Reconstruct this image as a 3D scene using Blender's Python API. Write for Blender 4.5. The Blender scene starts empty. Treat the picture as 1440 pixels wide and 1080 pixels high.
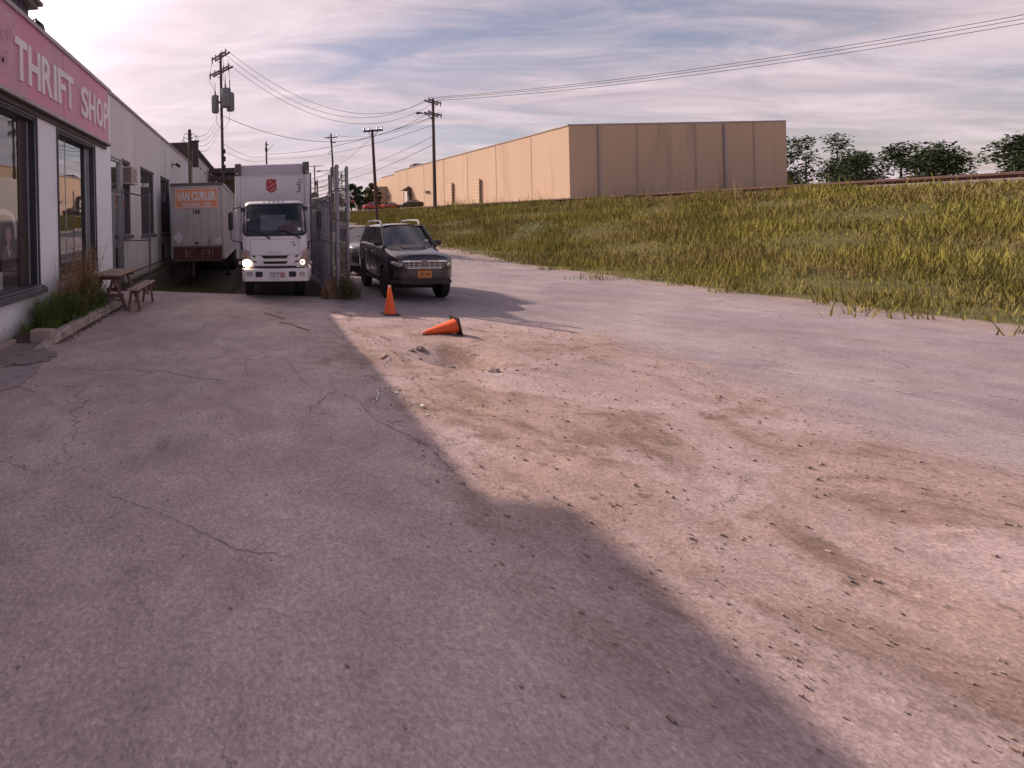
import bpy, bmesh, math, random
import numpy as np
from mathutils import Vector, Matrix, Euler

R = math.radians
SC = bpy.context.scene
COL = SC.collection
rnd = random.Random(7)

# ------------------------------------------------------------------ camera
YAW = math.atan(66/640.0)
cam_data = bpy.data.cameras.new('camera')
cam = bpy.data.objects.new('camera', cam_data)
COL.objects.link(cam)
cam.location = (0, 0, 2.0)
cam.rotation_euler = (Matrix.Rotation(YAW, 3, 'Z') @ Matrix.Rotation(R(90), 3, 'X') @ Matrix.Rotation(-R(1.2), 3, 'Z')).to_euler()
cam_data.sensor_fit = 'HORIZONTAL'
cam_data.sensor_width = 36.0
cam_data.lens = 16.0
cam_data.shift_x = (720-300)/1440.0
cam_data.shift_y = (316-540)/1440.0
cam_data.clip_start = 0.05
cam_data.clip_end = 3000
SC.camera = cam

# ------------------------------------------------------------------ sun and sky
SUN_TO = Vector((-0.97, 1.05, 1.0)).normalized()        # direction towards the sun
sun_data = bpy.data.lights.new('sun', 'SUN')
sun_data.energy = 2.0
sun_data.angle = R(0.6)
sun_data.color = (1.0, 0.80, 0.66)
sun = bpy.data.objects.new('sun', sun_data)
COL.objects.link(sun)
sun.rotation_euler = (SUN_TO).to_track_quat('Z', 'Y').to_euler()
sun.location = (-60, 70, 70)

world = bpy.data.worlds.new('World')
SC.world = world
world.use_nodes = True
def build_world():
    nt = world.node_tree
    nt.nodes.clear()
    N = nt.nodes.new; L = nt.links.new
    out = N('ShaderNodeOutputWorld'); bg = N('ShaderNodeBackground')
    sky = N('ShaderNodeTexSky'); sky.sky_type = 'NISHITA'; sky.sun_disc = False
    sky.sun_elevation = math.asin(SUN_TO.z)
    sky.sun_rotation = math.atan2(SUN_TO.x, SUN_TO.y)
    sky.air_density = 1.0; sky.dust_density = 1.6; sky.ozone_density = 1.5
    tc = N('ShaderNodeTexCoord')
    def vm(op, a=None, b=None):
        n = N('ShaderNodeVectorMath'); n.operation = op
        for k, x in enumerate((a, b)):
            if x is None: continue
            if isinstance(x, (tuple, list)): n.inputs[k].default_value = x
            else: L(x, n.inputs[k])
        return n
    def mt(op, a=None, b=None, c=None, clamp=False):
        n = N('ShaderNodeMath'); n.operation = op; n.use_clamp = clamp
        for k, x in enumerate((a, b, c)):
            if x is None: continue
            if isinstance(x, (int, float)): n.inputs[k].default_value = x
            else: L(x, n.inputs[k])
        return n.outputs[0]
    d = vm('NORMALIZE', tc.outputs['Generated']).outputs[0]
    sep = N('ShaderNodeSeparateXYZ'); L(d, sep.inputs[0])
    z = mt('MAXIMUM', sep.outputs[2], 0.0)
    inv = mt('DIVIDE', 1.0, mt('ADD', z, 0.16))
    comb = N('ShaderNodeCombineXYZ')
    L(mt('MULTIPLY', sep.outputs[0], inv), comb.inputs[0]); L(mt('MULTIPLY', sep.outputs[1], inv), comb.inputs[1])
    # streaks of thin cloud: rotated and stretched cloud-plane coordinates
    mp = N('ShaderNodeMapping'); mp.inputs['Rotation'].default_value = (0, 0, R(-24)); mp.inputs['Scale'].default_value = (0.42, 1.25, 1.0)
    mp.inputs['Location'].default_value = (SKY_OFF[0], SKY_OFF[1], 0)
    L(comb.outputs[0], mp.inputs[0])
    n1 = N('ShaderNodeTexNoise'); n1.inputs['Scale'].default_value = 0.95; n1.inputs['Detail'].default_value = 7; n1.inputs['Roughness'].default_value = 0.52; n1.inputs['Distortion'].default_value = 0.5
    L(mp.outputs[0], n1.inputs['Vector'])
    n2 = N('ShaderNodeTexNoise'); n2.inputs['Scale'].default_value = 3.6; n2.inputs['Detail'].default_value = 8; n2.inputs['Roughness'].default_value = 0.62; n2.inputs['Distortion'].default_value = 0.8
    L(mp.outputs[0], n2.inputs['Vector'])
    cl = mt('ADD', mt('MULTIPLY', n1.outputs[0], 0.72), mt('MULTIPLY', n2.outputs[0], 0.28))
    # glare of the veiled sun
    dots = vm('DOT_PRODUCT', d, tuple(SUN_TO)).outputs['Value']
    dp = mt('MAXIMUM', dots, 0.0)
    glow = mt('ADD', mt('MULTIPLY', mt('POWER', dp, 5.0), 0.20), mt('MULTIPLY', mt('POWER', dp, 36.0), 2.6))
    near = mt('POWER', dp, 2.2)
    cover = mt('ADD', cl, mt('MULTIPLY', near, 0.20))
    lowc = mt('MULTIPLY', mt('POWER', mt('SUBTRACT', 1.0, z), 8.0), 0.16)
    cover = mt('ADD', cover, lowc)
    ramp = N('ShaderNodeMapRange'); ramp.interpolation_type = 'SMOOTHSTEP'
    ramp.inputs['From Min'].default_value = 0.40; ramp.inputs['From Max'].default_value = 0.63
    L(cover, ramp.inputs[0])
    fac = mt('MULTIPLY', ramp.outputs[0], 0.93)
    # cloud brightness: texture of the cloud sheet plus the glare
    br = mt('ADD', mt('ADD', 0.145, mt('MULTIPLY', n2.outputs[0], 0.29)), glow)
    ccol = N('ShaderNodeVectorMath'); ccol.operation = 'SCALE'; ccol.inputs[0].default_value = (1.0, 0.83, 0.89)
    L(br, ccol.inputs['Scale'])
    skys = N('ShaderNodeVectorMath'); skys.operation = 'MULTIPLY'; skys.inputs[1].default_value = (SKY_K*1.30, SKY_K*1.0, SKY_K*0.95)
    L(sky.outputs[0], skys.inputs[0])
    mix = N('ShaderNodeMix'); mix.data_type = 'RGBA'
    L(fac, mix.inputs[0]); L(skys.outputs[0], mix.inputs[6]); L(ccol.outputs[0], mix.inputs[7])
    L(mix.outputs[2], bg.inputs[0]); bg.inputs[1].default_value = 1.0
    L(bg.outputs[0], out.inputs[0])
SKY_OFF = (3.1, 1.7)
SKY_K = 0.045
build_world()

SC.view_settings.view_transform = 'Standard'
SC.view_settings.look = 'None'
SC.view_settings.exposure = 1.32
SC.view_settings.gamma = 1.0
SC.view_settings.use_curve_mapping = False
SC.cycles.max_bounces = 8
SC.cycles.transparent_max_bounces = 16
SC.cycles.use_denoising = True

# ------------------------------------------------------------------ materials
MAT = {}
def material(name, col, rough=0.7, metal=0.0, var=0.12, scale=5.0, bump=0.0, bscale=60.0, coat=0.0, emit=None, estr=0.0,
             grime=0.0, dirt=None, dirt_amt=0.0, dirt_scale=1.5, stretch=(1, 1, 1), spec=0.5):
    """Base colour with soft tonal noise, optional second 'wear' colour in blotches and fine bump."""
    m = bpy.data.materials.new(name); m.use_nodes = True
    nt = m.node_tree; N = nt.nodes.new; L = nt.links.new
    p = nt.nodes['Principled BSDF']
    tc = N('ShaderNodeTexCoord'); mp = N('ShaderNodeMapping'); mp.inputs['Scale'].default_value = stretch
    L(tc.outputs['Object'], mp.inputs[0])
    n = N('ShaderNodeTexNoise'); n.inputs['Scale'].default_value = scale; n.inputs['Detail'].default_value = 6; n.inputs['Roughness'].default_value = 0.62
    L(mp.outputs[0], n.inputs['Vector'])
    mr = N('ShaderNodeMapRange'); mr.inputs['From Min'].default_value = 0.28; mr.inputs['From Max'].default_value = 0.72
    mr.inputs['To Min'].default_value = 1-var; mr.inputs['To Max'].default_value = 1+var
    L(n.outputs[0], mr.inputs[0])
    sc = N('ShaderNodeVectorMath'); sc.operation = 'SCALE'; sc.inputs[0].default_value = col[:3]; L(mr.outputs[0], sc.inputs['Scale'])
    colout = sc.outputs[0]
    if dirt is not None:
        n2 = N('ShaderNodeTexNoise'); n2.inputs['Scale'].default_value = dirt_scale; n2.inputs['Detail'].default_value = 8; n2.inputs['Roughness'].default_value = 0.7
        L(mp.outputs[0], n2.inputs['Vector'])
        r2 = N('ShaderNodeMapRange'); r2.inputs['From Min'].default_value = 0.62-dirt_amt*0.4; r2.inputs['From Max'].default_value = 0.78-dirt_amt*0.3; L(n2.outputs[0], r2.inputs[0])
        mx = N('ShaderNodeMix'); mx.data_type = 'RGBA'; L(r2.outputs[0], mx.inputs[0]); L(colout, mx.inputs[6]); mx.inputs[7].default_value = (*dirt[:3], 1)
        colout = mx.outputs[2]
    if grime:      # splashed dirt on the lowest part of a wall
        sx = N('ShaderNodeSeparateXYZ'); L(tc.outputs['Object'], sx.inputs[0])
        gn = N('ShaderNodeTexNoise'); gn.inputs['Scale'].default_value = 4.0; gn.inputs['Detail'].default_value = 8; gn.inputs['Roughness'].default_value = 0.7; L(tc.outputs['Object'], gn.inputs['Vector'])
        gh = N('ShaderNodeMath'); gh.operation = 'MULTIPLY_ADD'; L(gn.outputs[0], gh.inputs[0]); gh.inputs[1].default_value = -1.1*grime; L(sx.outputs[2], gh.inputs[2])
        gr = N('ShaderNodeMapRange'); gr.interpolation_type = 'SMOOTHSTEP'; gr.inputs[1].default_value = -0.55*grime; gr.inputs[2].default_value = 0.25*grime; gr.inputs[3].default_value = 0.75; gr.inputs[4].default_value = 0.0; L(gh.outputs[0], gr.inputs[0])
        gm = N('ShaderNodeMix'); gm.data_type = 'RGBA'; L(gr.outputs[0], gm.inputs[0]); L(colout, gm.inputs[6]); gm.inputs[7].default_value = (0.30, 0.235, 0.20, 1); colout = gm.outputs[2]
    L(colout, p.inputs['Base Color'])
    p.inputs['Roughness'].default_value = rough; p.inputs['Metallic'].default_value = metal
    p.inputs['Specular IOR Level'].default_value = spec
    p.inputs['Coat Weight'].default_value = coat; p.inputs['Coat Roughness'].default_value = 0.04
    if bump:
        nb = N('ShaderNodeTexNoise'); nb.inputs['Scale'].default_value = bscale; nb.inputs['Detail'].default_value = 5
        L(mp.outputs[0], nb.inputs['Vector'])
        b = N('ShaderNodeBump'); b.inputs['Strength'].default_value = bump; b.inputs['Distance'].default_value = 0.02
        L(nb.outputs[0], b.inputs['Height']); L(b.outputs[0], p.inputs['Normal'])
    if emit is not None:
        p.inputs['Emission Color'].default_value = (*emit[:3], 1); p.inputs['Emission Strength'].default_value = estr
    MAT[name] = m
    return m

def glass(name, tint, refl, rough=0.02, spec_tint=(1, 1, 1)):
    """Pane: part mirror, part tinted see-through, stronger mirror at grazing angles."""
    m = bpy.data.materials.new(name); m.use_nodes = True
    nt = m.node_tree; nt.nodes.clear(); N = nt.nodes.new; L = nt.links.new
    o = N('ShaderNodeOutputMaterial'); mx = N('ShaderNodeMixShader'); t = N('ShaderNodeBsdfTransparent'); g = N('ShaderNodeBsdfGlossy')
    t.inputs[0].default_value = (*tint, 1); g.inputs[0].default_value = (*spec_tint, 1); g.inputs['Roughness'].default_value = rough
    lw = N('ShaderNodeLayerWeight'); lw.inputs[0].default_value = 0.5
    mr = N('ShaderNodeMapRange'); mr.inputs['To Min'].default_value = refl*0.55; mr.inputs['To Max'].default_value = min(1, refl*1.8)
    L(lw.outputs['Fresnel'], mr.inputs[0])
    # slight waviness of the pane
    nz = N('ShaderNodeTexNoise'); nz.inputs['Scale'].default_value = 1.3
    tc = N('ShaderNodeTexCoord'); L(tc.outputs['Object'], nz.inputs['Vector'])
    b = N('ShaderNodeBump'); b.inputs['Strength'].default_value = 0.03; b.inputs['Distance'].default_value = 0.05; L(nz.outputs[0], b.inputs['Height'])
    L(b.outputs[0], g.inputs['Normal'])
    # a pane has two skins: only the outer one mirrors, the inner one lets everything through
    ge = N('ShaderNodeNewGeometry'); fr = N('ShaderNodeMath'); fr.operation = 'SUBTRACT'; fr.inputs[0].default_value = 1.0; L(ge.outputs['Backfacing'], fr.inputs[1])
    ml = N('ShaderNodeMath'); ml.operation = 'MULTIPLY'; L(mr.outputs[0], ml.inputs[0]); L(fr.outputs[0], ml.inputs[1])
    L(ml.outputs[0], mx.inputs[0]); L(t.outputs[0], mx.inputs[1]); L(g.outputs[0], mx.inputs[2]); L(mx.outputs[0], o.inputs[0])
    MAT[name] = m
    return m

white_wall = material('white_paint_wall', (0.87, 0.86, 0.90), 0.8, grime=0.5, var=0.05, scale=1.3, bump=0.25, bscale=45, dirt=(0.52, 0.46, 0.44), dirt_amt=0.12, dirt_scale=0.9, stretch=(1, 1, 0.35))
grey_wall = material('grey_paint_wall', (0.66, 0.63, 0.64), 0.85, grime=0.6, var=0.07, scale=0.9, bump=0.3, bscale=30, dirt=(0.30, 0.27, 0.26), dirt_amt=0.10, dirt_scale=0.8, stretch=(1, 1, 0.22))
block_wall = material('white_block_wall', (0.62, 0.60, 0.60), 0.85, var=0.07, scale=1.2, bump=0.3, bscale=20, dirt=(0.4, 0.33, 0.3), dirt_amt=0.1)
coping_mat = material('coping_metal', (0.34, 0.30, 0.30), 0.6, 0.3, var=0.1)
sign_pink = material('faded_red_sign', (0.68, 0.25, 0.36), 0.45, var=0.12, scale=0.8, dirt=(0.52, 0.29, 0.37), dirt_amt=0.40, dirt_scale=0.7, stretch=(1, 1, 0.4))
sign_pale = material('sign_letter', (0.82, 0.74, 0.76), 0.5, var=0.06, scale=3)
sign_emblem = material('emblem_pink', (0.60, 0.34, 0.42), 0.5, var=0.05)
sign_trim = material('sign_trim', (0.42, 0.36, 0.37), 0.5, 0.2, var=0.1, dirt=(0.16, 0.13, 0.12), dirt_amt=0.15)
soffit_mat = material('soffit_brown', (0.10, 0.075, 0.075), 0.7, var=0.15)
frame_dark = material('frame_dark_blue', (0.045, 0.045, 0.062), 0.45, var=0.15, dirt=(0.12, 0.11, 0.12), dirt_amt=0.1)
frame_brown = material('frame_brown', (0.060, 0.040, 0.042), 0.45, var=0.15)
frame_alu = material('frame_aluminium', (0.38, 0.40, 0.43), 0.4, 0.6, var=0.1)
sill_grey = material('sill_grey', (0.10, 0.10, 0.12), 0.6, var=0.15, bump=0.2, dirt=(0.25, 0.22, 0.21), dirt_amt=0.2)
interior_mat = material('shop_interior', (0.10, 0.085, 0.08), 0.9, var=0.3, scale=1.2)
shop_glass = glass('shop_glass', (0.90, 0.90, 0.92), 0.36)
shop_glass_bright = glass('shop_glass_bright', (0.85, 0.85, 0.88), 0.58)
side_glass = glass('side_window_glass', (0.35, 0.35, 0.37), 0.55)
black_mat = material('black_paint', (0.012, 0.012, 0.013), 0.5, var=0.1)
black_plastic = material('black_plastic', (0.014, 0.013, 0.015), 0.42, var=0.1)
rubber = material('rubber', (0.014, 0.013, 0.013), 0.8, var=0.2, bump=0.2)
steel = material('galvanised_steel', (0.27, 0.26, 0.30), 0.5, 0.65, var=0.18, scale=10, dirt=(0.22, 0.17, 0.14), dirt_amt=0.12)
steel_dark = material('weathered_steel', (0.18, 0.16, 0.18), 0.6, 0.4, var=0.2, dirt=(0.12, 0.06, 0.04), dirt_amt=0.2, dirt_scale=4)
chrome = material('chrome', (0.62, 0.60, 0.62), 0.14, 1.0, var=0.04)
wood_old = material('weathered_wood', (0.36, 0.25, 0.21), 0.85, var=0.3, scale=9, bump=0.5, bscale=30, stretch=(7, 0.6, 7), dirt=(0.10, 0.065, 0.05), dirt_amt=0.2, dirt_scale=3)
wood_dark = material('stained_wood_leg', (0.17, 0.095, 0.085), 0.85, var=0.3, scale=9, bump=0.4, bscale=30)
pole_wood = material('pole_wood', (0.085, 0.062, 0.055), 0.9, var=0.3, scale=4, bump=0.4, bscale=30, stretch=(3, 3, 0.25))
pole_sunlit = material('pole_wood_sunlit', (0.22, 0.16, 0.125), 0.9, var=0.25, scale=4, bump=0.4, bscale=30, stretch=(3, 3, 0.25))  # paler copy of the pole wood, sunlight put into the colour
xfmr_grey = material('transformer_grey', (0.20, 0.20, 0.21), 0.5, 0.2, var=0.1)
porcelain = material('porcelain_brown', (0.06, 0.035, 0.03), 0.25, var=0.1)
wire_mat = material('wire', (0.03, 0.028, 0.03), 0.6)
concrete = material('kerb_concrete', (0.42, 0.34, 0.31), 0.9, var=0.2, scale=7, bump=0.6, bscale=35, dirt=(0.14, 0.105, 0.085), dirt_amt=0.25, dirt_scale=3)
concrete_pale = material('block_concrete', (0.40, 0.31, 0.27), 0.9, var=0.15, scale=9, bump=0.5, bscale=50)
dock_concrete = material('dock_concrete', (0.11, 0.08, 0.07), 0.95, var=0.3, scale=3, bump=0.5, bscale=20, dirt=(0.04, 0.03, 0.025), dirt_amt=0.3)
orange_cone = material('cone_orange', (0.80, 0.115, 0.02), 0.5, var=0.10, scale=6, dirt=(0.42, 0.12, 0.06), dirt_amt=0.15, dirt_scale=9)
cone_pale = material('cone_tip', (0.72, 0.36, 0.27), 0.5)
white_paint = material('truck_white', (0.74, 0.70, 0.72), 0.35, var=0.03, scale=2, coat=0.4, dirt=(0.36, 0.31, 0.28), dirt_amt=0.04, dirt_scale=1.5)
box_white = material('truck_box_white', (0.70, 0.66, 0.68), 0.5, var=0.04, scale=1.5, dirt=(0.36, 0.31, 0.29), dirt_amt=0.10, dirt_scale=1.2)
box_side = material('truck_box_side', (0.60, 0.55, 0.54), 0.55, var=0.06)
nose_grey = material('truck_nose_grey', (0.46, 0.42, 0.45), 0.5, var=0.05)
cap_dark = material('corner_casting', (0.10, 0.085, 0.095), 0.5, var=0.15)
under_mat = material('chassis_black', (0.010, 0.008, 0.009), 0.8)
trailer_grey = material('trailer_aluminium', (0.47, 0.435, 0.455), 0.55, 0.15, var=0.10, scale=2, dirt=(0.35, 0.30, 0.30), dirt_amt=0.25, dirt_scale=1.6, stretch=(1, 1, 0.3))
rust_mat = material('rusty_steel', (0.115, 0.042, 0.036), 0.9, var=0.4, scale=5, bump=0.5, dirt=(0.27, 0.17, 0.145), dirt_amt=0.16, dirt_scale=5)
rust_dark = material('rust_streaked_side', (0.16, 0.12, 0.115), 0.85, var=0.3, scale=4)
orange_sign = material('orange_sign', (0.72, 0.27, 0.13), 0.5, var=0.10, scale=3, dirt=(0.62, 0.33, 0.22), dirt_amt=0.2)
sign_white = material('sign_white', (0.68, 0.63, 0.66), 0.5, var=0.06)
paper = material('paper_white', (0.66, 0.63, 0.63), 0.6, var=0.03)
ink = material('ink_dark', (0.022, 0.018, 0.022), 0.6)
ink_grey = material('ink_grey', (0.19, 0.17, 0.175), 0.6)
logo_red = material('logo_red', (0.38, 0.020, 0.028), 0.45, var=0.05)
logo_pink = material('logo_letters', (0.62, 0.36, 0.37), 0.5)
lamp_glass = material('headlamp_lens', (0.46, 0.42, 0.42), 0.12, 0.35, var=0.15, scale=18)
lamp_lit = material('headlamp_lit', (0.9, 0.8, 0.6), 0.2, emit=(1.0, 0.66, 0.32), estr=9.0)
lamp_core = material('headlamp_core', (1, 0.95, 0.85), 0.2, emit=(1.0, 0.86, 0.62), estr=26.0)
lamp_weak = material('headlamp_weak', (0.9, 0.8, 0.75), 0.2, emit=(1.0, 0.74, 0.55), estr=0.7)
amber = material('amber_lens', (0.44, 0.27, 0.23), 0.2, var=0.15)
cab_glass = glass('cab_glass', (0.55, 0.53, 0.63), 0.10)
car_glass = glass('car_glass', (0.25, 0.25, 0.28), 0.26)
cab_inner = material('cab_interior', (0.035, 0.032, 0.038), 0.8, var=0.2)
suv_paint = material('suv_dark_paint', (0.020, 0.014, 0.022), 0.25, 0.3, var=0.05, coat=1.0)
silver_paint = material('silver_green_paint', (0.21, 0.23, 0.225), 0.3, 0.5, var=0.05, coat=0.8)
red_paint = material('red_car_paint', (0.36, 0.012, 0.016), 0.3, 0.1, coat=0.8)
black_paint = material('black_car_paint', (0.014, 0.010, 0.014), 0.45, 0.0, coat=0.3)
van_white = material('white_car_paint', (0.60, 0.56, 0.54), 0.35, coat=0.6)
silver_trim = material('silver_trim', (0.46, 0.44, 0.46), 0.3, 0.7, var=0.04)
plate_orange = material('plate_orange', (0.62, 0.24, 0.035), 0.5, var=0.05)
ac_beige = material('ac_beige', (0.52, 0.43, 0.41), 0.6, var=0.06)
ac_dark = material('ac_grille', (0.085, 0.072, 0.068), 0.6)
tan_wall = material('tan_wall', (0.50, 0.36, 0.25), 0.85, var=0.05, scale=0.25, bump=0.2, bscale=3, dirt=(0.36, 0.26, 0.18), dirt_amt=0.25, dirt_scale=0.5, stretch=(1, 1, 0.08))
tan_dark = material('tan_wall_dark', (0.36, 0.27, 0.20), 0.85, var=0.08, scale=0.4)
brown_siding = material('brown_siding', (0.085, 0.048, 0.040), 0.8, var=0.2)
dark_trim = material('dark_cornice', (0.075, 0.055, 0.058), 0.7, var=0.2)
skin_mat = material('skin', (0.42, 0.23, 0.17), 0.55)
red_cloth = material('red_shirt', (0.30, 0.030, 0.045), 0.85, var=0.15)
dark_cloth = material('dark_trousers', (0.03, 0.03, 0.045), 0.9)
hair_mat = material('dark_hair', (0.02, 0.012, 0.010), 0.7)
jean_print = material('poster_jeans', (0.06, 0.055, 0.085), 0.7, var=0.2)
stripe_print = material('poster_stripes', (0.20, 0.155, 0.18), 0.7, var=0.5, scale=20, stretch=(0.2, 0.2, 3))
skin_print = material('poster_skin', (0.55, 0.32, 0.27), 0.6, var=0.08)
poster_back = material('poster_board', (0.055, 0.04, 0.042), 0.6, var=0.2, scale=2)
poster_pale = material('poster_pale', (0.80, 0.72, 0.70), 0.6)
twig_mat = material('dry_twig', (0.42, 0.32, 0.24), 0.85, var=0.2)
litter_mat = material('litter_white', (0.7, 0.66, 0.64), 0.6)
rail_rust = material('rail_rust', (0.10, 0.045, 0.035), 0.8, var=0.2)
stone_mat = material('rubble', (0.30, 0.23, 0.20), 0.95, var=0.3, scale=8, bump=0.5)
leaf_dark = material('leaf_dark', (0.030, 0.046, 0.018), 0.7, var=0.45, scale=0.9, spec=0.2)
leaf_warm = material('leaf_olive', (0.085, 0.080, 0.022), 0.7, var=0.4, scale=0.9, spec=0.2)
grass_green = material('blade_green', (0.125, 0.18, 0.040), 0.6, var=0.45, scale=5, spec=0.3)
grass_dry = material('blade_dry', (0.36, 0.225, 0.12), 0.8, var=0.4, scale=6, spec=0.2)
grass_olive = material('bank_grass', (0.215, 0.19, 0.042), 0.8, var=0.5, scale=0.5, spec=0.2, dirt=(0.23, 0.165, 0.075), dirt_amt=0.35, dirt_scale=0.22)
weed_mat = material('weed_brown_green', (0.13, 0.115, 0.05), 0.8, var=0.4, scale=6, spec=0.2)

# ------------------------------------------------------------------ mesh helpers
class MB:
    def __init__(s): s.v = []; s.f = []
    def add(s, vs, fs):
        o = len(s.v); s.v.extend([tuple(p) for p in vs]); s.f.extend([tuple(i+o for i in q) for q in fs]); return s
    def box(s, x0, x1, y0, y1, z0, z1):
        vs = [(x, y, z) for x in (x0, x1) for y in (y0, y1) for z in (z0, z1)]
        return s.add(vs, [(0, 1, 3, 2), (4, 6, 7, 5), (0, 4, 5, 1), (2, 3, 7, 6), (0, 2, 6, 4), (1, 5, 7, 3)])
    def obox(s, c, size, rot=None):
        hx, hy, hz = (q/2 for q in size); c = Vector(c); rot = rot or Matrix.Identity(3)
        vs = [c + rot @ Vector((x, y, z)) for x in (-hx, hx) for y in (-hy, hy) for z in (-hz, hz)]
        return s.add(vs, [(0, 1, 3, 2), (4, 6, 7, 5), (0, 4, 5, 1), (2, 3, 7, 6), (0, 2, 6, 4), (1, 5, 7, 3)])
    def beam(s, a, b, w, h, up=(0, 0, 1)):
        a = Vector(a); b = Vector(b); d = (b-a); l = d.length; d.normalize()
        side = d.cross(Vector(up))
        if side.length < 1e-5: side = d.cross(Vector((1, 0, 0)))
        side.normalize(); u2 = side.cross(d)
        m = Matrix((side, d, u2)).transposed()
        return s.obox((a+b)/2, (w, l, h), m)
    def tube(s, pts, r, n=8, caps=True):
        pts = [Vector(p) for p in pts]; rs = r if isinstance(r, (list, tuple)) else [r]*len(pts)
        rings = []; prev = None
        for i, p in enumerate(pts):
            t = (pts[min(i+1, len(pts)-1)]-pts[max(i-1, 0)]).normalized()
            if prev is None:
                ref = Vector((0, 0, 1)) if abs(t.z) < 0.9 else Vector((1, 0, 0))
                a = t.cross(ref).normalized()
            else:
                a = (prev - t*prev.dot(t)).normalized()
            prev = a; b = t.cross(a)
            rings.append([p + (a*math.cos(2*math.pi*k/n)+b*math.sin(2*math.pi*k/n))*rs[i] for k in range(n)])
        vs = [q for ring in rings for q in ring]; fs = []
        for i in range(len(pts)-1):
            for k in range(n):
                fs.append((i*n+k, i*n+(k+1) % n, (i+1)*n+(k+1) % n, (i+1)*n+k))
        if caps:
            fs.append(tuple(reversed(range(n)))); fs.append(tuple((len(pts)-1)*n+k for k in range(n)))
        return s.add(vs, fs)
    def cyl(s, a, b, r0, r1=None, n=16): return s.tube([a, b], [r0, r0 if r1 is None else r1], n)
    def lathe(s, prof, c=(0, 0, 0), n=20, axis='Z', capped=True):
        c = Vector(c); vs = []; fs = []
        for (r, h) in prof:
            for k in range(n):
                a = 2*math.pi*k/n
                if axis == 'Z': q = Vector((r*math.cos(a), r*math.sin(a), h))
                elif axis == 'X': q = Vector((h, r*math.cos(a), r*math.sin(a)))
                else: q = Vector((r*math.cos(a), h, r*math.sin(a)))
                vs.append(c+q)
        for i in range(len(prof)-1):
            for k in range(n): fs.append((i*n+k, i*n+(k+1) % n, (i+1)*n+(k+1) % n, (i+1)*n+k))
        if capped:
            fs.append(tuple(reversed(range(n)))); fs.append(tuple((len(prof)-1)*n+k for k in range(n)))
        return s.add(vs, fs)
    def prism(s, pts, vec):
        """closed polygon (3D points) swept along vec"""
        n = len(pts); vec = Vector(vec); a = [Vector(p) for p in pts]; b = [p+vec for p in a]
        fs = [tuple(range(n)), tuple(reversed(range(n, 2*n)))] + [(k, n+k, n+(k+1) % n, (k+1) % n) for k in range(n)]
        return s.add(a+b, fs)
    def grid(s, rows, close=False):
        nu = len(rows[0]); vs = [p for r in rows for p in r]; fs = []
        for j in range(len(rows)-1):
            for i in range(nu if close else nu-1):
                i2 = (i+1) % nu
                fs.append((j*nu+i, j*nu+i2, (j+1)*nu+i2, (j+1)*nu+i))
        return s.add(vs, fs)

def worldloc(o):
    l = Vector((0, 0, 0))
    while o is not None: l = l + Vector(o.location); o = o.parent
    return l

def tag(o, label=None, cat=None, group=None, kind=None):
    if label: o['label'] = label
    if cat: o['category'] = cat
    if group: o['group'] = group
    if kind: o['kind'] = kind
    return o

def build(mb, name, mat, parent=None, at=None, smooth=False, bevel=0.0, seg=1, fix=True, angle=40):
    """Link the collected faces as ONE object. Coordinates in mb are world coordinates."""
    me = bpy.data.meshes.new(name)
    org = Vector(at) if at is not None else (worldloc(parent) if parent else Vector((0, 0, 0)))
    me.from_pydata([tuple(Vector(p)-org) for p in mb.v], [], mb.f)
    if bevel or fix:
        bm = bmesh.new(); bm.from_mesh(me)
        if bevel: bmesh.ops.remove_doubles(bm, verts=bm.verts, dist=1e-5)
        bmesh.ops.recalc_face_normals(bm, faces=bm.faces)
        if bevel:
            es = [e for e in bm.edges if len(e.link_faces) == 2 and e.calc_face_angle(0) > R(30)]
            bmesh.ops.bevel(bm, geom=es, offset=bevel, segments=seg, affect='EDGES', profile=0.5, clamp_overlap=True)
        bm.to_mesh(me); bm.free()
    me.materials.append(mat)
    if smooth or (bevel and seg > 1):
        me.polygons.foreach_set('use_smooth', [True]*len(me.polygons))
        me.set_sharp_from_angle(angle=R(angle))
    o = bpy.data.objects.new(name, me); COL.objects.link(o)
    if parent is not None: o.parent = parent
    elif at is not None: o.location = at
    return o

def thing(name, loc, label, cat, group=None):
    o = bpy.data.objects.new(name, None); COL.objects.link(o); o.location = loc; o.empty_display_size = 0.3
    return tag(o, label, cat, group)

def copy_tree(o, parent=None):
    c = o.copy(); COL.objects.link(c); c.parent = parent
    for ch in list(o.children): copy_tree(ch, c)
    return c

def text_shape(s, bold=0.0):
    """2D outline mesh of a text: vertices, faces normalised to a unit box 0..1 x 0..1"""
    cu = bpy.data.curves.new('lettering', 'FONT'); cu.body = s; cu.offset = bold; cu.resolution_u = 3; cu.fill_mode = 'FRONT'
    ob = bpy.data.objects.new('lettering', cu); COL.objects.link(ob)
    dg = bpy.context.evaluated_depsgraph_get(); dg.update()
    me = bpy.data.meshes.new_from_object(ob.evaluated_get(dg))
    vs = [(v.co.x, v.co.y) for v in me.vertices]; fs = [tuple(p.vertices) for p in me.polygons]
    bpy.data.objects.remove(ob); bpy.data.curves.remove(cu); bpy.data.meshes.remove(me)
    xs = [p[0] for p in vs]; ys = [p[1] for p in vs]
    x0, x1, y0, y1 = min(xs), max(xs), min(ys), max(ys)
    return [((x-x0)/(x1-x0), (y-y0)/max(1e-6, (y1-y0))) for x, y in vs], fs, (x1-x0)/(y1-y0)

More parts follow.
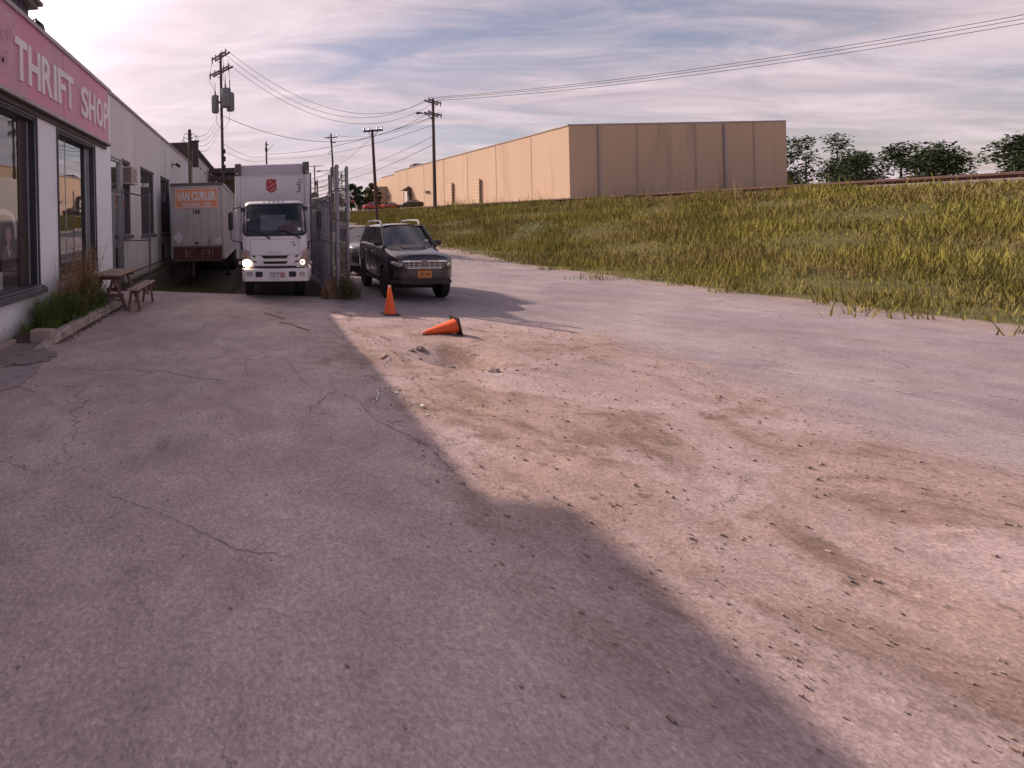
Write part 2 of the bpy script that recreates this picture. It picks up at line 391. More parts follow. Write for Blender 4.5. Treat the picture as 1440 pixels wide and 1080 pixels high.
def text_mb(s, fn, depth=None, bold=0.0, mb=None):
    """fn(u,v)->3D point for u,v in 0..1 ; depth: vector of the extrusion backwards"""
    vs, fs, _ = text_shape(s, bold); mb = mb or MB()
    top = [Vector(fn(u, v)) for u, v in vs]
    if depth is None: return mb.add(top, fs)
    d = Vector(depth); n = len(top)
    cnt = {}
    for f in fs:
        for k in range(len(f)):
            e = (f[k], f[(k+1) % len(f)]); cnt[tuple(sorted(e))] = cnt.get(tuple(sorted(e)), []) + [e]
    sides = [(e[0][0], e[0][0]+n, e[0][1]+n, e[0][1]) for e in cnt.values() if len(e) == 1]
    return mb.add(top+[p+d for p in top], list(fs)+[tuple(i+n for i in reversed(f)) for f in fs]+sides)

def smoothstep(t): t = max(0.0, min(1.0, t)); return t*t*(3-2*t)

# ================================================================== TERRAIN
def grass_edge(y):
    g = 8.6+(45-y)*0.12
    return min(g, crest_x(y)-4.0)
def crest_x(y): return 13.0+(65-y)*0.4587
def bank_z(s):
    s = min(s, 40.0)
    return 3.07+0.055*s
def ground_z(x, y):
    z = 0.0
    if x > 1.7:
        z = 2.2*smoothstep((y-17.5)/33.0)*smoothstep((x-1.7)/1.2)
        g = grass_edge(y); xc = crest_x(y)
        if x > xc: z = bank_z((x-xc)*0.909)
        elif x > g:
            t = (x-g)/(xc-g); z = z+(3.07-z)*smoothstep(t)
    else:
        e = 12.75-0.27*x
        if y > e and x > -4.40:
            a = -0.95+0.83*smoothstep((x+1.25)/0.8)
            z = a*smoothstep((y-e)/4.0)
            if y > 40: z *= 1-smoothstep((y-40)/8.0)
    return z

def ground_material():
    m = bpy.data.materials.new('ground_surface'); m.use_nodes = True
    nt = m.node_tree; N = nt.nodes.new; L = nt.links.new; p = nt.nodes['Principled BSDF']
    geo = N('ShaderNodeNewGeometry'); P = geo.outputs['Position']
    def mt(op, a, b=None, c=None, clamp=False):
        n = N('ShaderNodeMath'); n.operation = op; n.use_clamp = clamp
        for k, x in enumerate((a, b, c)):
            if x is None: continue
            if isinstance(x, (int, float)): n.inputs[k].default_value = x
            else: L(x, n.inputs[k])
        return n.outputs[0]
    def noise(scale, detail=4, rough=0.6, vec=None, dist=0.0, out=0):
        n = N('ShaderNodeTexNoise'); n.inputs['Scale'].default_value = scale; n.inputs['Detail'].default_value = detail
        n.inputs['Roughness'].default_value = rough; n.inputs['Distortion'].default_value = dist
        L(vec or P, n.inputs['Vector']); return n.outputs[out]
    def rng(x, a, b, c=0.0, d=1.0, smooth=True):
        n = N('ShaderNodeMapRange'); n.interpolation_type = 'SMOOTHSTEP' if smooth else 'LINEAR'
        L(x, n.inputs[0]); n.inputs[1].default_value = a; n.inputs[2].default_value = b; n.inputs[3].default_value = c; n.inputs[4].default_value = d
        return n.outputs[0]
    def mix(f, a, b):
        n = N('ShaderNodeMix'); n.data_type = 'RGBA'
        if isinstance(f, (int, float)): n.inputs[0].default_value = f
        else: L(f, n.inputs[0])
        for k, x in ((6, a), (7, b)):
            if isinstance(x, tuple): n.inputs[k].default_value = (*x, 1)
            else: L(x, n.inputs[k])
        return n.outputs[2]
    def scale(col, f):
        n = N('ShaderNodeVectorMath'); n.operation = 'SCALE'
        if isinstance(col, tuple): n.inputs[0].default_value = col
        else: L(col, n.inputs[0])
        L(f, n.inputs['Scale']); return n.outputs[0]
    # warped position for zone borders
    wn = N('ShaderNodeVectorMath'); wn.operation = 'SUBTRACT'; L(noise(1.3, 6, 0.65, out=1), wn.inputs[0]); wn.inputs[1].default_value = (0.5, 0.5, 0.5)
    ws = N('ShaderNodeVectorMath'); ws.operation = 'SCALE'; L(wn.outputs[0], ws.inputs[0]); ws.inputs['Scale'].default_value = 1.5
    wp = N('ShaderNodeVectorMath'); wp.operation = 'ADD'; L(P, wp.inputs[0]); L(ws.outputs[0], wp.inputs[1])
    sw = N('ShaderNodeSeparateXYZ'); L(wp.outputs[0], sw.inputs[0]); X, Y = sw.outputs[0], sw.outputs[1]
    sp = N('ShaderNodeSeparateXYZ'); L(P, sp.inputs[0]); X0, Y0 = sp.outputs[0], sp.outputs[1]
    n_big = noise(0.55, 5, 0.6); n_mid = noise(3.2, 6, 0.65); n_fine = noise(34, 3, 0.75); n_grit = noise(95, 2, 0.6)
    # aggregate: pale and dark stones
    vo = N('ShaderNodeTexVoronoi'); vo.inputs['Scale'].default_value = 62; L(P, vo.inputs['Vector'])
    agg = rng(vo.outputs['Color'], 0.0, 1.0, 0.80, 1.20, False)
    grain = mt('MULTIPLY', agg, mt('MULTIPLY', rng(n_fine, 0.28, 0.72, 0.76, 1.24, False), rng(n_grit, 0.25, 0.75, 0.85, 1.15, False)))
    tone = mt('MULTIPLY', rng(n_big, 0.3, 0.7, 0.80, 1.16, False), rng(n_mid, 0.3, 0.7, 0.86, 1.13, False))
    asph = mix(rng(noise(0.9, 4, 0.6, dist=0.4), 0.42, 0.62), (0.385, 0.302, 0.290), (0.435, 0.350, 0.325))
    # oil and tyre stains
    st = rng(noise(0.75, 6, 0.62, dist=0.8), 0.60, 0.72); asph = mix(mt('MULTIPLY', st, 0.5), asph, (0.21, 0.165, 0.17))
    sp2 = rng(noise(2.1, 3, 0.5, dist=0.3), 0.70, 0.78); asph = mix(mt('MULTIPLY', sp2, 0.45), asph, (0.16, 0.125, 0.13))
    road = mix(rng(noise(0.5, 4, 0.6), 0.4, 0.65), (0.23, 0.19, 0.205), (0.29, 0.245, 0.25))
    dirt = mix(rng(noise(1.1, 7, 0.68, dist=0.6), 0.44, 0.60), (0.31, 0.225, 0.20), (0.185, 0.122, 0.10))
    dirt = mix(rng(noise(5.5, 6, 0.7), 0.56, 0.68), dirt, (0.14, 0.10, 0.08))
    apron = mix(rng(noise(2.0, 6, 0.7), 0.45, 0.7), (0.34, 0.258, 0.252), (0.28, 0.208, 0.20))
    soil = mix(rng(noise(2.5, 6, 0.7), 0.4, 0.6), (0.045, 0.032, 0.024), (0.06, 0.05, 0.024))
    bank = mix(rng(noise(0.35, 6, 0.7), 0.4, 0.6), (0.105, 0.088, 0.024), (0.075, 0.075, 0.017))  # kept darker than the blades so gaps between them look like shadow
    # zones
    col = asph
    roadm = rng(X, 3.9, 4.6); roadm = mt('MAXIMUM', roadm, mt('MULTIPLY', rng(mt('ADD', Y, mt('MULTIPLY', X0, 0.55)), 11.0, 11.8), rng(X, 1.75, 2.1)))
    col = mix(roadm, col, road)
    inx = mt('MULTIPLY', rng(X, 1.15, 1.75), rng(X, 5.0, 6.2, 1.0, 0.0))
    iny = mt('MULTIPLY', rng(mt('ADD', Y0, mt('MULTIPLY', X0, 0.38)), 11.0, 11.35, 1.0, 0.0), rng(Y0, -3, 1.5))
    region = mt('MULTIPLY', inx, iny)
    col = mix(region, col, apron)
    dz = mt('MULTIPLY', rng(noise(0.62, 6, 0.68, dist=0.7), 0.43, 0.56), rng(Y, 8.6, 9.3, 1.0, 0.0))
    col = mix(mt('MULTIPLY', region, dz), col, dirt)
    # spread of brown grit onto the lot edge
    sprd = mt('MULTIPLY', mt('MULTIPLY', rng(X, 0.35, 1.6), rng(X0, 1.6, 2.4, 1, 0)), mt('MULTIPLY', rng(Y, 5.6, 6.9), rng(Y, 7.4, 8.6, 1, 0)))
    col = mix(mt('MULTIPLY', sprd, rng(noise(3.0, 7, 0.75), 0.40, 0.62)), col, (0.24, 0.165, 0.14))
    # concrete strip along the lot edge
    eg = mt('ADD', Y0, mt('MULTIPLY', X0, 0.27))
    strip = mt('MULTIPLY', mt('MULTIPLY', rng(eg, 12.15, 12.25), rng(eg, 12.75, 12.82, 1, 0)), rng(X0, 1.7, 2.0, 1, 0))
    col = mix(mt('MULTIPLY', strip, 0.75), col, mix(rng(n_mid, 0.4, 0.6), (0.50, 0.42, 0.42), (0.40, 0.33, 0.33)))
    pit = mt('MULTIPLY', rng(eg, 12.82, 12.95), rng(X0, 1.75, 1.85, 1, 0))
    col = mix(pit, col, soil)
    strp = mt('MULTIPLY', rng(X0, -4.42, -4.30, 1, 0), rng(Y0, 13.5, 13.7)); col = mix(strp, col, soil)
    edge = mt('ADD', mt('ADD', X, mt('MULTIPLY', Y0, 0.12)), mt('MULTIPLY', mt('SUBTRACT', noise(0.8, 5, 0.7), 0.5), 2.2))
    col = mix(mt('MULTIPLY', rng(edge, 12.3, 13.8), 0.8), col, (0.26, 0.195, 0.165))
    bm_ = rng(edge, 13.55, 14.0)
    col = mix(bm_, col, bank)
    plat = rng(mt('ADD', X, mt('MULTIPLY', Y0, 0.4587)), 42.6, 43.4); col = mix(plat, col, mix(rng(n_mid, 0.4, 0.6), (0.30, 0.225, 0.20), (0.22, 0.16, 0.14)))
    col = scale(scale(col, tone), grain)
    # cracks
    cv = N('ShaderNodeVectorMath'); cv.operation = 'ADD'; L(P, cv.inputs[0])
    cs = N('ShaderNodeVectorMath'); cs.operation = 'SCALE'; L(noise(2.4, 6, 0.7, out=1), cs.inputs[0]); cs.inputs['Scale'].default_value = 0.55; L(cs.outputs[0], cv.inputs[1])
    def cracks(sc, w):
        v = N('ShaderNodeTexVoronoi'); v.feature = 'DISTANCE_TO_EDGE'; v.inputs['Scale'].default_value = sc; L(cv.outputs[0], v.inputs['Vector'])
        return rng(v.outputs['Distance'], w*0.35, w, 1.0, 0.0)
    c1 = mt('MULTIPLY', cracks(0.42, 0.0040), rng(n_big, 0.44, 0.56))
    alli = mt('MULTIPLY', mt('MULTIPLY', rng(X, -0.2, 0.9), rng(X0, 1.9, 2.6, 1, 0)), mt('MULTIPLY', rng(Y, 3.2, 4.2), rng(Y, 8.6, 9.6, 1, 0)))
    c2 = mt('MULTIPLY', mt('MULTIPLY', cracks(2.3, 0.030), alli), rng(noise(1.7, 4, 0.6), 0.42, 0.58))
    ck = mt('MULTIPLY', mt('MAXIMUM', c1, mt('MULTIPLY', c2, 0.75)), mt('SUBTRACT', 1.0, bm_))
    col = mix(mt('MULTIPLY', ck, 0.62), col, (0.11, 0.085, 0.085))
    L(col, p.inputs['Base Color'])
    p.inputs['Roughness'].default_value = 0.88; p.inputs['Specular IOR Level'].default_value = 0.35
    ht = mt('ADD', mt('ADD', mt('ADD', mt('MULTIPLY', n_fine, 0.0035), mt('MULTIPLY', n_grit, 0.002)), mt('MULTIPLY', vo.outputs['Distance'], 0.006)), mt('MULTIPLY', n_mid, 0.014))
    ht = mt('SUBTRACT', ht, mt('MULTIPLY', ck, 0.03))
    ht = mt('ADD', ht, mt('MULTIPLY', mt('MULTIPLY', region, noise(7, 7, 0.75)), 0.035))
    b = N('ShaderNodeBump'); b.inputs['Strength'].default_value = 0.55; b.inputs['Distance'].default_value = 0.5; L(ht, b.inputs['Height']); L(b.outputs[0], p.inputs['Normal'])
    return m
ground_mat = ground_material()

def frange(a, b, st):
    n = max(1, int(round((b-a)/st))); return [a+(b-a)*k/n for k in range(n)]
YL = frange(-40, -6, 6)+frange(-6, 2, 1)+frange(2, 30, 0.3)+frange(30, 60, 1.5)+frange(60, 130, 4)+frange(130, 500, 40)+[500]
XL = frange(-320, -60, 40)+frange(-60, -8, 6)+frange(-8, -4.5, 1)+[-4.5, -4.40, -4.38]+frange(-4.3, 2.1, 0.2)+[2.1]
def relief(x, y):
    """broken shoulder: ruts and lumps a few centimetres deep, a small hollow beside the toppled cone"""
    w = smoothstep((x-1.4)/0.8)*smoothstep((6.2-x)/1.0)*smoothstep((9.4-y)/1.2)*smoothstep((y+2)/2)
    z = 0.012*math.sin(9*x+2*y)*math.sin(8*y-3*x)+0.03*math.sin(2.1*x+1.3*y)*math.sin(1.7*y-0.8*x)+0.018*math.sin(5.3*x+1.1)*math.sin(4.7*y+x)
    hole = -0.26*math.exp(-(((x-2.85)/0.45)**2+((y-7.0)/0.40)**2))
    return w*(z*0.7+hole)
lot = MB(); lot.grid([[(x, y, ground_z(x, y)+(relief(x, y) if x > 1.3 else 0)) for x in XL] for y in YL])
o = tag(build(lot, 'parking_lot', ground_mat, smooth=True, fix=False), kind='structure')
ROADX = [0, .008, .016, .024, .032, .04, .05, .06, .07, .08, .09, .1, .115, .13, .15, .17, .19, .21, .23, .26, .3, .35, .4, .45, .5, .55, .6, .7, .8, .9, 1]
ROADX = sorted(set(ROADX+[k/90 for k in range(1, 45)]))
road = MB(); road.grid([[(2.1+t*(grass_edge(y)-2.1), y, ground_z(2.1+t*(grass_edge(y)-2.1), y)+relief(2.1+t*(grass_edge(y)-2.1), y)) for t in ROADX] for y in YL if y < 75])
tag(build(road, 'road', ground_mat, smooth=True, fix=False), kind='structure')
bank = MB()
def bank_x(t, y):
    g = grass_edge(y) if y < 75 else 2.1
    c = crest_x(y)
    if y >= 74.9: c = max(c, 2.2)
    return g+(c-g)*t/0.4 if t <= 0.4 else c+(t-0.4)/0.6*50*(1+6*max(0, t-0.75))
BX = [k*0.4/14 for k in range(15)]+[0.4+0.6*k/16 for k in range(1, 17)]
bank.grid([[(bank_x(t, y), y, ground_z(bank_x(t, y), y)) for t in BX] for y in YL if y < 75])
ylast = [y for y in YL if y < 75][-1]
far = [y for y in YL if y >= ylast]
bank2 = MB(); bank2.grid([[(2.1+k*k*0.9, y, ground_z(2.1+k*k*0.9, y)) for k in range(0, 20)] for y in far])
o = tag(build(bank, 'grass_bank', ground_mat, smooth=True, fix=False), kind='structure')
tag(build(bank2, 'far_ground', ground_mat, smooth=True, fix=False), kind='structure')
# the road sheet ends where far_ground begins; close the gap beyond the bank
side = MB(); side.grid([[(x, y, 3.0) for x in (60, 120, 320)] for y in (-40, 20, ylast, 500)])
tag(build(side, 'far_field', ground_mat, fix=False), kind='structure')

# broken slabs of older paving at the corner of the flower bed
def plate(pts, name, mat, z0, z1):
    mb = MB(); q = []
    r2 = random.Random(len(pts))
    for i, (x, y) in enumerate(pts):
        x2, y2 = pts[(i+1) % len(pts)]
        n = max(1, int(math.hypot(x2-x, y2-y)/0.06))
        for k in range(n):
            t = k/n; q.append((x+(x2-x)*t+r2.uniform(-.012, .012), y+(y2-y)*t+r2.uniform(-.012, .012)))
    mb.prism([(x, y, z0) for x, y in q], (0, 0, z1-z0))
    return tag(build(mb, name, mat), kind='structure')
old_paving = material('old_paving', (0.25, 0.19, 0.195), 0.9, var=0.25, scale=6, bump=0.6, bscale=60, dirt=(0.18, 0.125, 0.12), dirt_amt=0.25, dirt_scale=2)
old_paving2 = material('old_paving_pale', (0.33, 0.26, 0.265), 0.9, var=0.22, scale=7, bump=0.6, bscale=60)
slab_mat = material('slab_tan', (0.40, 0.30, 0.25), 0.9, var=0.18, scale=8, bump=0.5, bscale=50)
plate([(-5.0, 5.6), (-3.63, 5.93), (-3.60, 6.2), (-3.53, 6.23), (-3.42, 6.24), (-3.33, 6.32), (-3.27, 6.4), (-3.18, 6.25), (-3.12, 6.02), (-3.1, 5.8), (-3.08, 5.6), (-3.07, 5.47), (-3.14, 5.4), (-3.22, 5.29), (-3.6, 5.0), (-5.0, 4.4)], 'paving_patch', old_paving2, -0.02, 0.022)
plate([(-4.49, 7.0), (-4.24, 7.15), (-4.15, 7.4), (-4.04, 7.46), (-3.72, 7.38), (-3.40, 6.97), (-3.26, 6.96), (-3.17, 6.75), (-3.26, 6.68), (-3.17, 6.54), (-3.3, 6.47), (-3.35, 6.38), (-3.44, 6.31), (-3.55, 6.29), (-3.64, 6.32), (-3.74, 6.2), (-5.0, 5.9)], 'paving_patch', old_paving, -0.02, 0.03)
plate([(-5.0, 7.9), (-4.52, 7.70), (-4.3, 7.60), (-4.21, 7.21), (-4.27, 7.0), (-5.0, 6.6)], 'paving_slab', slab_mat, -0.02, 0.055)
plate([(-3.95, 6.12), (-3.70, 6.16), (-3.68, 6.05), (-3.76, 5.93), (-3.95, 5.86)], 'paving_chip', concrete, 0.0, 0.05)
crack_mat = material('crack_fill', (0.16, 0.125, 0.12), 0.95, var=0.3, scale=30)
def crack(pts, w, mb):
    r2 = random.Random(int(pts[0][0]*1000)); q = []
    for i in range(len(pts)-1):
        (x, y), (x2, y2) = pts[i], pts[i+1]; n = max(2, int(math.hypot(x2-x, y2-y)/0.04))
        for k in range(n):
            t = k/n; q.append((x+(x2-x)*t+r2.uniform(-.016, .016), y+(y2-y)*t+r2.uniform(-.016, .016)))
    q.append(pts[-1]); rows = []
    for i, (x, y) in enumerate(q):
        a = q[max(0, i-1)]; b = q[min(len(q)-1, i+1)]; dx, dy = b[0]-a[0], b[1]-a[1]; l = math.hypot(dx, dy) or 1
        ww = w*0.7*(0.25+0.75*r2.random())*min(1, (i+1)/4, (len(q)-i)/4)
        rows.append([(x-dy/l*ww, y+dx/l*ww, 0.004), (x+dy/l*ww, y-dx/l*ww, 0.004)])
    mb.grid(rows)
    if w > 0.003:
        for _ in range(int(len(q)/14)):
            k = r2.randrange(2, len(q)-2); a = r2.uniform(0, 6.28); x, y = q[k]; br = [(x, y)]
            for j in range(r2.randrange(3, 8)): a += r2.uniform(-.6, .6); x += 0.05*math.cos(a); y += 0.05*math.sin(a); br.append((x, y))
            crack(br, 0.0028, mb)
ck = MB()
crack([(-3.0, 6.35), (-2.66, 6.18), (-2.44, 6.18), (-2.17, 6.12), (-1.97, 6.25), (-1.75, 6.19), (-1.55, 6.09), (-1.43, 6.18), (-1.24, 6.08), (-1.04, 5.97), (-0.84, 5.89), (-0.4, 5.8)], 0.010, ck)
crack([(-3.06, 5.46), (-2.99, 5.42), (-2.91, 5.39), (-2.85, 5.33), (-2.72, 5.25)], 0.016, ck)
crack([(0.30, 6.9), (0.4, 6.44), (0.43, 6.22), (0.49, 6.08), (0.48, 5.88), (0.52, 5.76), (0.62, 5.6)], 0.008, ck)
crack([(0.45, 4.8), (0.48, 4.92), (0.51, 5.06), (0.61, 5.14), (0.69, 5.31), (0.77, 5.45), (0.95, 5.5)], 0.009, ck)
crack([(1.0, 5.5), (1.06, 5.1), (1.12, 4.7), (1.4, 4.3), (1.5, 3.7)], 0.006, ck)
crack([(-1.2, 3.3), (-0.8, 3.15), (-0.2, 2.8), (0.2, 2.75)], 0.004, ck)
tag(build(ck, 'pavement_cracks', crack_mat, fix=False), kind='structure')

# ================================================================== THRIFT SHOP BUILDING
def wall_run(mb, xo, xi, y0, y1, z0, z1, openings):
    ops = sorted(openings); y = y0
    for (a, b, c, d) in ops:
        if a > y: mb.box(xi, xo, y, a, z0, z1)
        if c > z0: mb.box(xi, xo, a, b, z0, c)
        if d < z1: mb.box(xi, xo, a, b, d, z1)
        y = b
    if y < y1: mb.box(xi, xo, y, y1, z0, z1)

shop = thing('shop_building', (-9, 6, 0), 'long white single storey shop building with big dark framed windows', 'building')
FX, BX_ = -4.50, -4.75
mb = MB()
wall_run(mb, FX, FX-0.22, -16, 13.5, 0, 6.02, [(5.2, 8.82, 0.84, 4.22), (9.82, 12.10, 0.80, 4.20)])
build(mb, 'wall', white_wall, shop)
mb = MB()
mb.box(-18, FX-0.22, 13.3, 13.5, 0, 6.02); mb.box(-18, FX-0.22, -16, -15.8, 0, 6.02); mb.box(-18.2, -18, -16, 31, 0, 6.02)
build(mb, 'side_wall', grey_wall, shop)
mb = MB()
wall_run(mb, BX_, BX_-0.22, 13.5, 31.0, 0, 6.27, [(13.98, 15.40, 0.02, 4.30), (15.46, 16.43, 1.70, 4.30), (17.9, 20.15, 1.66, 4.33), (21.6, 23.75, 1.66, 4.35)])
mb.box(-18, BX_-0.22, 30.8, 31.0, 0, 6.27)
build(mb, 'rear_wall', grey_wall, shop)
mb = MB(); mb.box(-18, FX-0.22, -16, 13.3, 5.80, 5.98); mb.box(-18, BX_-0.22, 13.5, 30.8, 6.0, 6.2)
build(mb, 'roof', dark_trim, shop)
mb = MB(); mb.box(FX-0.30, FX+0.05, -16, 13.55, 6.02, 6.19)
build(mb, 'coping', coping_mat, shop, bevel=0.01)
mb = MB(); mb.box(BX_-0.28, BX_+0.06, 13.56, 31.05, 6.27, 6.38)
build(mb, 'coping', coping_mat, shop, bevel=0.01)
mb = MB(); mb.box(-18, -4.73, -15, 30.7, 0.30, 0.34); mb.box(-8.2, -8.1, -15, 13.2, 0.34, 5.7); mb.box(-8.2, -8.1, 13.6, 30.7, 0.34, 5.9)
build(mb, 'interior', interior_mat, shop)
# base course stain strip under the windows
mb = MB(); mb.box(FX, FX+0.02, 8.0, 13.52, 0.0, 0.16)
build(mb, 'base_course', grey_wall, shop)

def shop_window(y0, y1, z0, z1, mull, sill=True, stile=0.30, stile_mat=frame_brown, gmat=None):
    w = MB()
    x1 = FX-0.012; x0 = FX-0.20
    w.box(x0, x1, y1-0.035, y1, z0, z1); w.box(x0, x1, y0, y0+0.035, z0, z1)
    w.box(x0, x1, y0+0.035, y1-0.035, z1-0.05, z1); w.box(x0, x1, y0+0.035, y1-0.035, z0, z0+0.04)
    # surround proud of the wall
    w.box(FX, FX+0.03, y1, y1+0.05, z0-0.03, z1+0.05); w.box(FX, FX+0.03, y0-0.05, y0, z0-0.03, z1+0.05)
    w.box(FX, FX+0.032, y0, y1, z1, z1+0.05)
    f = build(w, 'window', frame_dark, shop, bevel=0.004)
    g = MB(); gx = FX-0.185
    g.box(gx-0.006, gx, y0+0.035, y1-0.035-stile, z0+0.04, z1-0.05)
    build(g, 'pane', gmat or shop_glass, f)
    s = MB(); s.box(gx-0.03, gx+0.02, y1-0.035-stile, y1-0.035, z0+0.04, z1-0.05)
    build(s, 'stile', stile_mat, f, bevel=0.004)
    t = MB(); t.box(gx+0.02, gx+0.05, y1-0.075, y1-0.045, z0+0.04, z1-0.05)
    build(t, 'frame', frame_alu, f, bevel=0.003); t = MB()
    for (m, ww) in mull: t.box(gx-0.008, gx+0.008, m-ww/2, m+ww/2, z0+0.04, z1-0.05)
    build(t, 'mullion', frame_alu, f)
    if sill:
        k = MB(); k.box(FX, FX+0.16, y0-0.1, y1+0.10, z0-0.15, z0-0.03); k.box(FX+0.03, FX+0.13, y0-0.05, y1+0.04, z0-0.03, z0+0.02)
        build(k, 'sill', sill_grey, f, bevel=0.012)
    return f
shop_window(5.2, 8.82, 0.84, 4.22, [(6.6, 0.05)], True, 0.34)
shop_window(9.82, 12.10, 0.80, 4.20, [(10.62, 0.022)], False, 0.18, frame_alu, shop_glass_bright)
# dark header band under the sign
mb = MB(); mb.box(FX, FX+0.06, 4.6, 13.0, 4.275, 4.37)
build(mb, 'header', soffit_mat, shop)

# door and barred side windows of the rear part
d = MB(); x0, x1 = BX_-0.16, BX_-0.05
d.box(x0, x1, 13.98, 14.10, 0.02, 4.30); d.box(x0, x1, 15.30, 15.40, 0.02, 4.30); d.box(x0, x1, 14.10, 15.30, 4.20, 4.30); d.box(x0, x1, 14.10, 15.30, 3.05, 3.13); d.box(x0, x1, 14.62, 14.72, 0.02, 3.05)
door = build(d, 'door', frame_alu, shop, bevel=0.004)
d = MB(); d.box(x0+0.05, x0+0.06, 14.10, 15.30, 3.13, 4.20); d.box(x0+0.05, x0+0.06, 14.10, 14.62, 0.3, 3.05); d.box(x0+0.05, x0+0.06, 14.72, 15.30, 0.3, 3.05)
build(d, 'pane', side_glass, door)
d = MB(); d.box(x0+0.03, x0+0.075, 14.10, 15.30, 0.02, 0.3)
build(d, 'kick_panel', frame_alu, door)
d = MB(); d.tube([(x1+0.002, 14.80, 1.05), (x1+0.06, 14.80, 1.08), (x1+0.06, 14.80, 1.40), (x1+0.002, 14.80, 1.43)], 0.014, 6)
build(d, 'handle', steel, door, smooth=True)
def side_window(y0, y1, z0, z1, bars, blocked=None):
    w = MB(); x0, x1 = BX_-0.15, BX_-0.03
    w.box(x0, x1, y0, y0+0.06, z0, z1); w.box(x0, x1, y1-0.06, y1, z0, z1); w.box(x0, x1, y0+0.06, y1-0.06, z1-0.07, z1); w.box(x0, x1, y0+0.06, y1-0.06, z0, z0+0.06)
    w.box(BX_, BX_+0.022, y0-0.04, y1+0.04, z1, z1+0.07)
    f = build(w, 'window', frame_dark, shop, bevel=0.003)
    g = MB(); g.box(x0+0.03, x0+0.036, y0+0.06, y1-0.06, z0+0.06, z1-0.07)
    build(g, 'pane', side_glass, f)
    k = MB(); k.box(BX_, BX_+0.09, y0-0.08, y1+0.08, z0-0.13, z0-0.01)
    build(k, 'sill', sill_grey, f, bevel=0.01)
    for i in range(bars):
        y = y0+0.06+(y1-y0-0.12)*(i+1)/(bars+1)
        b = MB(); b.box(BX_-0.022, BX_-0.006, y-0.009, y+0.009, z0+0.01, z1-0.01)
        build(b, 'bar', steel_dark, f)
    if blocked:
        b = MB(); b.box(x0+0.045, x0+0.075, y0+0.07, y1-0.07, z0+0.07, blocked)
        build(b, 'blind', frame_brown, f)
    return f
side_window(15.46, 16.43, 1.70, 4.30, 3)
side_window(17.9, 20.15, 1.66, 4.33, 9)
side_window(21.6, 23.75, 1.66, 4.35, 4, 3.2)
mb = MB(); mb.box(BX_-0.005, BX_+0.03, 21.65, 21.95, 0.30, 1.15)
build(mb, 'vent', black_mat, shop)
# faint joints in the render and a crack or two
mb = MB()
joint = material('joint_grey', (0.52, 0.48, 0.485), 0.9)
for y in (17.1, 20.9, 24.4, 27.7):
    mb = MB(); mb.box(BX_, BX_+0.004, y-0.008, y+0.008, 0.02, 6.26); build(mb, 'wall_joint', joint, shop)
# little lamp bracket on the rear wall
fl = thing('wall_lamp', (BX_, 24.6, 5.2), 'small dark flood lamp on the upper white wall near the service mast', 'lamp')
mb = MB(); mb.tube([(BX_, 24.6, 5.32), (BX_+0.25, 24.6, 5.36)], 0.025, 6); mb.box(BX_-0.002, BX_+0.03, 24.52, 24.68, 5.2, 5.44)
build(mb, 'bracket', black_mat, fl)
mb = MB(); mb.prism([(BX_+0.2, 24.45, 5.28), (BX_+0.42, 24.45, 5.16), (BX_+0.48, 24.45, 5.28), (BX_+0.26, 24.45, 5.42)], (0, 0.32, 0))
build(mb, 'lamp_housing', black_mat, fl, bevel=0.01)

# ---- sign board
SX = FX+0.10
sign = thing('shop_sign', (FX, 8.5, 4.38), 'long faded red sign board with raised pale letters reading THRIFT SHOP', 'sign')
for (a, b, dx) in ((3.6, 9.98, 0.0), (9.984, 13.06, 0.006)):
    mb = MB(); mb.box(FX+0.002, SX+dx, a, b, 4.47, 6.0)
    build(mb, 'panel', sign_pink, sign)
mb = MB(); mb.box(FX+0.06, SX+0.05, 3.6, 13.09, 6.0, 6.075); mb.box(FX+0.052, SX+0.04, 3.6, 13.09, 6.0751, 6.085)
build(mb, 'top_trim', sign_trim, sign, bevel=0.006)
mb = MB(); mb.box(FX+0.01, SX+0.07, 3.6, 13.09, 4.395, 4.468)
build(mb, 'bottom_trim', sign_trim, sign, bevel=0.006)
mb = MB(); mb.box(FX+0.02, SX+0.05, 3.6, 13.08, 4.372, 4.394)
build(mb, 'soffit', soffit_mat, sign)
LET = [('T', 7.88, 8.31), ('H', 8.36, 8.83), ('R', 8.90, 9.37), ('I', 9.44, 9.57), ('F', 9.65, 10.03), ('T', 10.06, 10.47), ('S', 10.94, 11.40), ('H', 11.45, 11.91), ('O', 12.01, 12.51), ('P', 12.58, 12.94)]
for i, (ch, a, b) in enumerate(LET):
    xs = SX+0.034+(0.006 if a > 10 else 0)
    za, zb = 4.76+0.03*(a-7.88)/5, 5.53+0.05*(a-7.88)/5
    mb = text_mb(ch, lambda u, v: (xs, a+(b-a)*u, za+(zb-za)*v), (-0.032, 0, 0), bold=0.022)
    build(mb, 'letter', sign_pale, sign)
def shield_pts(n=10):
    """outline of a heraldic shield in the unit square, clockwise from the top middle"""
    half = [(0.5, 1.0), (0.58, 0.95), (0.70, 0.915), (0.86, 0.925), (1.0, 0.93), (0.955, 0.86), (0.95, 0.78), (0.975, 0.66), (1.0, 0.52), (1.0, 0.36), (0.96, 0.25), (0.86, 0.15), (0.70, 0.085), (0.58, 0.045), (0.5, 0.0)]
    return half+[(1-x, y) for x, y in reversed(half[1:-1])]
SP = shield_pts()
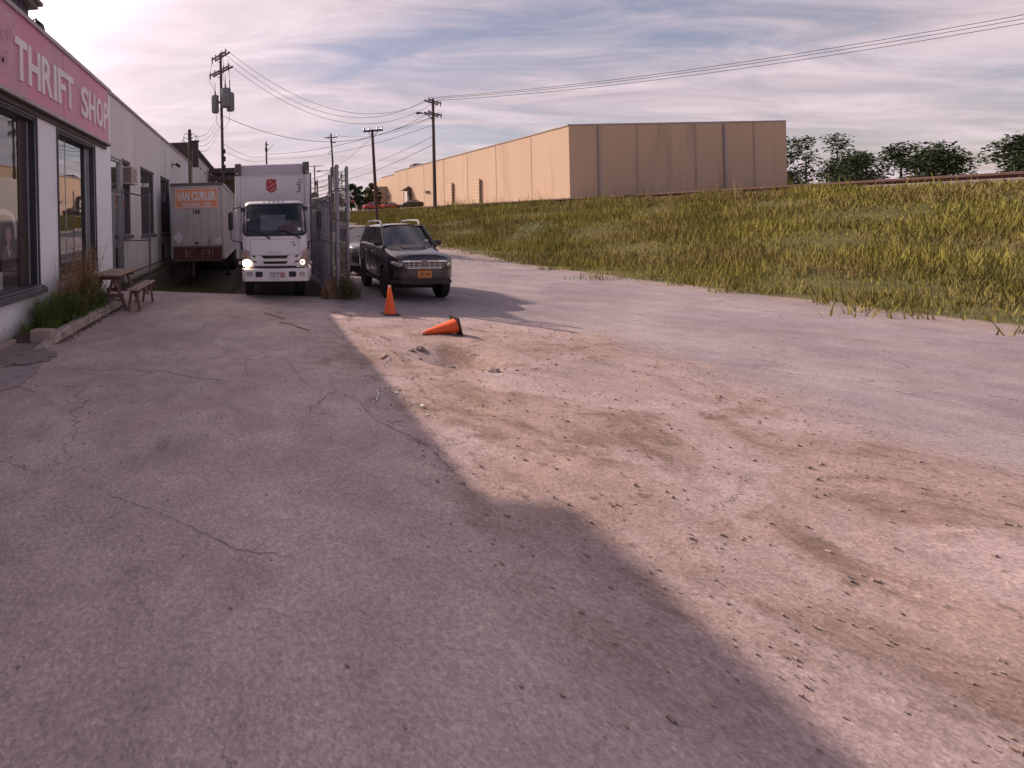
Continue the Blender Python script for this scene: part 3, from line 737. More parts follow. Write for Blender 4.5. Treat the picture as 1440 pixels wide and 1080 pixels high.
def emblem(fn, parent, back, face, txt, d, band=True):
    n = fn(0.5, 0.5, 1)-fn(0.5, 0.5, 0)
    mb = MB(); mb.prism([fn(u, v, d) for u, v in SP], -n*(d*0.98))
    e = build(mb, 'emblem', back, parent)
    mb = MB(); mb.prism([fn(0.5+(u-0.5)*0.88, 0.5+(v-0.5)*0.88, d*1.5) for u, v in SP], -n*(d*0.48))
    build(mb, 'shield_field', face, e)
    mb = MB()
    for word, (cx, cy), (w, h) in (('THE', (0.36, 0.745), (0.36, 0.15)), ('SALVATION', (0.5, 0.50), (0.86, 0.165)), ('ARMY', (0.62, 0.25), (0.48, 0.165))):
        def q(u, v, cx=cx, cy=cy, w=w, h=h): return fn(cx+(u-0.5)*w, cy+(v-0.5)*h+(u-0.5)*w*0.36, d*1.9)
        text_mb(word, q, -n*(d*0.35), 0.012, mb)
    build(mb, 'lettering', txt, e)
    return e
XV = Vector((1, 0, 0))
def sgn(u, v, o): return Vector((SX+o, 6.66+(7.82-6.66)*u, 4.60+(5.95-4.60)*v))
emblem(sgn, sign, sign_emblem, sign_pink, sign_emblem, 0.022)

# ---- rooftop house and flood light
ph = thing('rooftop_hut', (-7.6, 8.6, 5.98), 'dark ribbed metal hut with overhanging cornice on the shop roof', 'roof hut')
mb = MB(); mb.box(-9.2, -6.05, 5.2, 11.5, 5.98, 7.9)
build(mb, 'core', frame_dark, ph)
purple = material('purple_metal_rib', (0.085, 0.062, 0.095), 0.5, 0.2, var=0.1)
for k in range(24):
    y = 5.25+k*0.265
    if y+0.12 > 11.56: break
    r_ = MB(); r_.prism([(-6.05, y, 5.99), (-6.00, y+0.04, 5.99), (-6.00, y+0.13, 5.99), (-6.05, y+0.17, 5.99)], (0, 0, 1.9))
    build(r_, 'rib', purple, ph)
mb = MB(); mb.box(-6.05, -6.0, 11.44, 11.52, 5.985, 7.9)
build(mb, 'corner_trim', frame_dark, ph)
mb = MB(); mb.box(-9.5, -5.84, 4.9, 11.76, 7.9, 8.02); mb.box(-9.55, -5.74, 4.85, 11.86, 8.02, 8.12)
build(mb, 'cornice', material('cornice_grey', (0.20, 0.175, 0.17), 0.7, var=0.15), ph, bevel=0.01)
fl = thing('flood_light', (-5.9, 12.0, 6.0), 'small black flood light at the roof edge beside the ribbed hut', 'lamp')
mb = MB(); mb.tube([(-5.95, 11.7, 5.98), (-5.95, 11.7, 7.62), (-5.92, 11.8, 7.68)], 0.022, 6)
build(mb, 'bracket', black_mat, fl)
mb = MB(); mb.prism([(-5.95, 11.74, 7.70), (-5.82, 11.80, 7.60), (-5.76, 11.82, 7.30), (-5.92, 11.76, 7.36)], (0.02, 0.20, 0.0))
build(mb, 'lamp_housing', black_mat, fl, bevel=0.02)

# ---- air conditioner
ac = thing('air_conditioner', (BX_, 15.95, 3.5), 'beige window air conditioner sticking out of the white wall above the side door', 'air conditioner')
mb = MB(); mb.box(BX_-0.12, -4.44, 15.66, 16.28, 3.50, 4.12)
build(mb, 'case', ac_beige, ac, bevel=0.015)
for k in range(11):
    y = 15.655; z = 3.58+k*0.045
    b = MB(); b.box(-4.74, -4.50, 15.648, 15.660, z, z+0.022); build(b, 'louvre', ac_dark, ac)
for k in range(6):
    z = 3.60+k*0.08
    b = MB(); b.box(-4.440, -4.432, 15.74, 16.2, z, z+0.03); build(b, 'louvre', ac_dark, ac)

# ---- poster in the first window
po = thing('window_poster', (FX-0.30, 7.9, 0.9), 'poster of a seated dark haired woman behind the glass of the large front window', 'poster')
px = FX-0.202
def flat(pts, name, mat, o):
    mb = MB(); mb.prism([(px+o, y+0.13, z-(0.09 if z > 1.0 else 0)) for y, z in pts], (-0.0025, 0, 0)); return build(mb, name, mat, po)
def ell(cy, cz, ry, rz, a0=0, a1=360, n=22): return [(cy+ry*math.cos(R(a0+(a1-a0)*k/n)), cz+rz*math.sin(R(a0+(a1-a0)*k/n))) for k in range(n+(0 if a1-a0 == 360 else 1))]
flat([(7.1, 0.90), (8.30, 0.90), (8.30, 2.6), (7.1, 2.6)], 'backing', poster_back, -0.012)
flat([(7.25, 2.28)]+[(7.25, 2.46), (7.9, 2.46), (8.1, 2.42), (8.22, 2.32), (8.27, 2.1), (8.27, 1.9), (8.20, 1.9), (8.19, 2.1), (8.14, 2.24), (8.06, 2.32), (7.85, 2.36), (7.25, 2.34)], 'arch', poster_pale, -0.006)
flat([(7.78, 1.72), (7.76, 2.05), (7.84, 2.24), (7.96, 2.29), (8.08, 2.22), (8.14, 2.0), (8.12, 1.76), (8.02, 1.70)], 'hair', hair_mat, -0.004)
flat(ell(7.97, 1.98, 0.095, 0.145), 'face', skin_print, 0.0)
flat([(7.93, 1.86), (8.02, 1.86), (8.03, 1.74), (7.93, 1.74)], 'neck', skin_print, -0.001)
flat([(7.945, 2.005), (7.925, 2.012), (7.905, 2.005), (7.925, 1.995)], 'eye', hair_mat, 0.003)
flat([(8.03, 2.005), (8.012, 2.012), (7.995, 2.005), (8.012, 1.995)], 'eye', hair_mat, 0.003)
flat([(7.94, 1.905), (7.97, 1.898), (8.0, 1.905), (7.97, 1.915)], 'mouth', logo_red, 0.003)
flat([(7.74, 1.62), (7.86, 1.76), (7.93, 1.77), (8.02, 1.72), (8.10, 1.74), (8.20, 1.62), (8.24, 1.35), (8.2, 1.22), (7.74, 1.22)], 'shirt', stripe_print, 0.001)
flat([(7.89, 1.79), (7.93, 1.78), (8.01, 1.62), (8.02, 1.70), (8.06, 1.74), (8.0, 1.57), (7.97, 1.57)], 'collar', poster_pale, 0.004)
flat([(7.68, 1.24), (8.2, 1.24), (8.32, 1.12), (8.30, 0.95), (7.68, 0.95)], 'jeans', jean_print, 0.0)
flat([(7.22, 1.2), (7.5, 1.34), (7.62, 1.5), (7.66, 1.44), (7.56, 1.26), (7.22, 1.1)], 'sash', material('poster_orange', (0.36, 0.13, 0.08), 0.6), 0.003)
card = MB(); card.box(px-0.03, px+0.008, 7.5, 7.86, 0.9, 1.22)
tag(build(card, 'white_card', paper), 'plain white card propped at the foot of the window poster', 'card')

# ---- taller rear building
rb = thing('rear_building', (-9, 43, 0), 'taller white rear building with dark eaves behind the shop', 'building')
mb = MB(); mb.box(-16, -4.75, 31.06, 58, -1.0, 7.40)
build(mb, 'wall', block_wall, rb)
mb = MB(); mb.box(-16.2, -4.50, 31.0, 58.2, 7.55, 7.72); mb.box(-16.1, -4.62, 31.04, 58.1, 7.40, 7.55)
build(mb, 'eaves', dark_trim, rb)
mb = MB(); mb.box(-14, -4.64, 31.0, 31.055, 6.3, 7.395)
build(mb, 'gable_cladding', brown_siding, rb)
mb = MB()
for y in (33.0, 36.2, 39.4):
    mb = MB(); mb.box(-4.75, -4.71, y, y+0.9, 6.55, 6.63); build(mb, 'wall_trim', dark_trim, rb)
mb = MB(); mb.tube([(-4.72, 46, 7.3), (-4.55, 46, 7.0), (-4.7, 46, 6.7), (-4.55, 46, 6.2), (-4.7, 46.2, 5.6), (-4.7, 46.2, 0)], 0.07, 6); mb.lathe([(0.01, 0), (0.22, 0.05), (0.22, 0.5), (0.05, 0.6)], (-4.5, 49, 7.2), 10)
build(mb, 'downpipe', dark_trim, rb)
# loading canopy at the end of the dock
cn = thing('dock_canopy', (-1.0, 45, 0), 'dark slatted loading dock canopy behind the grey trailer', 'canopy')
mb = MB()
for x in (-4.2, 1.6):
    for y in (42, 49): mb.box(x-0.12, x+0.12, y-0.12, y+0.12, -0.2, 6.6)
build(mb, 'post', steel_dark, cn)
for z in (5.45, 6.30, 7.0):
    mb = MB(); mb.box(-4.6, 2.2, 41.6, 41.75, z-0.28, z+0.18); build(mb, 'fascia', dark_trim, cn)
mb = MB(); mb.box(-4.6, 2.2, 41.75, 49.5, 6.95, 7.1); build(mb, 'roof', dark_trim, cn)
mb = MB(); mb.box(-4.6, 2.2, 49.4, 49.5, -0.2, 6.95); build(mb, 'back_wall', tan_dark, cn)

# ---- dock retaining wall beside the pit
dw = MB()
rows = []
dw.prism([(-4.42, 14.1, -1.3), (-4.42, 14.1, 0.02), (-4.42, 30.9, 0.06), (-4.42, 30.9, -1.3)], (0.10, 0, 0))
dw.box(-4.3, -0.2, 33.2, 33.5, -1.2, 1.15)  # unseen end wall, added to block light from behind the trailer
tag(build(dw, 'dock_wall_and_light_block', dock_concrete, bevel=0.015), kind='structure')

# ================================================================== FLOWER BED, TABLE, BENCH
bed = MB()
bed.grid([[(x, y, 0.0 if (i in (0, 6) or j in (0, 16)) else 0.05+0.04*rnd.random()+0.05*math.sin(i)) for i, x in enumerate([-4.5, -4.38, -4.25, -4.12, -4.0, -3.88, -3.76])] for j, y in enumerate([7.55+k*0.3 for k in range(17)])])
bed_soil = material('bed_soil', (0.085, 0.058, 0.045), 0.95, var=0.4, scale=9, bump=0.7, bscale=25)
tag(build(bed, 'flower_bed_soil', bed_soil, smooth=True), kind='structure')
def kerb(y0, y1, x0, x1, taper, label):
    mb = MB(); rows = []
    n = 14; r2 = random.Random(int(y0*10))
    for k in range(n+1):
        t = k/n; y = y0+(y1-y0)*t; x = x0+(x1-x0)*t
        h = 0.165*(smoothstep(t*2.2)*0.85+0.15 if taper else 1)+r2.uniform(-.006, .006)
        j = r2.uniform(-.006, .006)
        rows.append([(x-0.17, y, -0.03), (x-0.17, y, h-0.015), (x-0.15, y, h), (x-0.03+j, y, h-0.003), (x-0.005+j, y, h-0.03), (x+0.012+j, y, -0.03)])
    mb.grid(rows); m = len(rows[0])
    mb.add(rows[0], [tuple(range(m))]); mb.add(rows[-1], [tuple(reversed(range(m)))])
    return tag(build(mb, 'kerb_stone', concrete, at=(x0-0.08, (y0+y1)/2, 0), smooth=True, angle=35), label, 'kerb', 'kerb stones edging the flower bed')
kerb(7.05, 9.20, -3.58, -3.60, True, 'worn concrete kerb stone that tapers down to the pavement beside the square block')
kerb(9.23, 11.0, -3.60, -3.53, False, 'chipped concrete kerb stone ending next to the picnic table')
mb = MB(); mb.box(-4.02, -3.63, 7.52, 7.72, -0.02, 0.235)
tag(build(mb, 'concrete_block', concrete_pale, at=(-3.82, 7.6, 0), bevel=0.025, seg=2), 'square pale concrete block at the near end of the flower bed', 'block')

def blades(mb, c, n, h, spread, lean, w, r2, kinks=4, sag=0.5):
    for _ in range(n):
        a = r2.uniform(0, 2*math.pi); d = spread*math.sqrt(r2.random())
        x, y = c[0]+d*math.cos(a), c[1]+d*math.sin(a); hh = h*r2.uniform(0.55, 1.1)
        b = a+r2.uniform(-1, 1); ln = lean*r2.uniform(0.2, 1.2); ww = w*r2.uniform(0.6, 1.2)
        sx, sy = -math.sin(b)*ww, math.cos(b)*ww
        rows = []
        for k in range(kinks+1):
            t = k/kinks; f = (1-t**1.6)
            z = hh*(t-sag*ln*t*t*0.6); q = ln*hh*t*t
            px_, py_ = x+math.cos(b)*q, y+math.sin(b)*q
            rows.append([(px_-sx*f, py_-sy*f, c[2]+z), (px_+sx*f+1e-4, py_+sy*f, c[2]+z)])
        mb.grid(rows)
def grass_clump(c, n, h, spread, label, seed, mat=grass_green):
    r2 = random.Random(seed); mb = MB(); blades(mb, c, n, h, spread, 0.75, 0.0065, r2)
    return tag(build(mb, 'grass_clump', mat, at=c, fix=False), label, 'grass clump', 'green grass clumps in the flower bed')
grass_clump((-4.10, 8.45, 0.06), 520, 0.80, 0.25, 'lush dark green grass clump against the white wall behind the concrete block', 11)
grass_clump((-4.02, 8.95, 0.06), 520, 0.76, 0.25, 'green grass clump between the first clump and the dry stalks', 12)
grass_clump((-3.90, 9.75, 0.06), 320, 0.56, 0.20, 'low green grass clump at the foot of the brown dry stalks', 13)
grass_clump((-4.22, 9.35, 0.06), 420, 0.74, 0.22, 'green grass clump close to the wall under the dry stalks', 15)
grass_clump((-3.86, 10.3, 0.06), 300, 0.50, 0.18, 'green grass clump nearest to the picnic table', 16)
grass_clump((-3.84, 9.2, 0.05), 260, 0.42, 0.16, 'short green grass clump spilling over the kerb', 17)
grass_clump((-4.3, 7.95, 0.05), 60, 0.42, 0.10, 'sparse thin grass tuft between wall and concrete block', 14)
def dry_weed(c, stems, h, label, seed, spread=0.13, leafy=0.5, mat=grass_dry):
    r2 = random.Random(seed); mb = MB()
    for _ in range(stems):
        a = r2.uniform(0, 6.28); d = spread*math.sqrt(r2.random()); x, y = c[0]+d*math.cos(a), c[1]+d*math.sin(a)
        hh = h*r2.uniform(0.35, 1.08); b = r2.uniform(0, 6.28); ln = r2.uniform(0.02, 0.42)*r2.random()+0.02
        pts = [(x+math.cos(b)*ln*hh*(k/5)**1.5, y+math.sin(b)*ln*hh*(k/5)**1.5, c[2]+hh*k/5) for k in range(6)]
        mb.tube(pts, [0.006, 0.005, 0.0045, 0.004, 0.003, 0.0015], 3, False)
        for k in range(int(26*leafy)+8):
            t = r2.uniform(0.15, 1.0); i = min(4, int(t*5)); f = t*5-i
            p = Vector(pts[i]).lerp(Vector(pts[i+1]), f)
            e = r2.uniform(0, 6.28); l = r2.uniform(0.04, 0.13)*(1.15-t*0.6); up = r2.uniform(-0.3, 0.9)
            q = p+Vector((math.cos(e)*l, math.sin(e)*l, up*l)); s = Vector((-math.sin(e), math.cos(e), 0.3))*r2.uniform(0.004, 0.010)
            m_ = p.lerp(q, 0.5)
            mb.add([p, m_+s, q, m_-s], [(0, 1, 2, 3)])
    return tag(build(mb, 'dry_weed', mat, at=c, fix=False), label, 'weed', 'dry weeds in the flower bed')
dry_weed((-4.10, 9.30, 0.05), 110, 1.30, 'tall brown dry weed stalks in front of the second shop window', 21, 0.24)
dry_weed((-3.98, 9.95, 0.05), 150, 1.58, 'tallest bushy mass of rust brown weed stalks in the flower bed', 22, 0.27)
dry_weed((-4.14, 10.45, 0.05), 110, 1.50, 'brown weed stalks beside the end of the picnic table', 23, 0.24)
dry_weed((-3.82, 9.25, 0.05), 26, 0.55, 'short straw coloured weed tuft leaning over the kerb', 24, 0.13)
dry_weed((-3.86, 10.5, 0.05), 30, 0.82, 'grey brown weed tuft under the near edge of the picnic table', 25, 0.14, mat=weed_mat)
def leafy_stem(c, h, label, seed):
    r2 = random.Random(seed); t = thing('leafy_plant', c, label, 'plant')
    mb = MB(); pts = [(c[0], c[1], c[2]), (c[0]+0.02, c[1], c[2]+h*0.5), (c[0]+0.05, c[1]-0.02, c[2]+h)]
    mb.tube(pts, [0.008, 0.006, 0.003], 5); build(mb, 'stem', weed_mat, t)
    mb = MB()
    for k in range(22):
        p = Vector(pts[1]).lerp(Vector(pts[2]), r2.uniform(0.55, 1.0)); e = r2.uniform(0, 6.28); l = r2.uniform(0.07, 0.14)
        q = p+Vector((math.cos(e)*l, math.sin(e)*l, r2.uniform(-0.05, 0.06))); s = Vector((-math.sin(e), math.cos(e), 0.2))*l*0.22; m_ = p.lerp(q, 0.55)
        mb.add([p, m_+s, q, m_-s], [(0, 1, 2, 3)])
    build(mb, 'leaves', leaf_dark, t, fix=False)
leafy_stem((-4.22, 11.2, 0.05), 1.42, 'single dark leafy stem standing above the far end of the flower bed', 31)
def low_shrub(c, rad, n, label, seed):
    r2 = random.Random(seed); mb = MB()
    for _ in range(n):
        d = Vector((r2.gauss(0, 1), r2.gauss(0, 1), abs(r2.gauss(0, 1)))).normalized()*(r2.random()**0.45)
        p = Vector((c[0]+d.x*rad[0], c[1]+d.y*rad[1], c[2]+d.z*rad[2])); e = r2.uniform(0, 6.28); l = r2.uniform(0.03, 0.075)
        q = p+Vector((math.cos(e)*l, math.sin(e)*l, r2.uniform(-0.03, 0.05))); s = Vector((-math.sin(e), math.cos(e), r2.uniform(-.5, .5)))*l*0.28; m_ = p.lerp(q, 0.5)
        mb.add([p, m_+s, q, m_-s], [(0, 1, 2, 3)])
    for _ in range(14):
        mb.tube([(c[0]+r2.uniform(-.05, .05), c[1]+r2.uniform(-.05, .05), c[2]), (c[0]+r2.uniform(-.6, .6)*rad[0], c[1]+r2.uniform(-.6, .6)*rad[1], c[2]+rad[2]*0.7)], 0.005, 3, False)
    return tag(build(mb, 'leafy_shrub', shrub_mat, at=c, fix=False), label, 'shrub', 'leafy shrubs in the flower bed')
shrub_mat = material('shrub_leaf', (0.085, 0.125, 0.035), 0.6, var=0.5, scale=7, spec=0.3)
low_shrub((-3.92, 9.05, 0.05), (0.40, 0.55, 0.65), 1300, 'bushy leafy shrub rising behind the tapered kerb stone', 61)
low_shrub((-3.90, 9.95, 0.05), (0.40, 0.60, 0.95), 1700, 'taller bushy leafy shrub among the brown stalks', 62)
low_shrub((-4.05, 10.65, 0.05), (0.34, 0.4, 0.85), 800, 'leafy shrub touching the end of the picnic table', 63)
debris = MB(); r2 = random.Random(5)
for _ in range(420):
    y = r2.uniform(7.5, 11.2); x = -3.57+0.012*(y-7)+abs(r2.gauss(0, 0.07)); l = r2.uniform(0.012, 0.05); a = r2.uniform(0, 6.28)
    debris.obox((x, y, 0.006), (l, l*0.45, 0.007), Matrix.Rotation(a, 3, 'Z'))
tag(build(debris, 'leaf_litter', material('leaf_litter_brown', (0.12, 0.065, 0.045), 0.95, var=0.4, scale=12), fix=False), kind='stuff')
litter = MB()
for _ in range(5200):
    x = r2.uniform(1.2, 6.0); y = r2.uniform(1.2, 9.7)
    if r2.random() > 0.35+0.65*(math.sin(x*2.1+y)*math.sin(y*1.7-x)): continue
    l = r2.uniform(0.004, 0.014) if r2.random() < 0.992 else r2.uniform(0.018, 0.034)
    litter.obox((x, y, ground_z(x, y)+relief(x, y)+l*0.2), (l, l*0.8, l*0.6), Matrix.Rotation(r2.uniform(0, 6), 3, 'Z'))
for _ in range(420):
    x = r2.uniform(1.3, 5.2); y = r2.uniform(1.5, 9.6); l = r2.uniform(0.008, 0.024)*(1.6 if r2.random() < 0.06 else 1)
    litter.obox((x, y, ground_z(x, y)+relief(x, y)*(x > 2.1)+l*0.2), (l, l*0.8, l*0.6), Euler((r2.uniform(-.4, .4), r2.uniform(-.4, .4), r2.uniform(0, 6))).to_matrix())
for _ in range(160):
    x = r2.uniform(-3.4, 1.4); y = r2.uniform(1.4, 9); l = r2.uniform(0.006, 0.018)
    litter.obox((x, y, l*0.25), (l, l*0.8, l*0.6), Matrix.Rotation(r2.uniform(0, 6), 3, 'Z'))
tag(build(litter, 'gravel', stone_mat, fix=False), kind='stuff')
rub = MB()
def rock(mb, c, s, r2):
    vs = []; n = 6
    rows = [[(c[0]+s*math.cos(2*math.pi*i/n+0.3*j)*q*r2.uniform(.8, 1.15), c[1]+s*math.sin(2*math.pi*i/n+0.3*j)*q*r2.uniform(.8, 1.15), c[2]+s*zz) for i in range(n)] for j, (q, zz) in enumerate([(0.8, -0.2), (1.0, 0.25), (0.55, 0.62)])]
    mb.grid(rows, True); mb.add(rows[-1], [tuple(range(n))])
# lumps of broken asphalt round the hollow
LUMPS = ['dark lump of broken asphalt at the rim of the hollow in the dirt']*16
for i in range(9):
    a = r2.uniform(2.0, 5.2); d = r2.uniform(0.42, 0.72); x = 2.85+d*math.cos(a); y = 7.0+d*math.sin(a); s = r2.uniform(0.03, 0.085)
    mb = MB(); rock(mb, (x, y, relief(x, y)), s, r2)
    tag(build(mb, 'asphalt_lump', stone_mat if i % 3 else old_paving, at=(x, y, 0), smooth=False), LUMPS[i], 'rubble', 'lumps of broken asphalt round the hollow')

# ---- picnic table
tb = thing('picnic_table', (-3.69, 11.2, 0), 'weathered brown wooden picnic table beside the white shop wall', 'table')
for k in range(5):
    x = -4.05+k*0.146
    mb = MB(); mb.box(x, x+0.136, 10.42+0.02*(k % 2), 12.02-0.015*(k % 3), 0.825, 0.868)
    build(mb, 'plank', wood_old, tb, bevel=0.006)
for y in (10.66, 11.74):
    mb = MB(); mb.beam((-3.56, y, 0.82), (-3.24, y, 0.0), 0.05, 0.12, (0, 1, 0)); build(mb, 'leg', wood_dark, tb)
    mb = MB(); mb.beam((-3.84, y+0.052, 0.82), (-4.16, y+0.052, 0.0), 0.05, 0.12, (0, 1, 0)); build(mb, 'leg', wood_dark, tb)
    mb = MB(); mb.box(-4.03, -3.35, y-0.055, y-0.012, 0.73, 0.824); build(mb, 'crossbar', wood_dark, tb)
    mb = MB(); mb.box(-4.08, -3.30, y-0.05, y-0.008, 0.30, 0.39); build(mb, 'crossbar', wood_dark, tb)
mb = MB(); mb.beam((-3.70, 10.70, 0.35), (-3.70, 11.2, 0.80), 0.09, 0.04, (1, 0, 0)); build(mb, 'brace', wood_dark, tb)
mb = MB(); mb.beam((-3.70, 11.70, 0.35), (-3.70, 11.22, 0.80), 0.09, 0.04, (1, 0, 0)); build(mb, 'brace', wood_dark, tb)
bn = thing('bench', (-2.98, 11.1, 0), 'narrow wooden bench standing along the picnic table', 'bench')
for k in range(2):
    mb = MB(); mb.box(-3.115+k*0.138, -2.985+k*0.138, 10.28, 12.02, 0.505, 0.548); build(mb, 'plank', wood_old, bn, bevel=0.006)
for y in (10.5, 11.80):
    mb = MB(); mb.beam((-2.93, y, 0.50), (-2.86, y-0.02, 0.0), 0.04, 0.10, (0, 1, 0)); build(mb, 'leg', wood_dark, bn)
    mb = MB(); mb.beam((-3.06, y, 0.50), (-3.13, y-0.02, 0.0), 0.04, 0.10, (0, 1, 0)); build(mb, 'leg', wood_dark, bn)
    mb = MB(); mb.box(-3.10, -2.86, y+0.024, y+0.06, 0.42, 0.503); build(mb, 'crossbar', wood_dark, bn)
for a, b in ((10.55, 10.95), (11.75, 11.35)):
    mb = MB(); mb.beam((-2.98, a, 0.22), (-2.98, b, 0.50), 0.035, 0.06, (1, 0, 0)); build(mb, 'brace', wood_old, bn)

# ---- sticks and litter
def stick(pts, r, label, name='twig', mat=twig_mat, cat='twig'):
    mb = MB(); mb.tube([(x, y, r*1.05+0.003*i % 0.01) for i, (x, y) in enumerate(pts)], r, 6)
    return tag(build(mb, name, mat, at=(pts[0][0], pts[0][1], 0), smooth=True), label, cat)
stick([(0.06, 10.22), (0.2, 10.0), (0.30, 9.84), (0.46, 9.54)], 0.012, 'long pale stick on the asphalt in front of the truck')
stick([(0.34, 9.23), (0.48, 9.14), (0.58, 9.08), (0.64, 8.86), (0.74, 8.74), (0.86, 8.53)], 0.011, 'kinked pale twig lying nearer than the long stick')
stick([(0.28, 10.28), (0.46, 10.2)], 0.009, 'short splinter of wood above the long stick')
stick([(1.33, 5.53), (1.31, 5.38), (1.235, 5.2)], 0.007, 'white drinking straw on the shaded asphalt near the dirt', 'straw', litter_mat, 'straw')
stick([(1.70, 6.80), (1.84, 7.04)], 0.013, 'small split stick on the sunlit dirt')
for i, (x, y, s, lab) in enumerate([(1.53, 5.46, 0.022, 'white scrap of paper at the edge of the shade'), (1.69, 5.08, 0.030, 'larger white paper scrap on the sunlit gravel'), (1.66, 4.86, 0.016, 'smallest white paper scrap on the sunlit gravel')]):
    mb = MB(); rock(mb, (x, y, 0.006), s, rnd); tag(build(mb, 'paper_scrap', litter_mat, at=(x, y, 0)), lab, 'litter')

# ---- traffic cones
def cone(loc, label, rot=None):
    t = thing('traffic_cone', (0, 0, 0), label, 'traffic cone', 'orange traffic cones by the roadworks')
    mb = MB(); mb.lathe([(0.125, 0.025), (0.118, 0.05), (0.030, 0.575), (0.024, 0.58)], n=24); build(mb, 'body', orange_cone, t, smooth=True)
    mb = MB(); mb.lathe([(0.0325, 0.555), (0.028, 0.62), (0.018, 0.622)], n=20); build(mb, 'tip', cone_pale, t, smooth=True)
    mb = MB(); mb.box(-0.17, 0.17, -0.17, 0.17, 0.0, 0.026); build(mb, 'base', black_plastic, t, bevel=0.012, seg=2)
    t.location = loc
    if rot: t.rotation_euler = rot
    return t
cone((2.73, 10.09, 0.0), 'upright orange traffic cone with pale tip in front of the dark car')
cone((3.36, 8.30, 0.16), 'toppled orange traffic cone lying on the sunlit dirt', (0, R(-102), R(4)))

# ================================================================== CHAIN LINK
def mesh_wire(mb, org, u, v, w, h, p, r):
    org, u, v = Vector(org), Vector(u), Vector(v); n = int(w/p); k_n = int(h/p)
    nrm = u.cross(v).normalized()
    for i in range(n):
        pts = []
        for k in range(k_n+1):
            uu = (i+((k+i) % 2))*p
            pts.append(org+u*min(uu, w)+v*(k*p)+nrm*(r*(1 if (k % 2) else -1)))
        mb.tube(pts, r, 3, False)
def post(mb, a, b, r, cap=True):
    mb.cyl(a, b, r, n=12)
    if cap: mb.lathe([(r*1.15, -0.01), (r*1.2, 0.03), (r*0.8, 0.08), (0.004, 0.095)], b, 12)
def barb(mb, a, b, n, r2, sag=0.03):
    a, b = Vector(a), Vector(b); pts = [a.lerp(b, k/8)-Vector((0, 0, sag*4*(k/8)*(1-k/8))) for k in range(9)]
    mb.tube(pts, 0.005, 4)
    for k in range(n):
        p = a.lerp(b, (k+0.5)/n)-Vector((0, 0, sag*4*((k+.5)/n)*(1-(k+.5)/n)))
        for _ in range(2):
            d = Vector((r2.uniform(-1, 1), r2.uniform(-1, 1), r2.uniform(-1, 1))).normalized()*0.035
            mb.tube([p-d, p+d], 0.003, 3, False)
# panel by the picnic table
pg = thing('chain_link_barrier', (-4.2, 15.1, 0), 'small chain link panel on two thin posts beside the shop wall behind the table', 'fence')
mb = MB(); post(mb, (-4.66, 15.1, 0), (-4.66, 15.1, 3.24), 0.03); build(mb, 'post', steel, pg, smooth=True)
mb = MB(); post(mb, (-3.74, 15.1, 0), (-3.72, 15.1, 3.02), 0.034); build(mb, 'post', steel_dark, pg, smooth=True)
for z, z2, r in ((3.18, 2.98, 0.028), (1.52, 1.52, 0.02)):
    mb = MB(); mb.cyl((-4.64, 15.1, z), (-3.74, 15.1, z2), r, n=10); build(mb, 'rail', steel_dark, pg, smooth=True)
mb = MB(); mesh_wire(mb, (-4.64, 15.1, 0.06), (1, 0, 0), (0, 0, 1), 0.90, 2.98, 0.042, 0.0028)
tag(build(mb, 'mesh', steel, pg, fix=False), kind='stuff')
# gate leaf swung open beside the truck
gt = thing('chain_link_gate', (1.86, 14.5, 0), 'open chain link gate leaf standing along the right side of the white truck', 'gate')
gx = lambda y: 1.875-0.012*(y-12.5)
mb = MB(); post(mb, (1.875, 12.5, 0.06), (1.93, 12.5, 3.40), 0.030); build(mb, 'stile', steel_dark, gt, smooth=True)
mb = MB(); post(mb, (1.825, 16.7, 0.04), (1.83, 16.7, 3.72), 0.034); build(mb, 'stile', steel_dark, gt, smooth=True)
for za, zb, r, m_ in ((2.70, 2.80, 0.024, steel), (1.46, 1.58, 0.022, steel), (0.10, 0.12, 0.026, steel)):
    mb = MB(); mb.cyl((1.875, 12.52, za), (1.825, 16.68, zb), r, n=10); build(mb, 'rail', m_, gt, smooth=True)
mb = MB(); mb.cyl((1.84, 12.2, 0.03), (1.80, 16.5, 0.10), 0.028, n=10); build(mb, 'drop_rail', chrome, gt, smooth=True)
mb = MB(); mesh_wire(mb, (1.87, 12.54, 0.12), (-0.012, 1, 0), (0, 0, 1), 4.12, 2.62, 0.040, 0.0030)
tag(build(mb, 'mesh', steel, gt, fix=False), kind='stuff')
slat_mat = material('privacy_slat', (0.46, 0.46, 0.52), 0.6, var=0.15, scale=3, dirt=(0.30, 0.28, 0.31), dirt_amt=0.2)
k = 0; y = 12.62
while y < 16.6:
    if k % 7 not in (3,):
        mb = MB(); mb.box(gx(y)-0.006, gx(y)+0.002, y, y+0.055, 0.15+0.03*(k % 3), 2.2+0.4*((k*37) % 10)/10)
        build(mb, 'slat', slat_mat, gt)
    y += 0.10; k += 1
mb = MB(); r2 = random.Random(3)
for z in (3.0, 3.18, 3.34): barb(mb, (1.9, 12.5, z), (1.83, 16.7, z+0.25), 18, r2)
tag(build(mb, 'barbed_wire', wire_mat, gt, fix=False), kind='stuff')
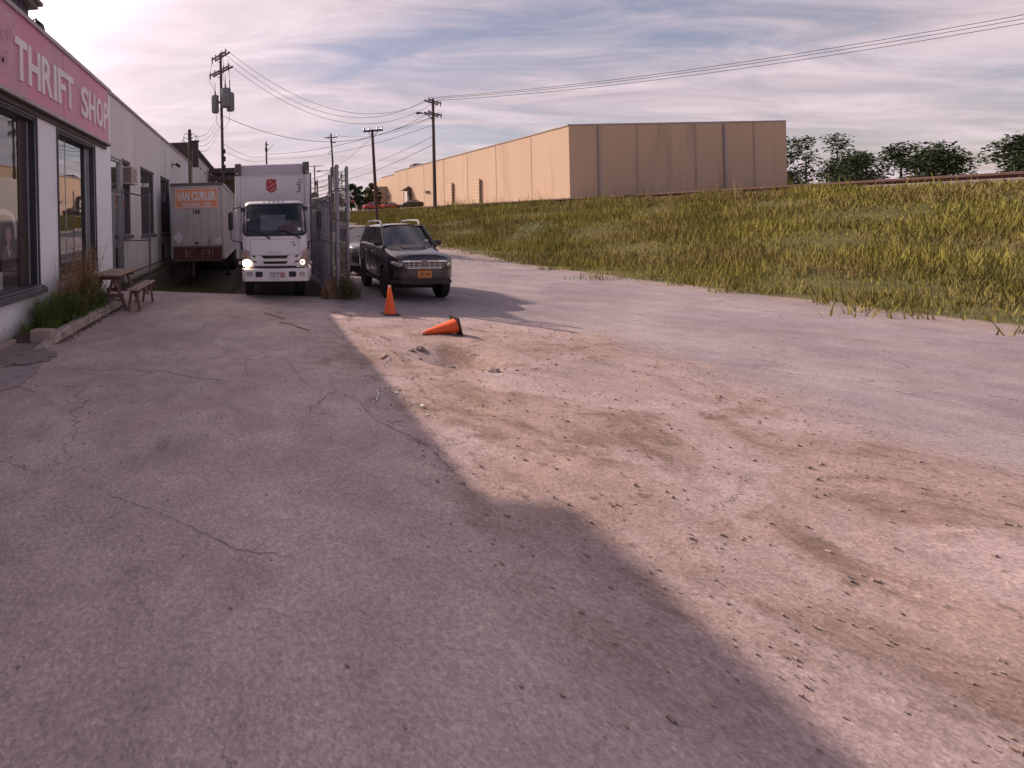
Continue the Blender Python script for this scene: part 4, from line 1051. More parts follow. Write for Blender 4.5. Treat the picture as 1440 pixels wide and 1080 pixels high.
# fence beyond the gate post
fe = thing('chain_link_fence', (2.3, 15, 0), 'tall chain link fence with barbed wire and thick steel posts beside the road', 'fence')
for (x, y, z, r, m_) in ((2.0, 12.16, 3.42, 0.062, steel), (2.31, 12.44, 3.40, 0.048, steel), (2.30, 15.4, 3.5, 0.035, steel_dark), (2.28, 18.4, 3.6, 0.035, steel_dark), (2.26, 21.4, 3.8, 0.035, steel_dark), (2.24, 24.4, 4.0, 0.035, steel_dark), (2.22, 27.4, 4.2, 0.035, steel_dark)):
    z0 = ground_z(x, y)-0.05
    mb = MB(); post(mb, (x, y, z0), (x, y, z), r); build(mb, 'post', m_, fe, smooth=True)
    for q in (0.35, 1.2, 2.1, 2.9):
        b = MB(); b.lathe([(r*1.18, -0.025), (r*1.22, 0), (r*1.18, 0.025)], (x, y, z0+q), 12); build(b, 'clamp', steel_dark, fe, smooth=True)
mb = MB(); mb.tube([(2.31, 12.44, 2.9), (2.29, 17, 2.92), (2.26, 21.4, 3.1), (2.22, 27.4, 3.5)], 0.022, 8); build(mb, 'rail', steel, fe, smooth=True)
mb = MB(); mb.tube([(2.0, 12.16, 2.88), (2.31, 12.44, 2.9)], 0.022, 8); build(mb, 'rail', steel, fe, smooth=True)
mb = MB(); mb.tube([(2.02, 12.2, 2.95), (2.14, 12.32, 3.2), (2.17, 12.34, 3.28)], 0.014, 6); build(mb, 'barb_arm', steel_dark, fe, smooth=True)
mb = MB(); mb.tube([(2.17, 12.34, 2.9), (2.17, 12.34, 3.32)], 0.014, 6); build(mb, 'barb_arm', steel_dark, fe, smooth=True)
fence_wire = material('old_fence_wire', (0.15, 0.125, 0.125), 0.6, 0.3, var=0.2)
mb = MB()
mesh_wire(mb, (2.02, 12.18, 0.05), Vector((0.31, 0.28, 0)).normalized(), (0, 0, 1), 0.40, 2.85, 0.042, 0.0042)
mesh_wire(mb, (2.305, 12.48, 0.05), Vector((-0.02, 3, 0)).normalized(), (0, 0, 1), 6.0, 2.85, 0.045, 0.0042)
mesh_wire(mb, (2.265, 18.5, 0.15), Vector((-0.02, 3, 0)).normalized(), (0, 0.03, 1), 9.0, 2.85, 0.07, 0.0032)
tag(build(mb, 'mesh', fence_wire, fe, fix=False), kind='stuff')
mb = MB()
for z in (2.98, 3.12, 3.26):
    barb(mb, (2.31, 12.44, z), (2.28, 18.4, z+0.1), 30, r2); barb(mb, (2.0, 12.16, z), (2.31, 12.44, z), 4, r2)
    barb(mb, (2.28, 18.4, z+0.1), (2.22, 27.4, z+0.65), 30, r2)
# loose coils
for c in ((2.1, 12.25, 3.15), (2.2, 12.35, 3.22), (2.26, 12.5, 3.05)):
    mb.tube([(c[0]+0.13*math.cos(k*0.7), c[1]+0.05*math.sin(k*0.7)+k*0.012, c[2]+0.14*math.sin(k*0.7)) for k in range(14)], 0.005, 4)
tag(build(mb, 'barbed_wire', wire_mat, fe, fix=False), kind='stuff')
# weeds and dead vine at the foot of the posts
def fence_weed(c, stems, h, label, seed, mat, spread):
    o = dry_weed(c, stems, h, label, seed, spread, 0.8, mat); o.name = 'fence_weed'; o['group'] = 'weeds at the foot of the fence posts'; return o
fence_weed((1.78, 12.22, 0.0), 44, 0.55, 'pale yellowing weed tuft left of the thick gate post', 41, grass_dry, 0.22)
fence_weed((2.16, 12.18, 0.0), 80, 0.72, 'dark tangled weed tuft between the two fence posts', 42, weed_mat, 0.27)
fence_weed((2.42, 12.36, 0.0), 30, 0.42, 'low weed tuft right of the slimmer fence post', 43, weed_mat, 0.20)
vine = MB(); r2 = random.Random(9)
for k in range(9):
    x, y = 2.05+0.03*k, 12.2+0.03*k; pts = [(x, y, 0)]
    for j in range(8): x += r2.uniform(-.05, .05); y += r2.uniform(-.03, .04); pts.append((x, y-0.02, pts[-1][2]+r2.uniform(0.1, 0.22)))
    vine.tube(pts, 0.007, 4)
tag(build(vine, 'dead_vine', material('vine', (0.20, 0.13, 0.10), 0.9, var=0.3), at=(2.15, 12.3, 0)), 'dead vine stems climbing the short mesh panel between the posts', 'vine')
pitweed = MB(); r2 = random.Random(77)
for _ in range(900):
    x = r2.uniform(-4.3, -0.75); y = 12.80-0.27*x+abs(r2.gauss(0, 0.35)); z = ground_z(x, y); h = r2.uniform(0.05, 0.2)
    a = r2.uniform(0, 6.28); dx, dy = math.cos(a)*0.008, math.sin(a)*0.008
    pitweed.add([(x-dx, y-dy, z), (x+dx, y+dy, z), (x+r2.uniform(-.05, .05), y+r2.uniform(-.05, .05), z+h)], [(0, 1, 2)])
for _ in range(500):
    x = r2.uniform(-4.74, -4.44); y = r2.uniform(13.6, 22); z = 0.0; h = r2.uniform(0.05, 0.22)
    pitweed.add([(x-.008, y, z), (x+.008, y, z), (x+r2.uniform(-.05, .05), y+r2.uniform(-.05, .05), z+h)], [(0, 1, 2)])
tag(build(pitweed, 'dock_grass', weed_mat, fix=False), kind='stuff')

# ================================================================== TRAILER
tr = thing('semi_trailer', (-2.85, 26, -0.95), 'old grey semi trailer with rusty lower front parked in the sunken dock', 'trailer')
TX0, TX1, TY = -4.07, -1.64, 20.5
mb = MB(); mb.box(TX0+0.03, TX1-0.03, TY+0.03, TY+12.4, 0.50, 3.80)
build(mb, 'body', trailer_grey, tr)
xs = [TX0+0.06, -3.62, -3.25, -3.0, -2.68, -2.32, -1.98, TX1-0.10]
for a, b in zip(xs[:-1], xs[1:]):
    mb = MB(); mb.box(a+0.005, b-0.005, TY, TY+0.028, 1.06, 3.70); build(mb, 'front_panel', trailer_grey, tr, bevel=0.004)
for a, b in ((TX0, TX0+0.058), (TX1-0.098, TX1)):
    mb = MB(); mb.box(a, b, TY-0.015, TY+0.14, 0.45, 3.78); build(mb, 'corner_post', trailer_grey, tr, bevel=0.02, seg=2)
mb = MB(); mb.box(TX0-0.01, TX1+0.01, TY-0.02, TY+0.16, 3.78, 3.92); build(mb, 'top_rail', cap_dark, tr, bevel=0.01)
mb = MB(); mb.box(TX0+0.06, TX1-0.1, TY-0.012, TY+0.026, 3.705, 3.775); build(mb, 'header', trailer_grey, tr)
for x in (TX0-0.012, TX1-0.008):
    mb = MB(); mb.box(x, x+0.02, TY+0.16, TY+12.4, 3.78, 3.90); build(mb, 'roof_rail', trailer_grey, tr)
mb = MB(); mb.box(TX0+0.01, TX1-0.01, TY+0.16, TY+12.4, 3.802, 3.86); build(mb, 'roof', trailer_grey, tr)
for k in range(14):
    y = TY+0.5+k*0.88
    mb = MB(); mb.box(TX1-0.028, TX1-0.008, y, y+0.05, 0.62, 3.76); build(mb, 'side_post', trailer_grey, tr)
mb = MB(); mb.box(TX1-0.03, TX1+0.01, TY+0.5, TY+12.4, 0.40, 0.54); build(mb, 'bottom_rail', trailer_grey, tr)
mb = MB(); mb.box(TX0+0.10, TX1-0.12, TY-0.03, TY+0.5, 0.36, 1.045); build(mb, 'nose_plate', rust_mat, tr, bevel=0.012)
mb = MB(); mb.box(TX0+0.16, TX1-0.2, TY-0.05, TY-0.029, 0.97, 1.04); mb.box(TX0+0.12, TX1-0.15, TY-0.045, TY-0.029, 0.365, 0.42); build(mb, 'nose_rib', rust_dark, tr, bevel=0.004)
rust_letter = material('faded_stencil', (0.30, 0.17, 0.15), 0.9, var=0.4, scale=14)
mb = MB()
for s, a, b in (('B', -3.42, -3.27), ('C', -3.22, -3.05), ('F', -2.66, -2.54), ('3', -2.44, -2.28), ('I', -2.18, -2.13)):
    text_mb(s, lambda u, v: (a+(b-a)*u, TY-0.034, 0.52+0.36*v), None, 0.0, mb)
build(mb, 'stencil', rust_letter, tr, fix=False)
mb = MB(); mb.box(-3.3, -2.4, TY+0.5, TY+12.0, 0.28, 0.50); build(mb, 'frame', under_mat, tr)
for x in (TX0+0.25, TX1-0.35):
    mb = MB(); mb.box(x, x+0.14, TY+6.0, TY+6.15, -0.86, 0.48); mb.box(x-0.08, x+0.22, TY+5.92, TY+6.23, -0.92, -0.86); build(mb, 'landing_leg', under_mat, tr)
for y in (TY+9.6, TY+10.8):
    for x, s in ((TX0+0.28, 1), (TX1-0.28, -1)):
        w = MB(); w.lathe([(0.3, -0.26), (0.46, -0.25), (0.50, -0.2), (0.50, 0.2), (0.46, 0.25), (0.3, 0.26)], (x, y, -0.45), 20, 'X'); build(w, 'wheel', rubber, tr, smooth=True)
# lettered sign
def tface(x0, x1, z0, z1, y): return lambda u, v: (x0+(x1-x0)*u, y, z0+(z1-z0)*v)
sx0, sx1, sz0, sz1 = -3.85, -1.88, 2.76, 3.67
mb = MB(); mb.box(sx0, sx1, TY-0.016, TY-0.002, sz0, sz1); sb = build(mb, 'name_board', orange_sign, tr)
mb = MB(); w = 0.028
for (a, b, c, d) in ((sx0+.02, sx1-.02, sz1-.05, sz1-.05+w), (sx0+.02, sx1-.02, sz0+.03, sz0+.03+w), (sx0+.02, sx0+.02+w, sz0+.058, sz1-.05), (sx1-.02-w, sx1-.02, sz0+.058, sz1-.05)):
    mb.box(a, b, TY-0.020, TY-0.0165, c, d)
build(mb, 'border', sign_white, sb)
mb = MB(); text_mb('VAN', tface(-3.77, -3.16, 3.10, 3.53, TY-0.021), None, 0.05, mb); text_mb('CURLER', tface(-3.08, -1.96, 3.10, 3.53, TY-0.021), None, 0.05, mb)
text_mb('TRUCKING', tface(-3.56, -2.70, 2.83, 3.02, TY-0.021), None, 0.04, mb); text_mb('CORP.', tface(-2.62, -2.17, 2.83, 3.02, TY-0.021), None, 0.04, mb)
build(mb, 'lettering', sign_white, sb, fix=False)
mb = MB(); text_mb('136', tface(-3.02, -2.71, 2.50, 2.72, TY-0.006), None, 0.05, mb); build(mb, 'number', ink, tr, fix=False)
mb = MB(); text_mb('Y', tface(-2.82, -2.72, 2.24, 2.36, TY-0.006), None, 0.0, mb); build(mb, 'mark', ink_grey, tr, fix=False)
mb = MB(); c = (-3.715, 1.44); mb.prism([(c[0]-0.24, TY-0.004, c[1]), (c[0], TY-0.004, c[1]+0.31), (c[0]+0.24, TY-0.004, c[1]), (c[0], TY-0.004, c[1]-0.31)], (0, -0.008, 0)); pl_ = build(mb, 'placard', sign_white, tr)
mb = MB(); mb.box(-2.05, -1.75, TY-0.012, TY-0.003, 1.15, 1.41); build(mb, 'sticker', paper, tr)
mb = MB(); mb.box(-2.97, -2.80, TY-0.02, TY-0.002, 1.12, 1.24); mb.box(-2.34, -2.29, TY-0.02, TY-0.002, 1.10, 1.32); build(mb, 'air_coupling', cap_dark, tr)
for x in (TX0+0.2, TX1-0.16):
    mb = MB(); mb.lathe([(0.05, 0), (0.05, -0.03), (0.02, -0.045)], (x, TY-0.012, 3.62), 12, 'Y'); build(mb, 'marker_lamp', amber, tr, smooth=True)

# ================================================================== WHITE BOX TRUCK
tk = thing('box_truck', (0.37, 14, 0), 'white box truck with lit headlight driving out beside the fence', 'truck')
CX = 0.372
def lin(z, pts):
    for (a, b), (c, d) in zip(pts[:-1], pts[1:]):
        if z <= c: return b+(d-b)*(z-a)/(c-a)
    return pts[-1][1]
YF = [(0.5, 11.95), (1.18, 11.95), (1.68, 12.05), (2.1, 12.19), (2.5, 12.36), (2.58, 12.45), (2.62, 12.60)]
WF = [(0.5, 0.855), (1.7, 0.862), (2.5, 0.80), (2.58, 0.765), (2.62, 0.70)]
RC = 0.17
def cab_pt(x, z, off=0.0):
    """x from the cab's middle, z height -> point on the cab's front skin, pushed out by off"""
    def raw(x, z):
        W = lin(z, WF); s = 1 if x >= 0 else -1; a = min(abs(x), W)
        y = lin(z, YF)+0.055*(a/W)**2
        if a > W-RC: y += RC-math.sqrt(max(0, RC*RC-(a-(W-RC))**2))
        return Vector((CX+s*a, y, z))
    p = raw(x, z)
    if off == 0: return p
    e = 0.004; W = lin(z, WF); xs = max(-W+2*e, min(W-2*e, x))
    n = (raw(xs+e, z)-raw(xs-e, z)).cross(raw(xs, z+e)-raw(xs, z-e)).normalized()
    if n.y > 0: n = -n
    return p+n*off
mb = MB()
ZS = [0.86, 1.0, 1.18, 1.4, 1.6, 1.70, 1.8, 1.95, 2.1, 2.25, 2.4, 2.505, 2.55, 2.58, 2.605, 2.62]
def xcols(W):
    inner = [(-1+2*k/14)*(W-RC) for k in range(15)]
    arc = [W-RC+RC*math.sin(R(a)) for a in (12, 25, 40, 55, 68, 80, 90)]
    return [-a for a in reversed(arc)]+inner+arc
rows = []
for z in ZS:
    W = lin(z, WF)
    pts = [cab_pt(x, z) for x in xcols(W)]
    l, r_ = pts[0], pts[-1]
    side_l = [(CX-W, y, z) for y in (13.08, 13.02, 12.62)]; side_r = [(CX+W, y, z) for y in (12.62, 13.02, 13.08)]
    rows.append(side_l+pts+side_r)
nc = len(rows[0]); vs = [p for r_ in rows for p in r_]; fs = []
for j in range(len(ZS)-1):
    for i in range(nc-1):
        if 1.69 < ZS[j] < 2.50:
            if 8 <= i <= nc-10: continue          # windscreen opening
            if 1.75 < ZS[j] and i in (1, nc-3): continue        # door glass
        fs.append((j*nc+i, j*nc+i+1, (j+1)*nc+i+1, (j+1)*nc+i))
mb.add(vs, fs)
top = rows[-1]; mb.add(top, [tuple(range(len(top)))])
build(mb, 'cab', white_paint, tk, smooth=True, angle=35)
mb = MB()   # cab back with window opening
for (a, b, c, d) in ((-0.84, 0.84, 0.86, 1.80), (-0.80, -0.36, 1.80, 2.24), (0.36, 0.80, 1.80, 2.24), (-0.78, 0.78, 2.24, 2.60)):
    mb.box(CX+a, CX+b, 13.06, 13.10, c, d)
build(mb, 'cab_back', cab_inner, tk)
mb = MB(); mb.box(CX-0.36, CX+0.36, 13.078, 13.082, 1.80, 2.24); build(mb, 'rear_window', glass('rear_pane', (0.75, 0.77, 0.78), 0.1), tk)
mb = MB(); mb.box(CX-0.82, CX+0.82, 12.1, 13.05, 0.95, 1.02); mb.box(CX-0.80, CX+0.80, 12.14, 12.45, 1.02, 1.68); build(mb, 'dashboard', cab_inner, tk)
mb = MB(); mb.box(CX-0.1, CX+0.42, 12.14, 12.34, 1.683, 1.70); build(mb, 'papers', paper, tk)
for x in (-0.42, 0.42):
    mb = MB(); mb.box(CX+x-0.25, CX+x+0.25, 12.56, 12.94, 1.15, 1.34); mb.box(CX+x-0.24, CX+x+0.24, 12.92, 13.03, 1.34, 1.80); build(mb, 'seat', cab_inner, tk, bevel=0.04, seg=2)
mb = MB(); sc_ = Vector((CX+0.42, 12.46, 1.66))
rm = Matrix.Rotation(R(-30), 3, 'X')
mb.tube([sc_+rm @ Vector((0.19*math.cos(a*math.pi/12), 0.19*math.sin(a*math.pi/12), 0)) for a in range(25)], 0.014, 6, False)
for a in (0.5, 2.6, 4.7): mb.tube([sc_, sc_+rm @ Vector((0.19*math.cos(a), 0.19*math.sin(a), 0))], 0.012, 5)
mb.tube([sc_, (CX+0.42, 12.40, 1.45)], 0.025, 6)
build(mb, 'steering_wheel', black_plastic, tk, smooth=True)
def rrect(x0, x1, z0, z1, r, n=6, bow=0.0):
    pts = []
    for (cx, cz, a0) in ((x1-r, z1-r, 0), (x0+r, z1-r, 90), (x0+r, z0+r, 180), (x1-r, z0+r, 270)):
        for k in range(n+1):
            a = R(a0+90*k/n); pts.append((cx+r*math.cos(a), cz+r*math.sin(a)))
    return pts
def dens(poly, step=0.05):
    q = []
    for i, (x, z) in enumerate(poly):
        x2, z2 = poly[(i+1) % len(poly)]; n = max(1, int(math.hypot(x2-x, z2-z)/step))
        for k in range(n): q.append((x+(x2-x)*k/n, z+(z2-z)*k/n))
    return q
def span(poly, z):
    xs_ = []
    for i, (x, q) in enumerate(poly):
        x2, q2 = poly[(i+1) % len(poly)]
        if (q-z)*(q2-z) <= 0 and q != q2: xs_.append(x+(x2-x)*(z-q)/(q2-q))
    return (min(xs_), max(xs_)) if xs_ else None
def patch(poly, off, name, mat, nx=10, nz=6, thick=0.0, parent=None):
    """convex outline laid on the cab's curved front"""
    z0 = min(p[1] for p in poly); z1 = max(p[1] for p in poly); rows_ = []
    for j in range(nz+1):
        z = z0+(z1-z0)*(0.004+0.992*j/nz); s = span(poly, z)
        rows_.append([cab_pt(s[0]+(s[1]-s[0])*i/nx, z, off) for i in range(nx+1)])
    m_ = MB(); m_.grid(rows_)
    if thick:
        back = [[Vector(p)+Vector((0, thick, 0)) for p in r_] for r_ in rows_]
        m_.grid([rows_[0], back[0]]); m_.grid([rows_[-1], back[-1]]); m_.grid([[r_[0] for r_ in rows_], [r_[0] for r_ in back]]); m_.grid([[r_[-1] for r_ in rows_], [r_[-1] for r_ in back]])
    return build(m_, name, mat, parent or tk, smooth=True, angle=50)
# windscreen: black border ring and pane
def ws(inset, r): return rrect(-0.845+inset, 0.845-inset, 1.665+inset, 2.535-inset*0.9, r, 8)
outer = ws(0.0, 0.15); inner = ws(0.055, 0.11)
inner_r = []
mb = MB(); rows_ = []
o_d = outer; i_d = inner
mid = [((a[0]+b[0])/2, (a[1]+b[1])/2) for a, b in zip(o_d, i_d)]
def dens2(a, b, k=4):
    A, B = [], []
    for i in range(len(a)):
        j = (i+1) % len(a)
        n = max(1, int(math.hypot(a[j][0]-a[i][0], a[j][1]-a[i][1])/0.06))
        for q in range(n):
            t = q/n; A.append((a[i][0]+(a[j][0]-a[i][0])*t, a[i][1]+(a[j][1]-a[i][1])*t)); B.append((b[i][0]+(b[j][0]-b[i][0])*t, b[i][1]+(b[j][1]-b[i][1])*t))
    return A, B
A, B = dens2(o_d, i_d)
for t in (0, 0.33, 0.66, 1): rows_.append([cab_pt(a[0]+(b[0]-a[0])*t, a[1]+(b[1]-a[1])*t, 0.007) for a, b in zip(A, B)])
mb.grid(rows_, True)
build(mb, 'windscreen_seal', black_plastic, tk, smooth=True)
patch(ws(0.05, 0.115), 0.004, 'windscreen', cab_glass, 24, 16)
patch([(-0.77, 2.38), (0.77, 2.38), (0.72, 2.475), (-0.72, 2.475)], 0.0055, 'sun_strip', glass('sun_strip_glass', (0.12, 0.10, 0.16), 0.12), 18, 3)
patch([(-0.72, 2.08), (-0.66, 2.08), (-0.66, 2.13), (-0.72, 2.13)], 0.008, 'sticker', paper, 3, 2)
patch([(0.60, 1.80), (0.69, 1.80), (0.69, 1.88), (0.60, 1.88)], 0.008, 'sticker', paper, 3, 2)
for (a, b, c) in (((-0.76, 1.84), (-0.35, 1.75), (-0.12, 1.60)), ((0.02, 1.77), (0.28, 1.79), (0.66, 1.60))):
    mb = MB(); mb.tube([cab_pt(a[0], a[1], 0.02), cab_pt(b[0], b[1], 0.028), cab_pt(c[0], c[1], 0.03)], [0.010, 0.013, 0.016], 6)
    w_ = build(mb, 'wiper', black_plastic, tk, smooth=True)
    mb = MB(); mb.tube([cab_pt(c[0]-0.05, c[1]+0.03, 0.035), cab_pt(c[0], c[1], 0.03)], 0.024, 6); build(mb, 'wiper_pivot', black_plastic, w_)
seam = material('panel_gap', (0.10, 0.085, 0.09), 0.8)
def seamline(pts, w=0.004):
    m_ = MB()
    for (a, b) in zip(pts[:-1], pts[1:]):
        n = max(1, int(math.hypot(b[0]-a[0], b[1]-a[1])/0.08))
        m_.tube([cab_pt(a[0]+(b[0]-a[0])*k/n, a[1]+(b[1]-a[1])*k/n, 0.001) for k in range(n+1)], w, 4)
    return m_
build(seamline([(-0.645, 1.18), (-0.645, 1.585), (0.61, 1.585), (0.61, 1.18), (-0.645, 1.18)]), 'bonnet_gap', seam, tk)
for s in (-1, 1):
    build(seamline([(s*0.845, 1.42), (s*0.65, 1.29)]), 'lamp_gap', seam, tk)
for poly in ([(-0.37, 1.165), (0.35, 1.165), (0.28, 1.085), (-0.30, 1.085)], [(-0.34, 1.015), (0.33, 1.015), (0.27, 0.945), (-0.28, 0.945)]):
    patch(poly, 0.006, 'grille_slot', black_mat, 8, 2)
patch([(-0.56, 0.895), (0.54, 0.895), (0.54, 0.835), (-0.56, 0.835)], 0.006, 'grille_slot', black_mat, 8, 2)
for s in (-1, 1):
    patch([(s*0.61, 1.165), (s*0.53, 1.165), (s*0.50, 1.12), (s*0.56, 1.12)] if s > 0 else [(-0.61, 1.165), (-0.56, 1.12), (-0.50, 1.12), (-0.53, 1.165)], 0.006, 'grille_slot', black_mat, 3, 2)
    patch([(s*0.60, 1.03), (s*0.53, 1.03), (s*0.47, 0.965), (s*0.58, 0.975)] if s > 0 else [(-0.60, 1.03), (-0.58, 0.975), (-0.47, 0.965), (-0.53, 1.03)], 0.006, 'grille_slot', black_mat, 3, 2)
    # lower skirt ridges between the slots
    patch([(s*0.58, 0.955), (s*0.04, 0.935), (s*0.04, 0.905), (s*0.58, 0.92)] if s > 0 else [(-0.58, 0.955), (-0.58, 0.92), (-0.04, 0.905), (-0.04, 0.935)], 0.014, 'grille_bar', white_paint, 6, 1, 0.014)
    # head lamps
    hl = patch([(s*0.852, 0.855), (s*0.852, 1.385), (s*0.655, 1.265), (s*0.625, 0.99), (s*0.64, 0.855)], 0.008, 'headlight', lamp_glass, 8, 10, 0.01)
    patch([(s*0.845, 1.05), (s*0.845, 1.34), (s*0.69, 1.25), (s*0.67, 1.05)], 0.012, 'turn_lens', amber, 6, 6, 0, hl)
    c = Vector((s*0.735, 0.965)); 
    if s < 0:
        patch([(c.x+0.115*math.cos(a*math.pi/10), c.y+0.105*math.sin(a*math.pi/10)) for a in range(20)], 0.014, 'bulb_glow', lamp_lit, 8, 8, 0, hl)
        patch([(c.x+0.075*math.cos(a*math.pi/10), c.y+0.075*math.sin(a*math.pi/10)) for a in range(20)], 0.018, 'bulb', lamp_core, 8, 8, 0, hl)
    else:
        patch([(c.x-0.04+0.065*math.cos(a*math.pi/10), c.y+0.02+0.075*math.sin(a*math.pi/10)) for a in range(20)], 0.014, 'bulb_glow', lamp_weak, 8, 8, 0, hl)
        patch([(c.x-0.05+0.028*math.cos(a*math.pi/10), c.y+0.02+0.03*math.sin(a*math.pi/10)) for a in range(20)], 0.018, 'bulb', chrome, 6, 6, 0, hl)
def on_cab(x0, x1, z0, z1, off=0.004): return lambda u, v: cab_pt(x0+(x1-x0)*u, z0+(z1-z0)*v, off)
mb = MB(); text_mb('Interstate', on_cab(-0.20, 0.18, 1.225, 1.265), None, 0.0, mb); build(mb, 'bonnet_text', ink_grey, tk, fix=False)
patch([(0.40, 1.500), (0.43, 1.487), (0.53, 1.490), (0.535, 1.505), (0.47, 1.515)], 0.003, 'badge', ink, 6, 2)
patch([(0.47, 1.405), (0.53, 1.405), (0.53, 1.46), (0.47, 1.46)], 0.003, 'badge', ink_grey, 2, 2)
for x in (-0.26, -0.13, 0.0, 0.13, 0.26):
    mb = MB(); mb.lathe([(0.022, 0.02), (0.022, -0.015), (0.008, -0.03)], cab_pt(x, 2.585, 0.0), 10, 'Y'); build(mb, 'roof_marker', amber, tk, smooth=True)
# bumper
mb = MB(); pts = []
for x in (-0.875, -0.87, -0.80, -0.5, 0, 0.5, 0.80, 0.87, 0.875):
    y = 11.86+0.05*(abs(x)/0.875)**2+(0.10 if abs(x) > 0.86 else 0)+(0.12 if abs(x) > 0.872 else 0)
    pts.append((CX+x, y))
prof = [(0.10, 0.50), (0.012, 0.50), (0.0, 0.515), (0.0, 0.79), (0.02, 0.82), (0.10, 0.835)]
mb.grid([[(x, y+dy, z) for dy, z in prof] for x, y in pts]); build(mb, 'bumper', white_paint, tk, smooth=True, angle=30)
def bpatch(x0, x1, z0, z1, name, mat, d=0.006, r=0.02):
    m_ = MB(); xm = CX+(x0+x1)/2; y = 11.86+0.05*((x0+x1)/2/0.875)**2-d
    m_.prism([(CX+x, y, z) for x, z in rrect(x0, x1, z0, z1, r, 3)], (0, d+0.012, 0)); return build(m_, name, mat, tk)
for s in (-1, 1):
    a, b = sorted((s*0.75, s*0.60)); bpatch(a, b, 0.635, 0.745, 'fog_lamp', lamp_glass)
    a, b = sorted((s*0.52, s*0.335)); bpatch(a, b, 0.615, 0.755, 'air_intake', black_mat, 0.004)
pl_ = bpatch(-0.165, 0.105, 0.575, 0.74, 'licence_plate', paper, 0.016, 0.008)
mb = MB(); text_mb('73C 7', lambda u, v: (CX-0.135+0.21*u, 11.842, 0.605+0.075*v), None, 0.01, mb); build(mb, 'plate_text', material('plate_blue', (0.05, 0.06, 0.16), 0.6), pl_, fix=False)
mb = MB(); mb.box(CX-0.15, CX+0.09, 11.841, 11.8435, 0.705, 0.73); build(mb, 'plate_band', material('plate_band', (0.12, 0.15, 0.30), 0.6), pl_)
pl2 = bpatch(0.115, 0.235, 0.60, 0.735, 'sticker', material('tag_pink', (0.42, 0.20, 0.20), 0.6), 0.012, 0.004)
# mirrors
for s in (-1, 1):
    x = CX+s*1.155
    mb = MB(); mb.box(x-0.062, x+0.062, 12.06, 12.16, 1.845, 2.31); m_ = build(mb, 'mirror', black_plastic, tk, bevel=0.03, seg=3)
    mb = MB(); mb.tube([(CX+s*0.80, 12.45, 2.40), (CX+s*0.92, 12.30, 2.45), (CX+s*1.08, 12.14, 2.42), (x, 12.12, 2.36), (x, 12.12, 2.29)], 0.014, 6); mb.box(CX+s*0.84-0.05, CX+s*0.84+0.05, 12.36, 12.48, 2.33, 2.44)
    build(mb, 'mirror_arm', black_plastic, m_, smooth=True)
    mb = MB(); mb.tube([(x, 12.12, 1.86), (x, 12.12, 1.62), (CX+s*1.10, 12.16, 1.55), (CX+s*0.95, 12.22, 1.53), (CX+s*0.885, 12.26, 1.48)], 0.013, 6)
    build(mb, 'mirror_arm', black_plastic, m_, smooth=True)
    mb = MB(); mb.box(CX+s*0.885-0.022, CX+s*0.885+0.022, 12.22, 12.34, 1.30, 1.52); build(mb, 'door_hinge', black_plastic, tk, bevel=0.01)
    mb = MB(); mb.lathe([(0.05, 0.05), (0.06, 0.0), (0.04, -0.06)], (CX+s*0.93, 12.3, 0.95), 10, 'Y'); build(mb, 'side_marker', lamp_glass, tk, smooth=True)
# chassis and wheels
mb = MB(); mb.box(CX-0.38, CX+0.38, 12.15, 18.3, 0.52, 0.92); mb.box(CX-0.70, CX+0.70, 12.4, 12.6, 0.40, 0.85); build(mb, 'chassis', under_mat, tk)
mb = MB(); mb.box(CX-0.66, CX+0.66, 12.93, 13.05, 0.36, 0.47); mb.box(CX-0.75, CX+0.75, 16.9, 17.05, 0.30, 0.44); build(mb, 'axle', under_mat, tk)
mb = MB(); mb.box(CX-0.84, CX+0.84, 12.1, 13.3, 0.846, 0.90); build(mb, 'floor_pan', under_mat, tk)
for (x, y) in ((-0.70, 13.0), (0.70, 13.0), (-0.82, 17.0), (0.82, 17.0)):
    z0 = max(ground_z(CX+x, y), -0.12)
    mb = MB(); mb.lathe([(0.24, -0.125), (0.39, -0.125), (0.42, -0.10), (0.425, 0), (0.42, 0.10), (0.39, 0.125), (0.24, 0.125)], (CX+x, y, z0+0.42), 26, 'X')
    wh = build(mb, 'wheel', rubber, tk, smooth=True)
    s = 1 if x > 0 else -1
    mb = MB(); mb.lathe([(0.02, 0.03*s), (0.08, 0.05*s), (0.10, 0.02*s), (0.20, 0.09*s), (0.24, 0.12*s)], (CX+x, y, z0+0.42), 20, 'X'); build(mb, 'rim', steel_dark, wh, smooth=True)
    mb = MB()
    for a in range(26): 
        t = 2*math.pi*a/26
        mb.obox((CX+x, y+0.423*math.cos(t), z0+0.42+0.423*math.sin(t)), (0.20, 0.035, 0.02), Matrix.Rotation(t+math.pi/2, 3, 'X'))
    build(mb, 'tread', rubber, wh)
# cargo box
X0, X1, BY = -0.72, 1.455, 13.6
mb = MB(); mb.prism([(X0+0.004, BY+0.02, 0.95), (X0+0.004, BY+0.02, 3.44), (X0+0.004, BY+0.10, 3.72), (X0+0.004, BY+0.22, 3.77), (X0+0.004, 18.6, 3.77), (X0+0.004, 18.6, 0.95)], (X1-X0-0.008, 0, 0)); build(mb, 'cargo_box', box_side, tk, bevel=0.008)
mb = MB(); mb.box(X0+0.16, X1-0.16, BY, BY+0.018, 0.98, 3.432); build(mb, 'front_panel', box_white, tk)
mb = MB(); mb.prism([(X0+0.185, BY-0.012, 3.437), (X0+0.185, BY+0.085, 3.74), (X0+0.185, BY+0.22, 3.785), (X0+0.185, BY+0.30, 3.785), (X0+0.185, BY+0.30, 3.437)], (X1-X0-0.37, 0, 0)); build(mb, 'nose_cap', nose_grey, tk, smooth=True, angle=60)
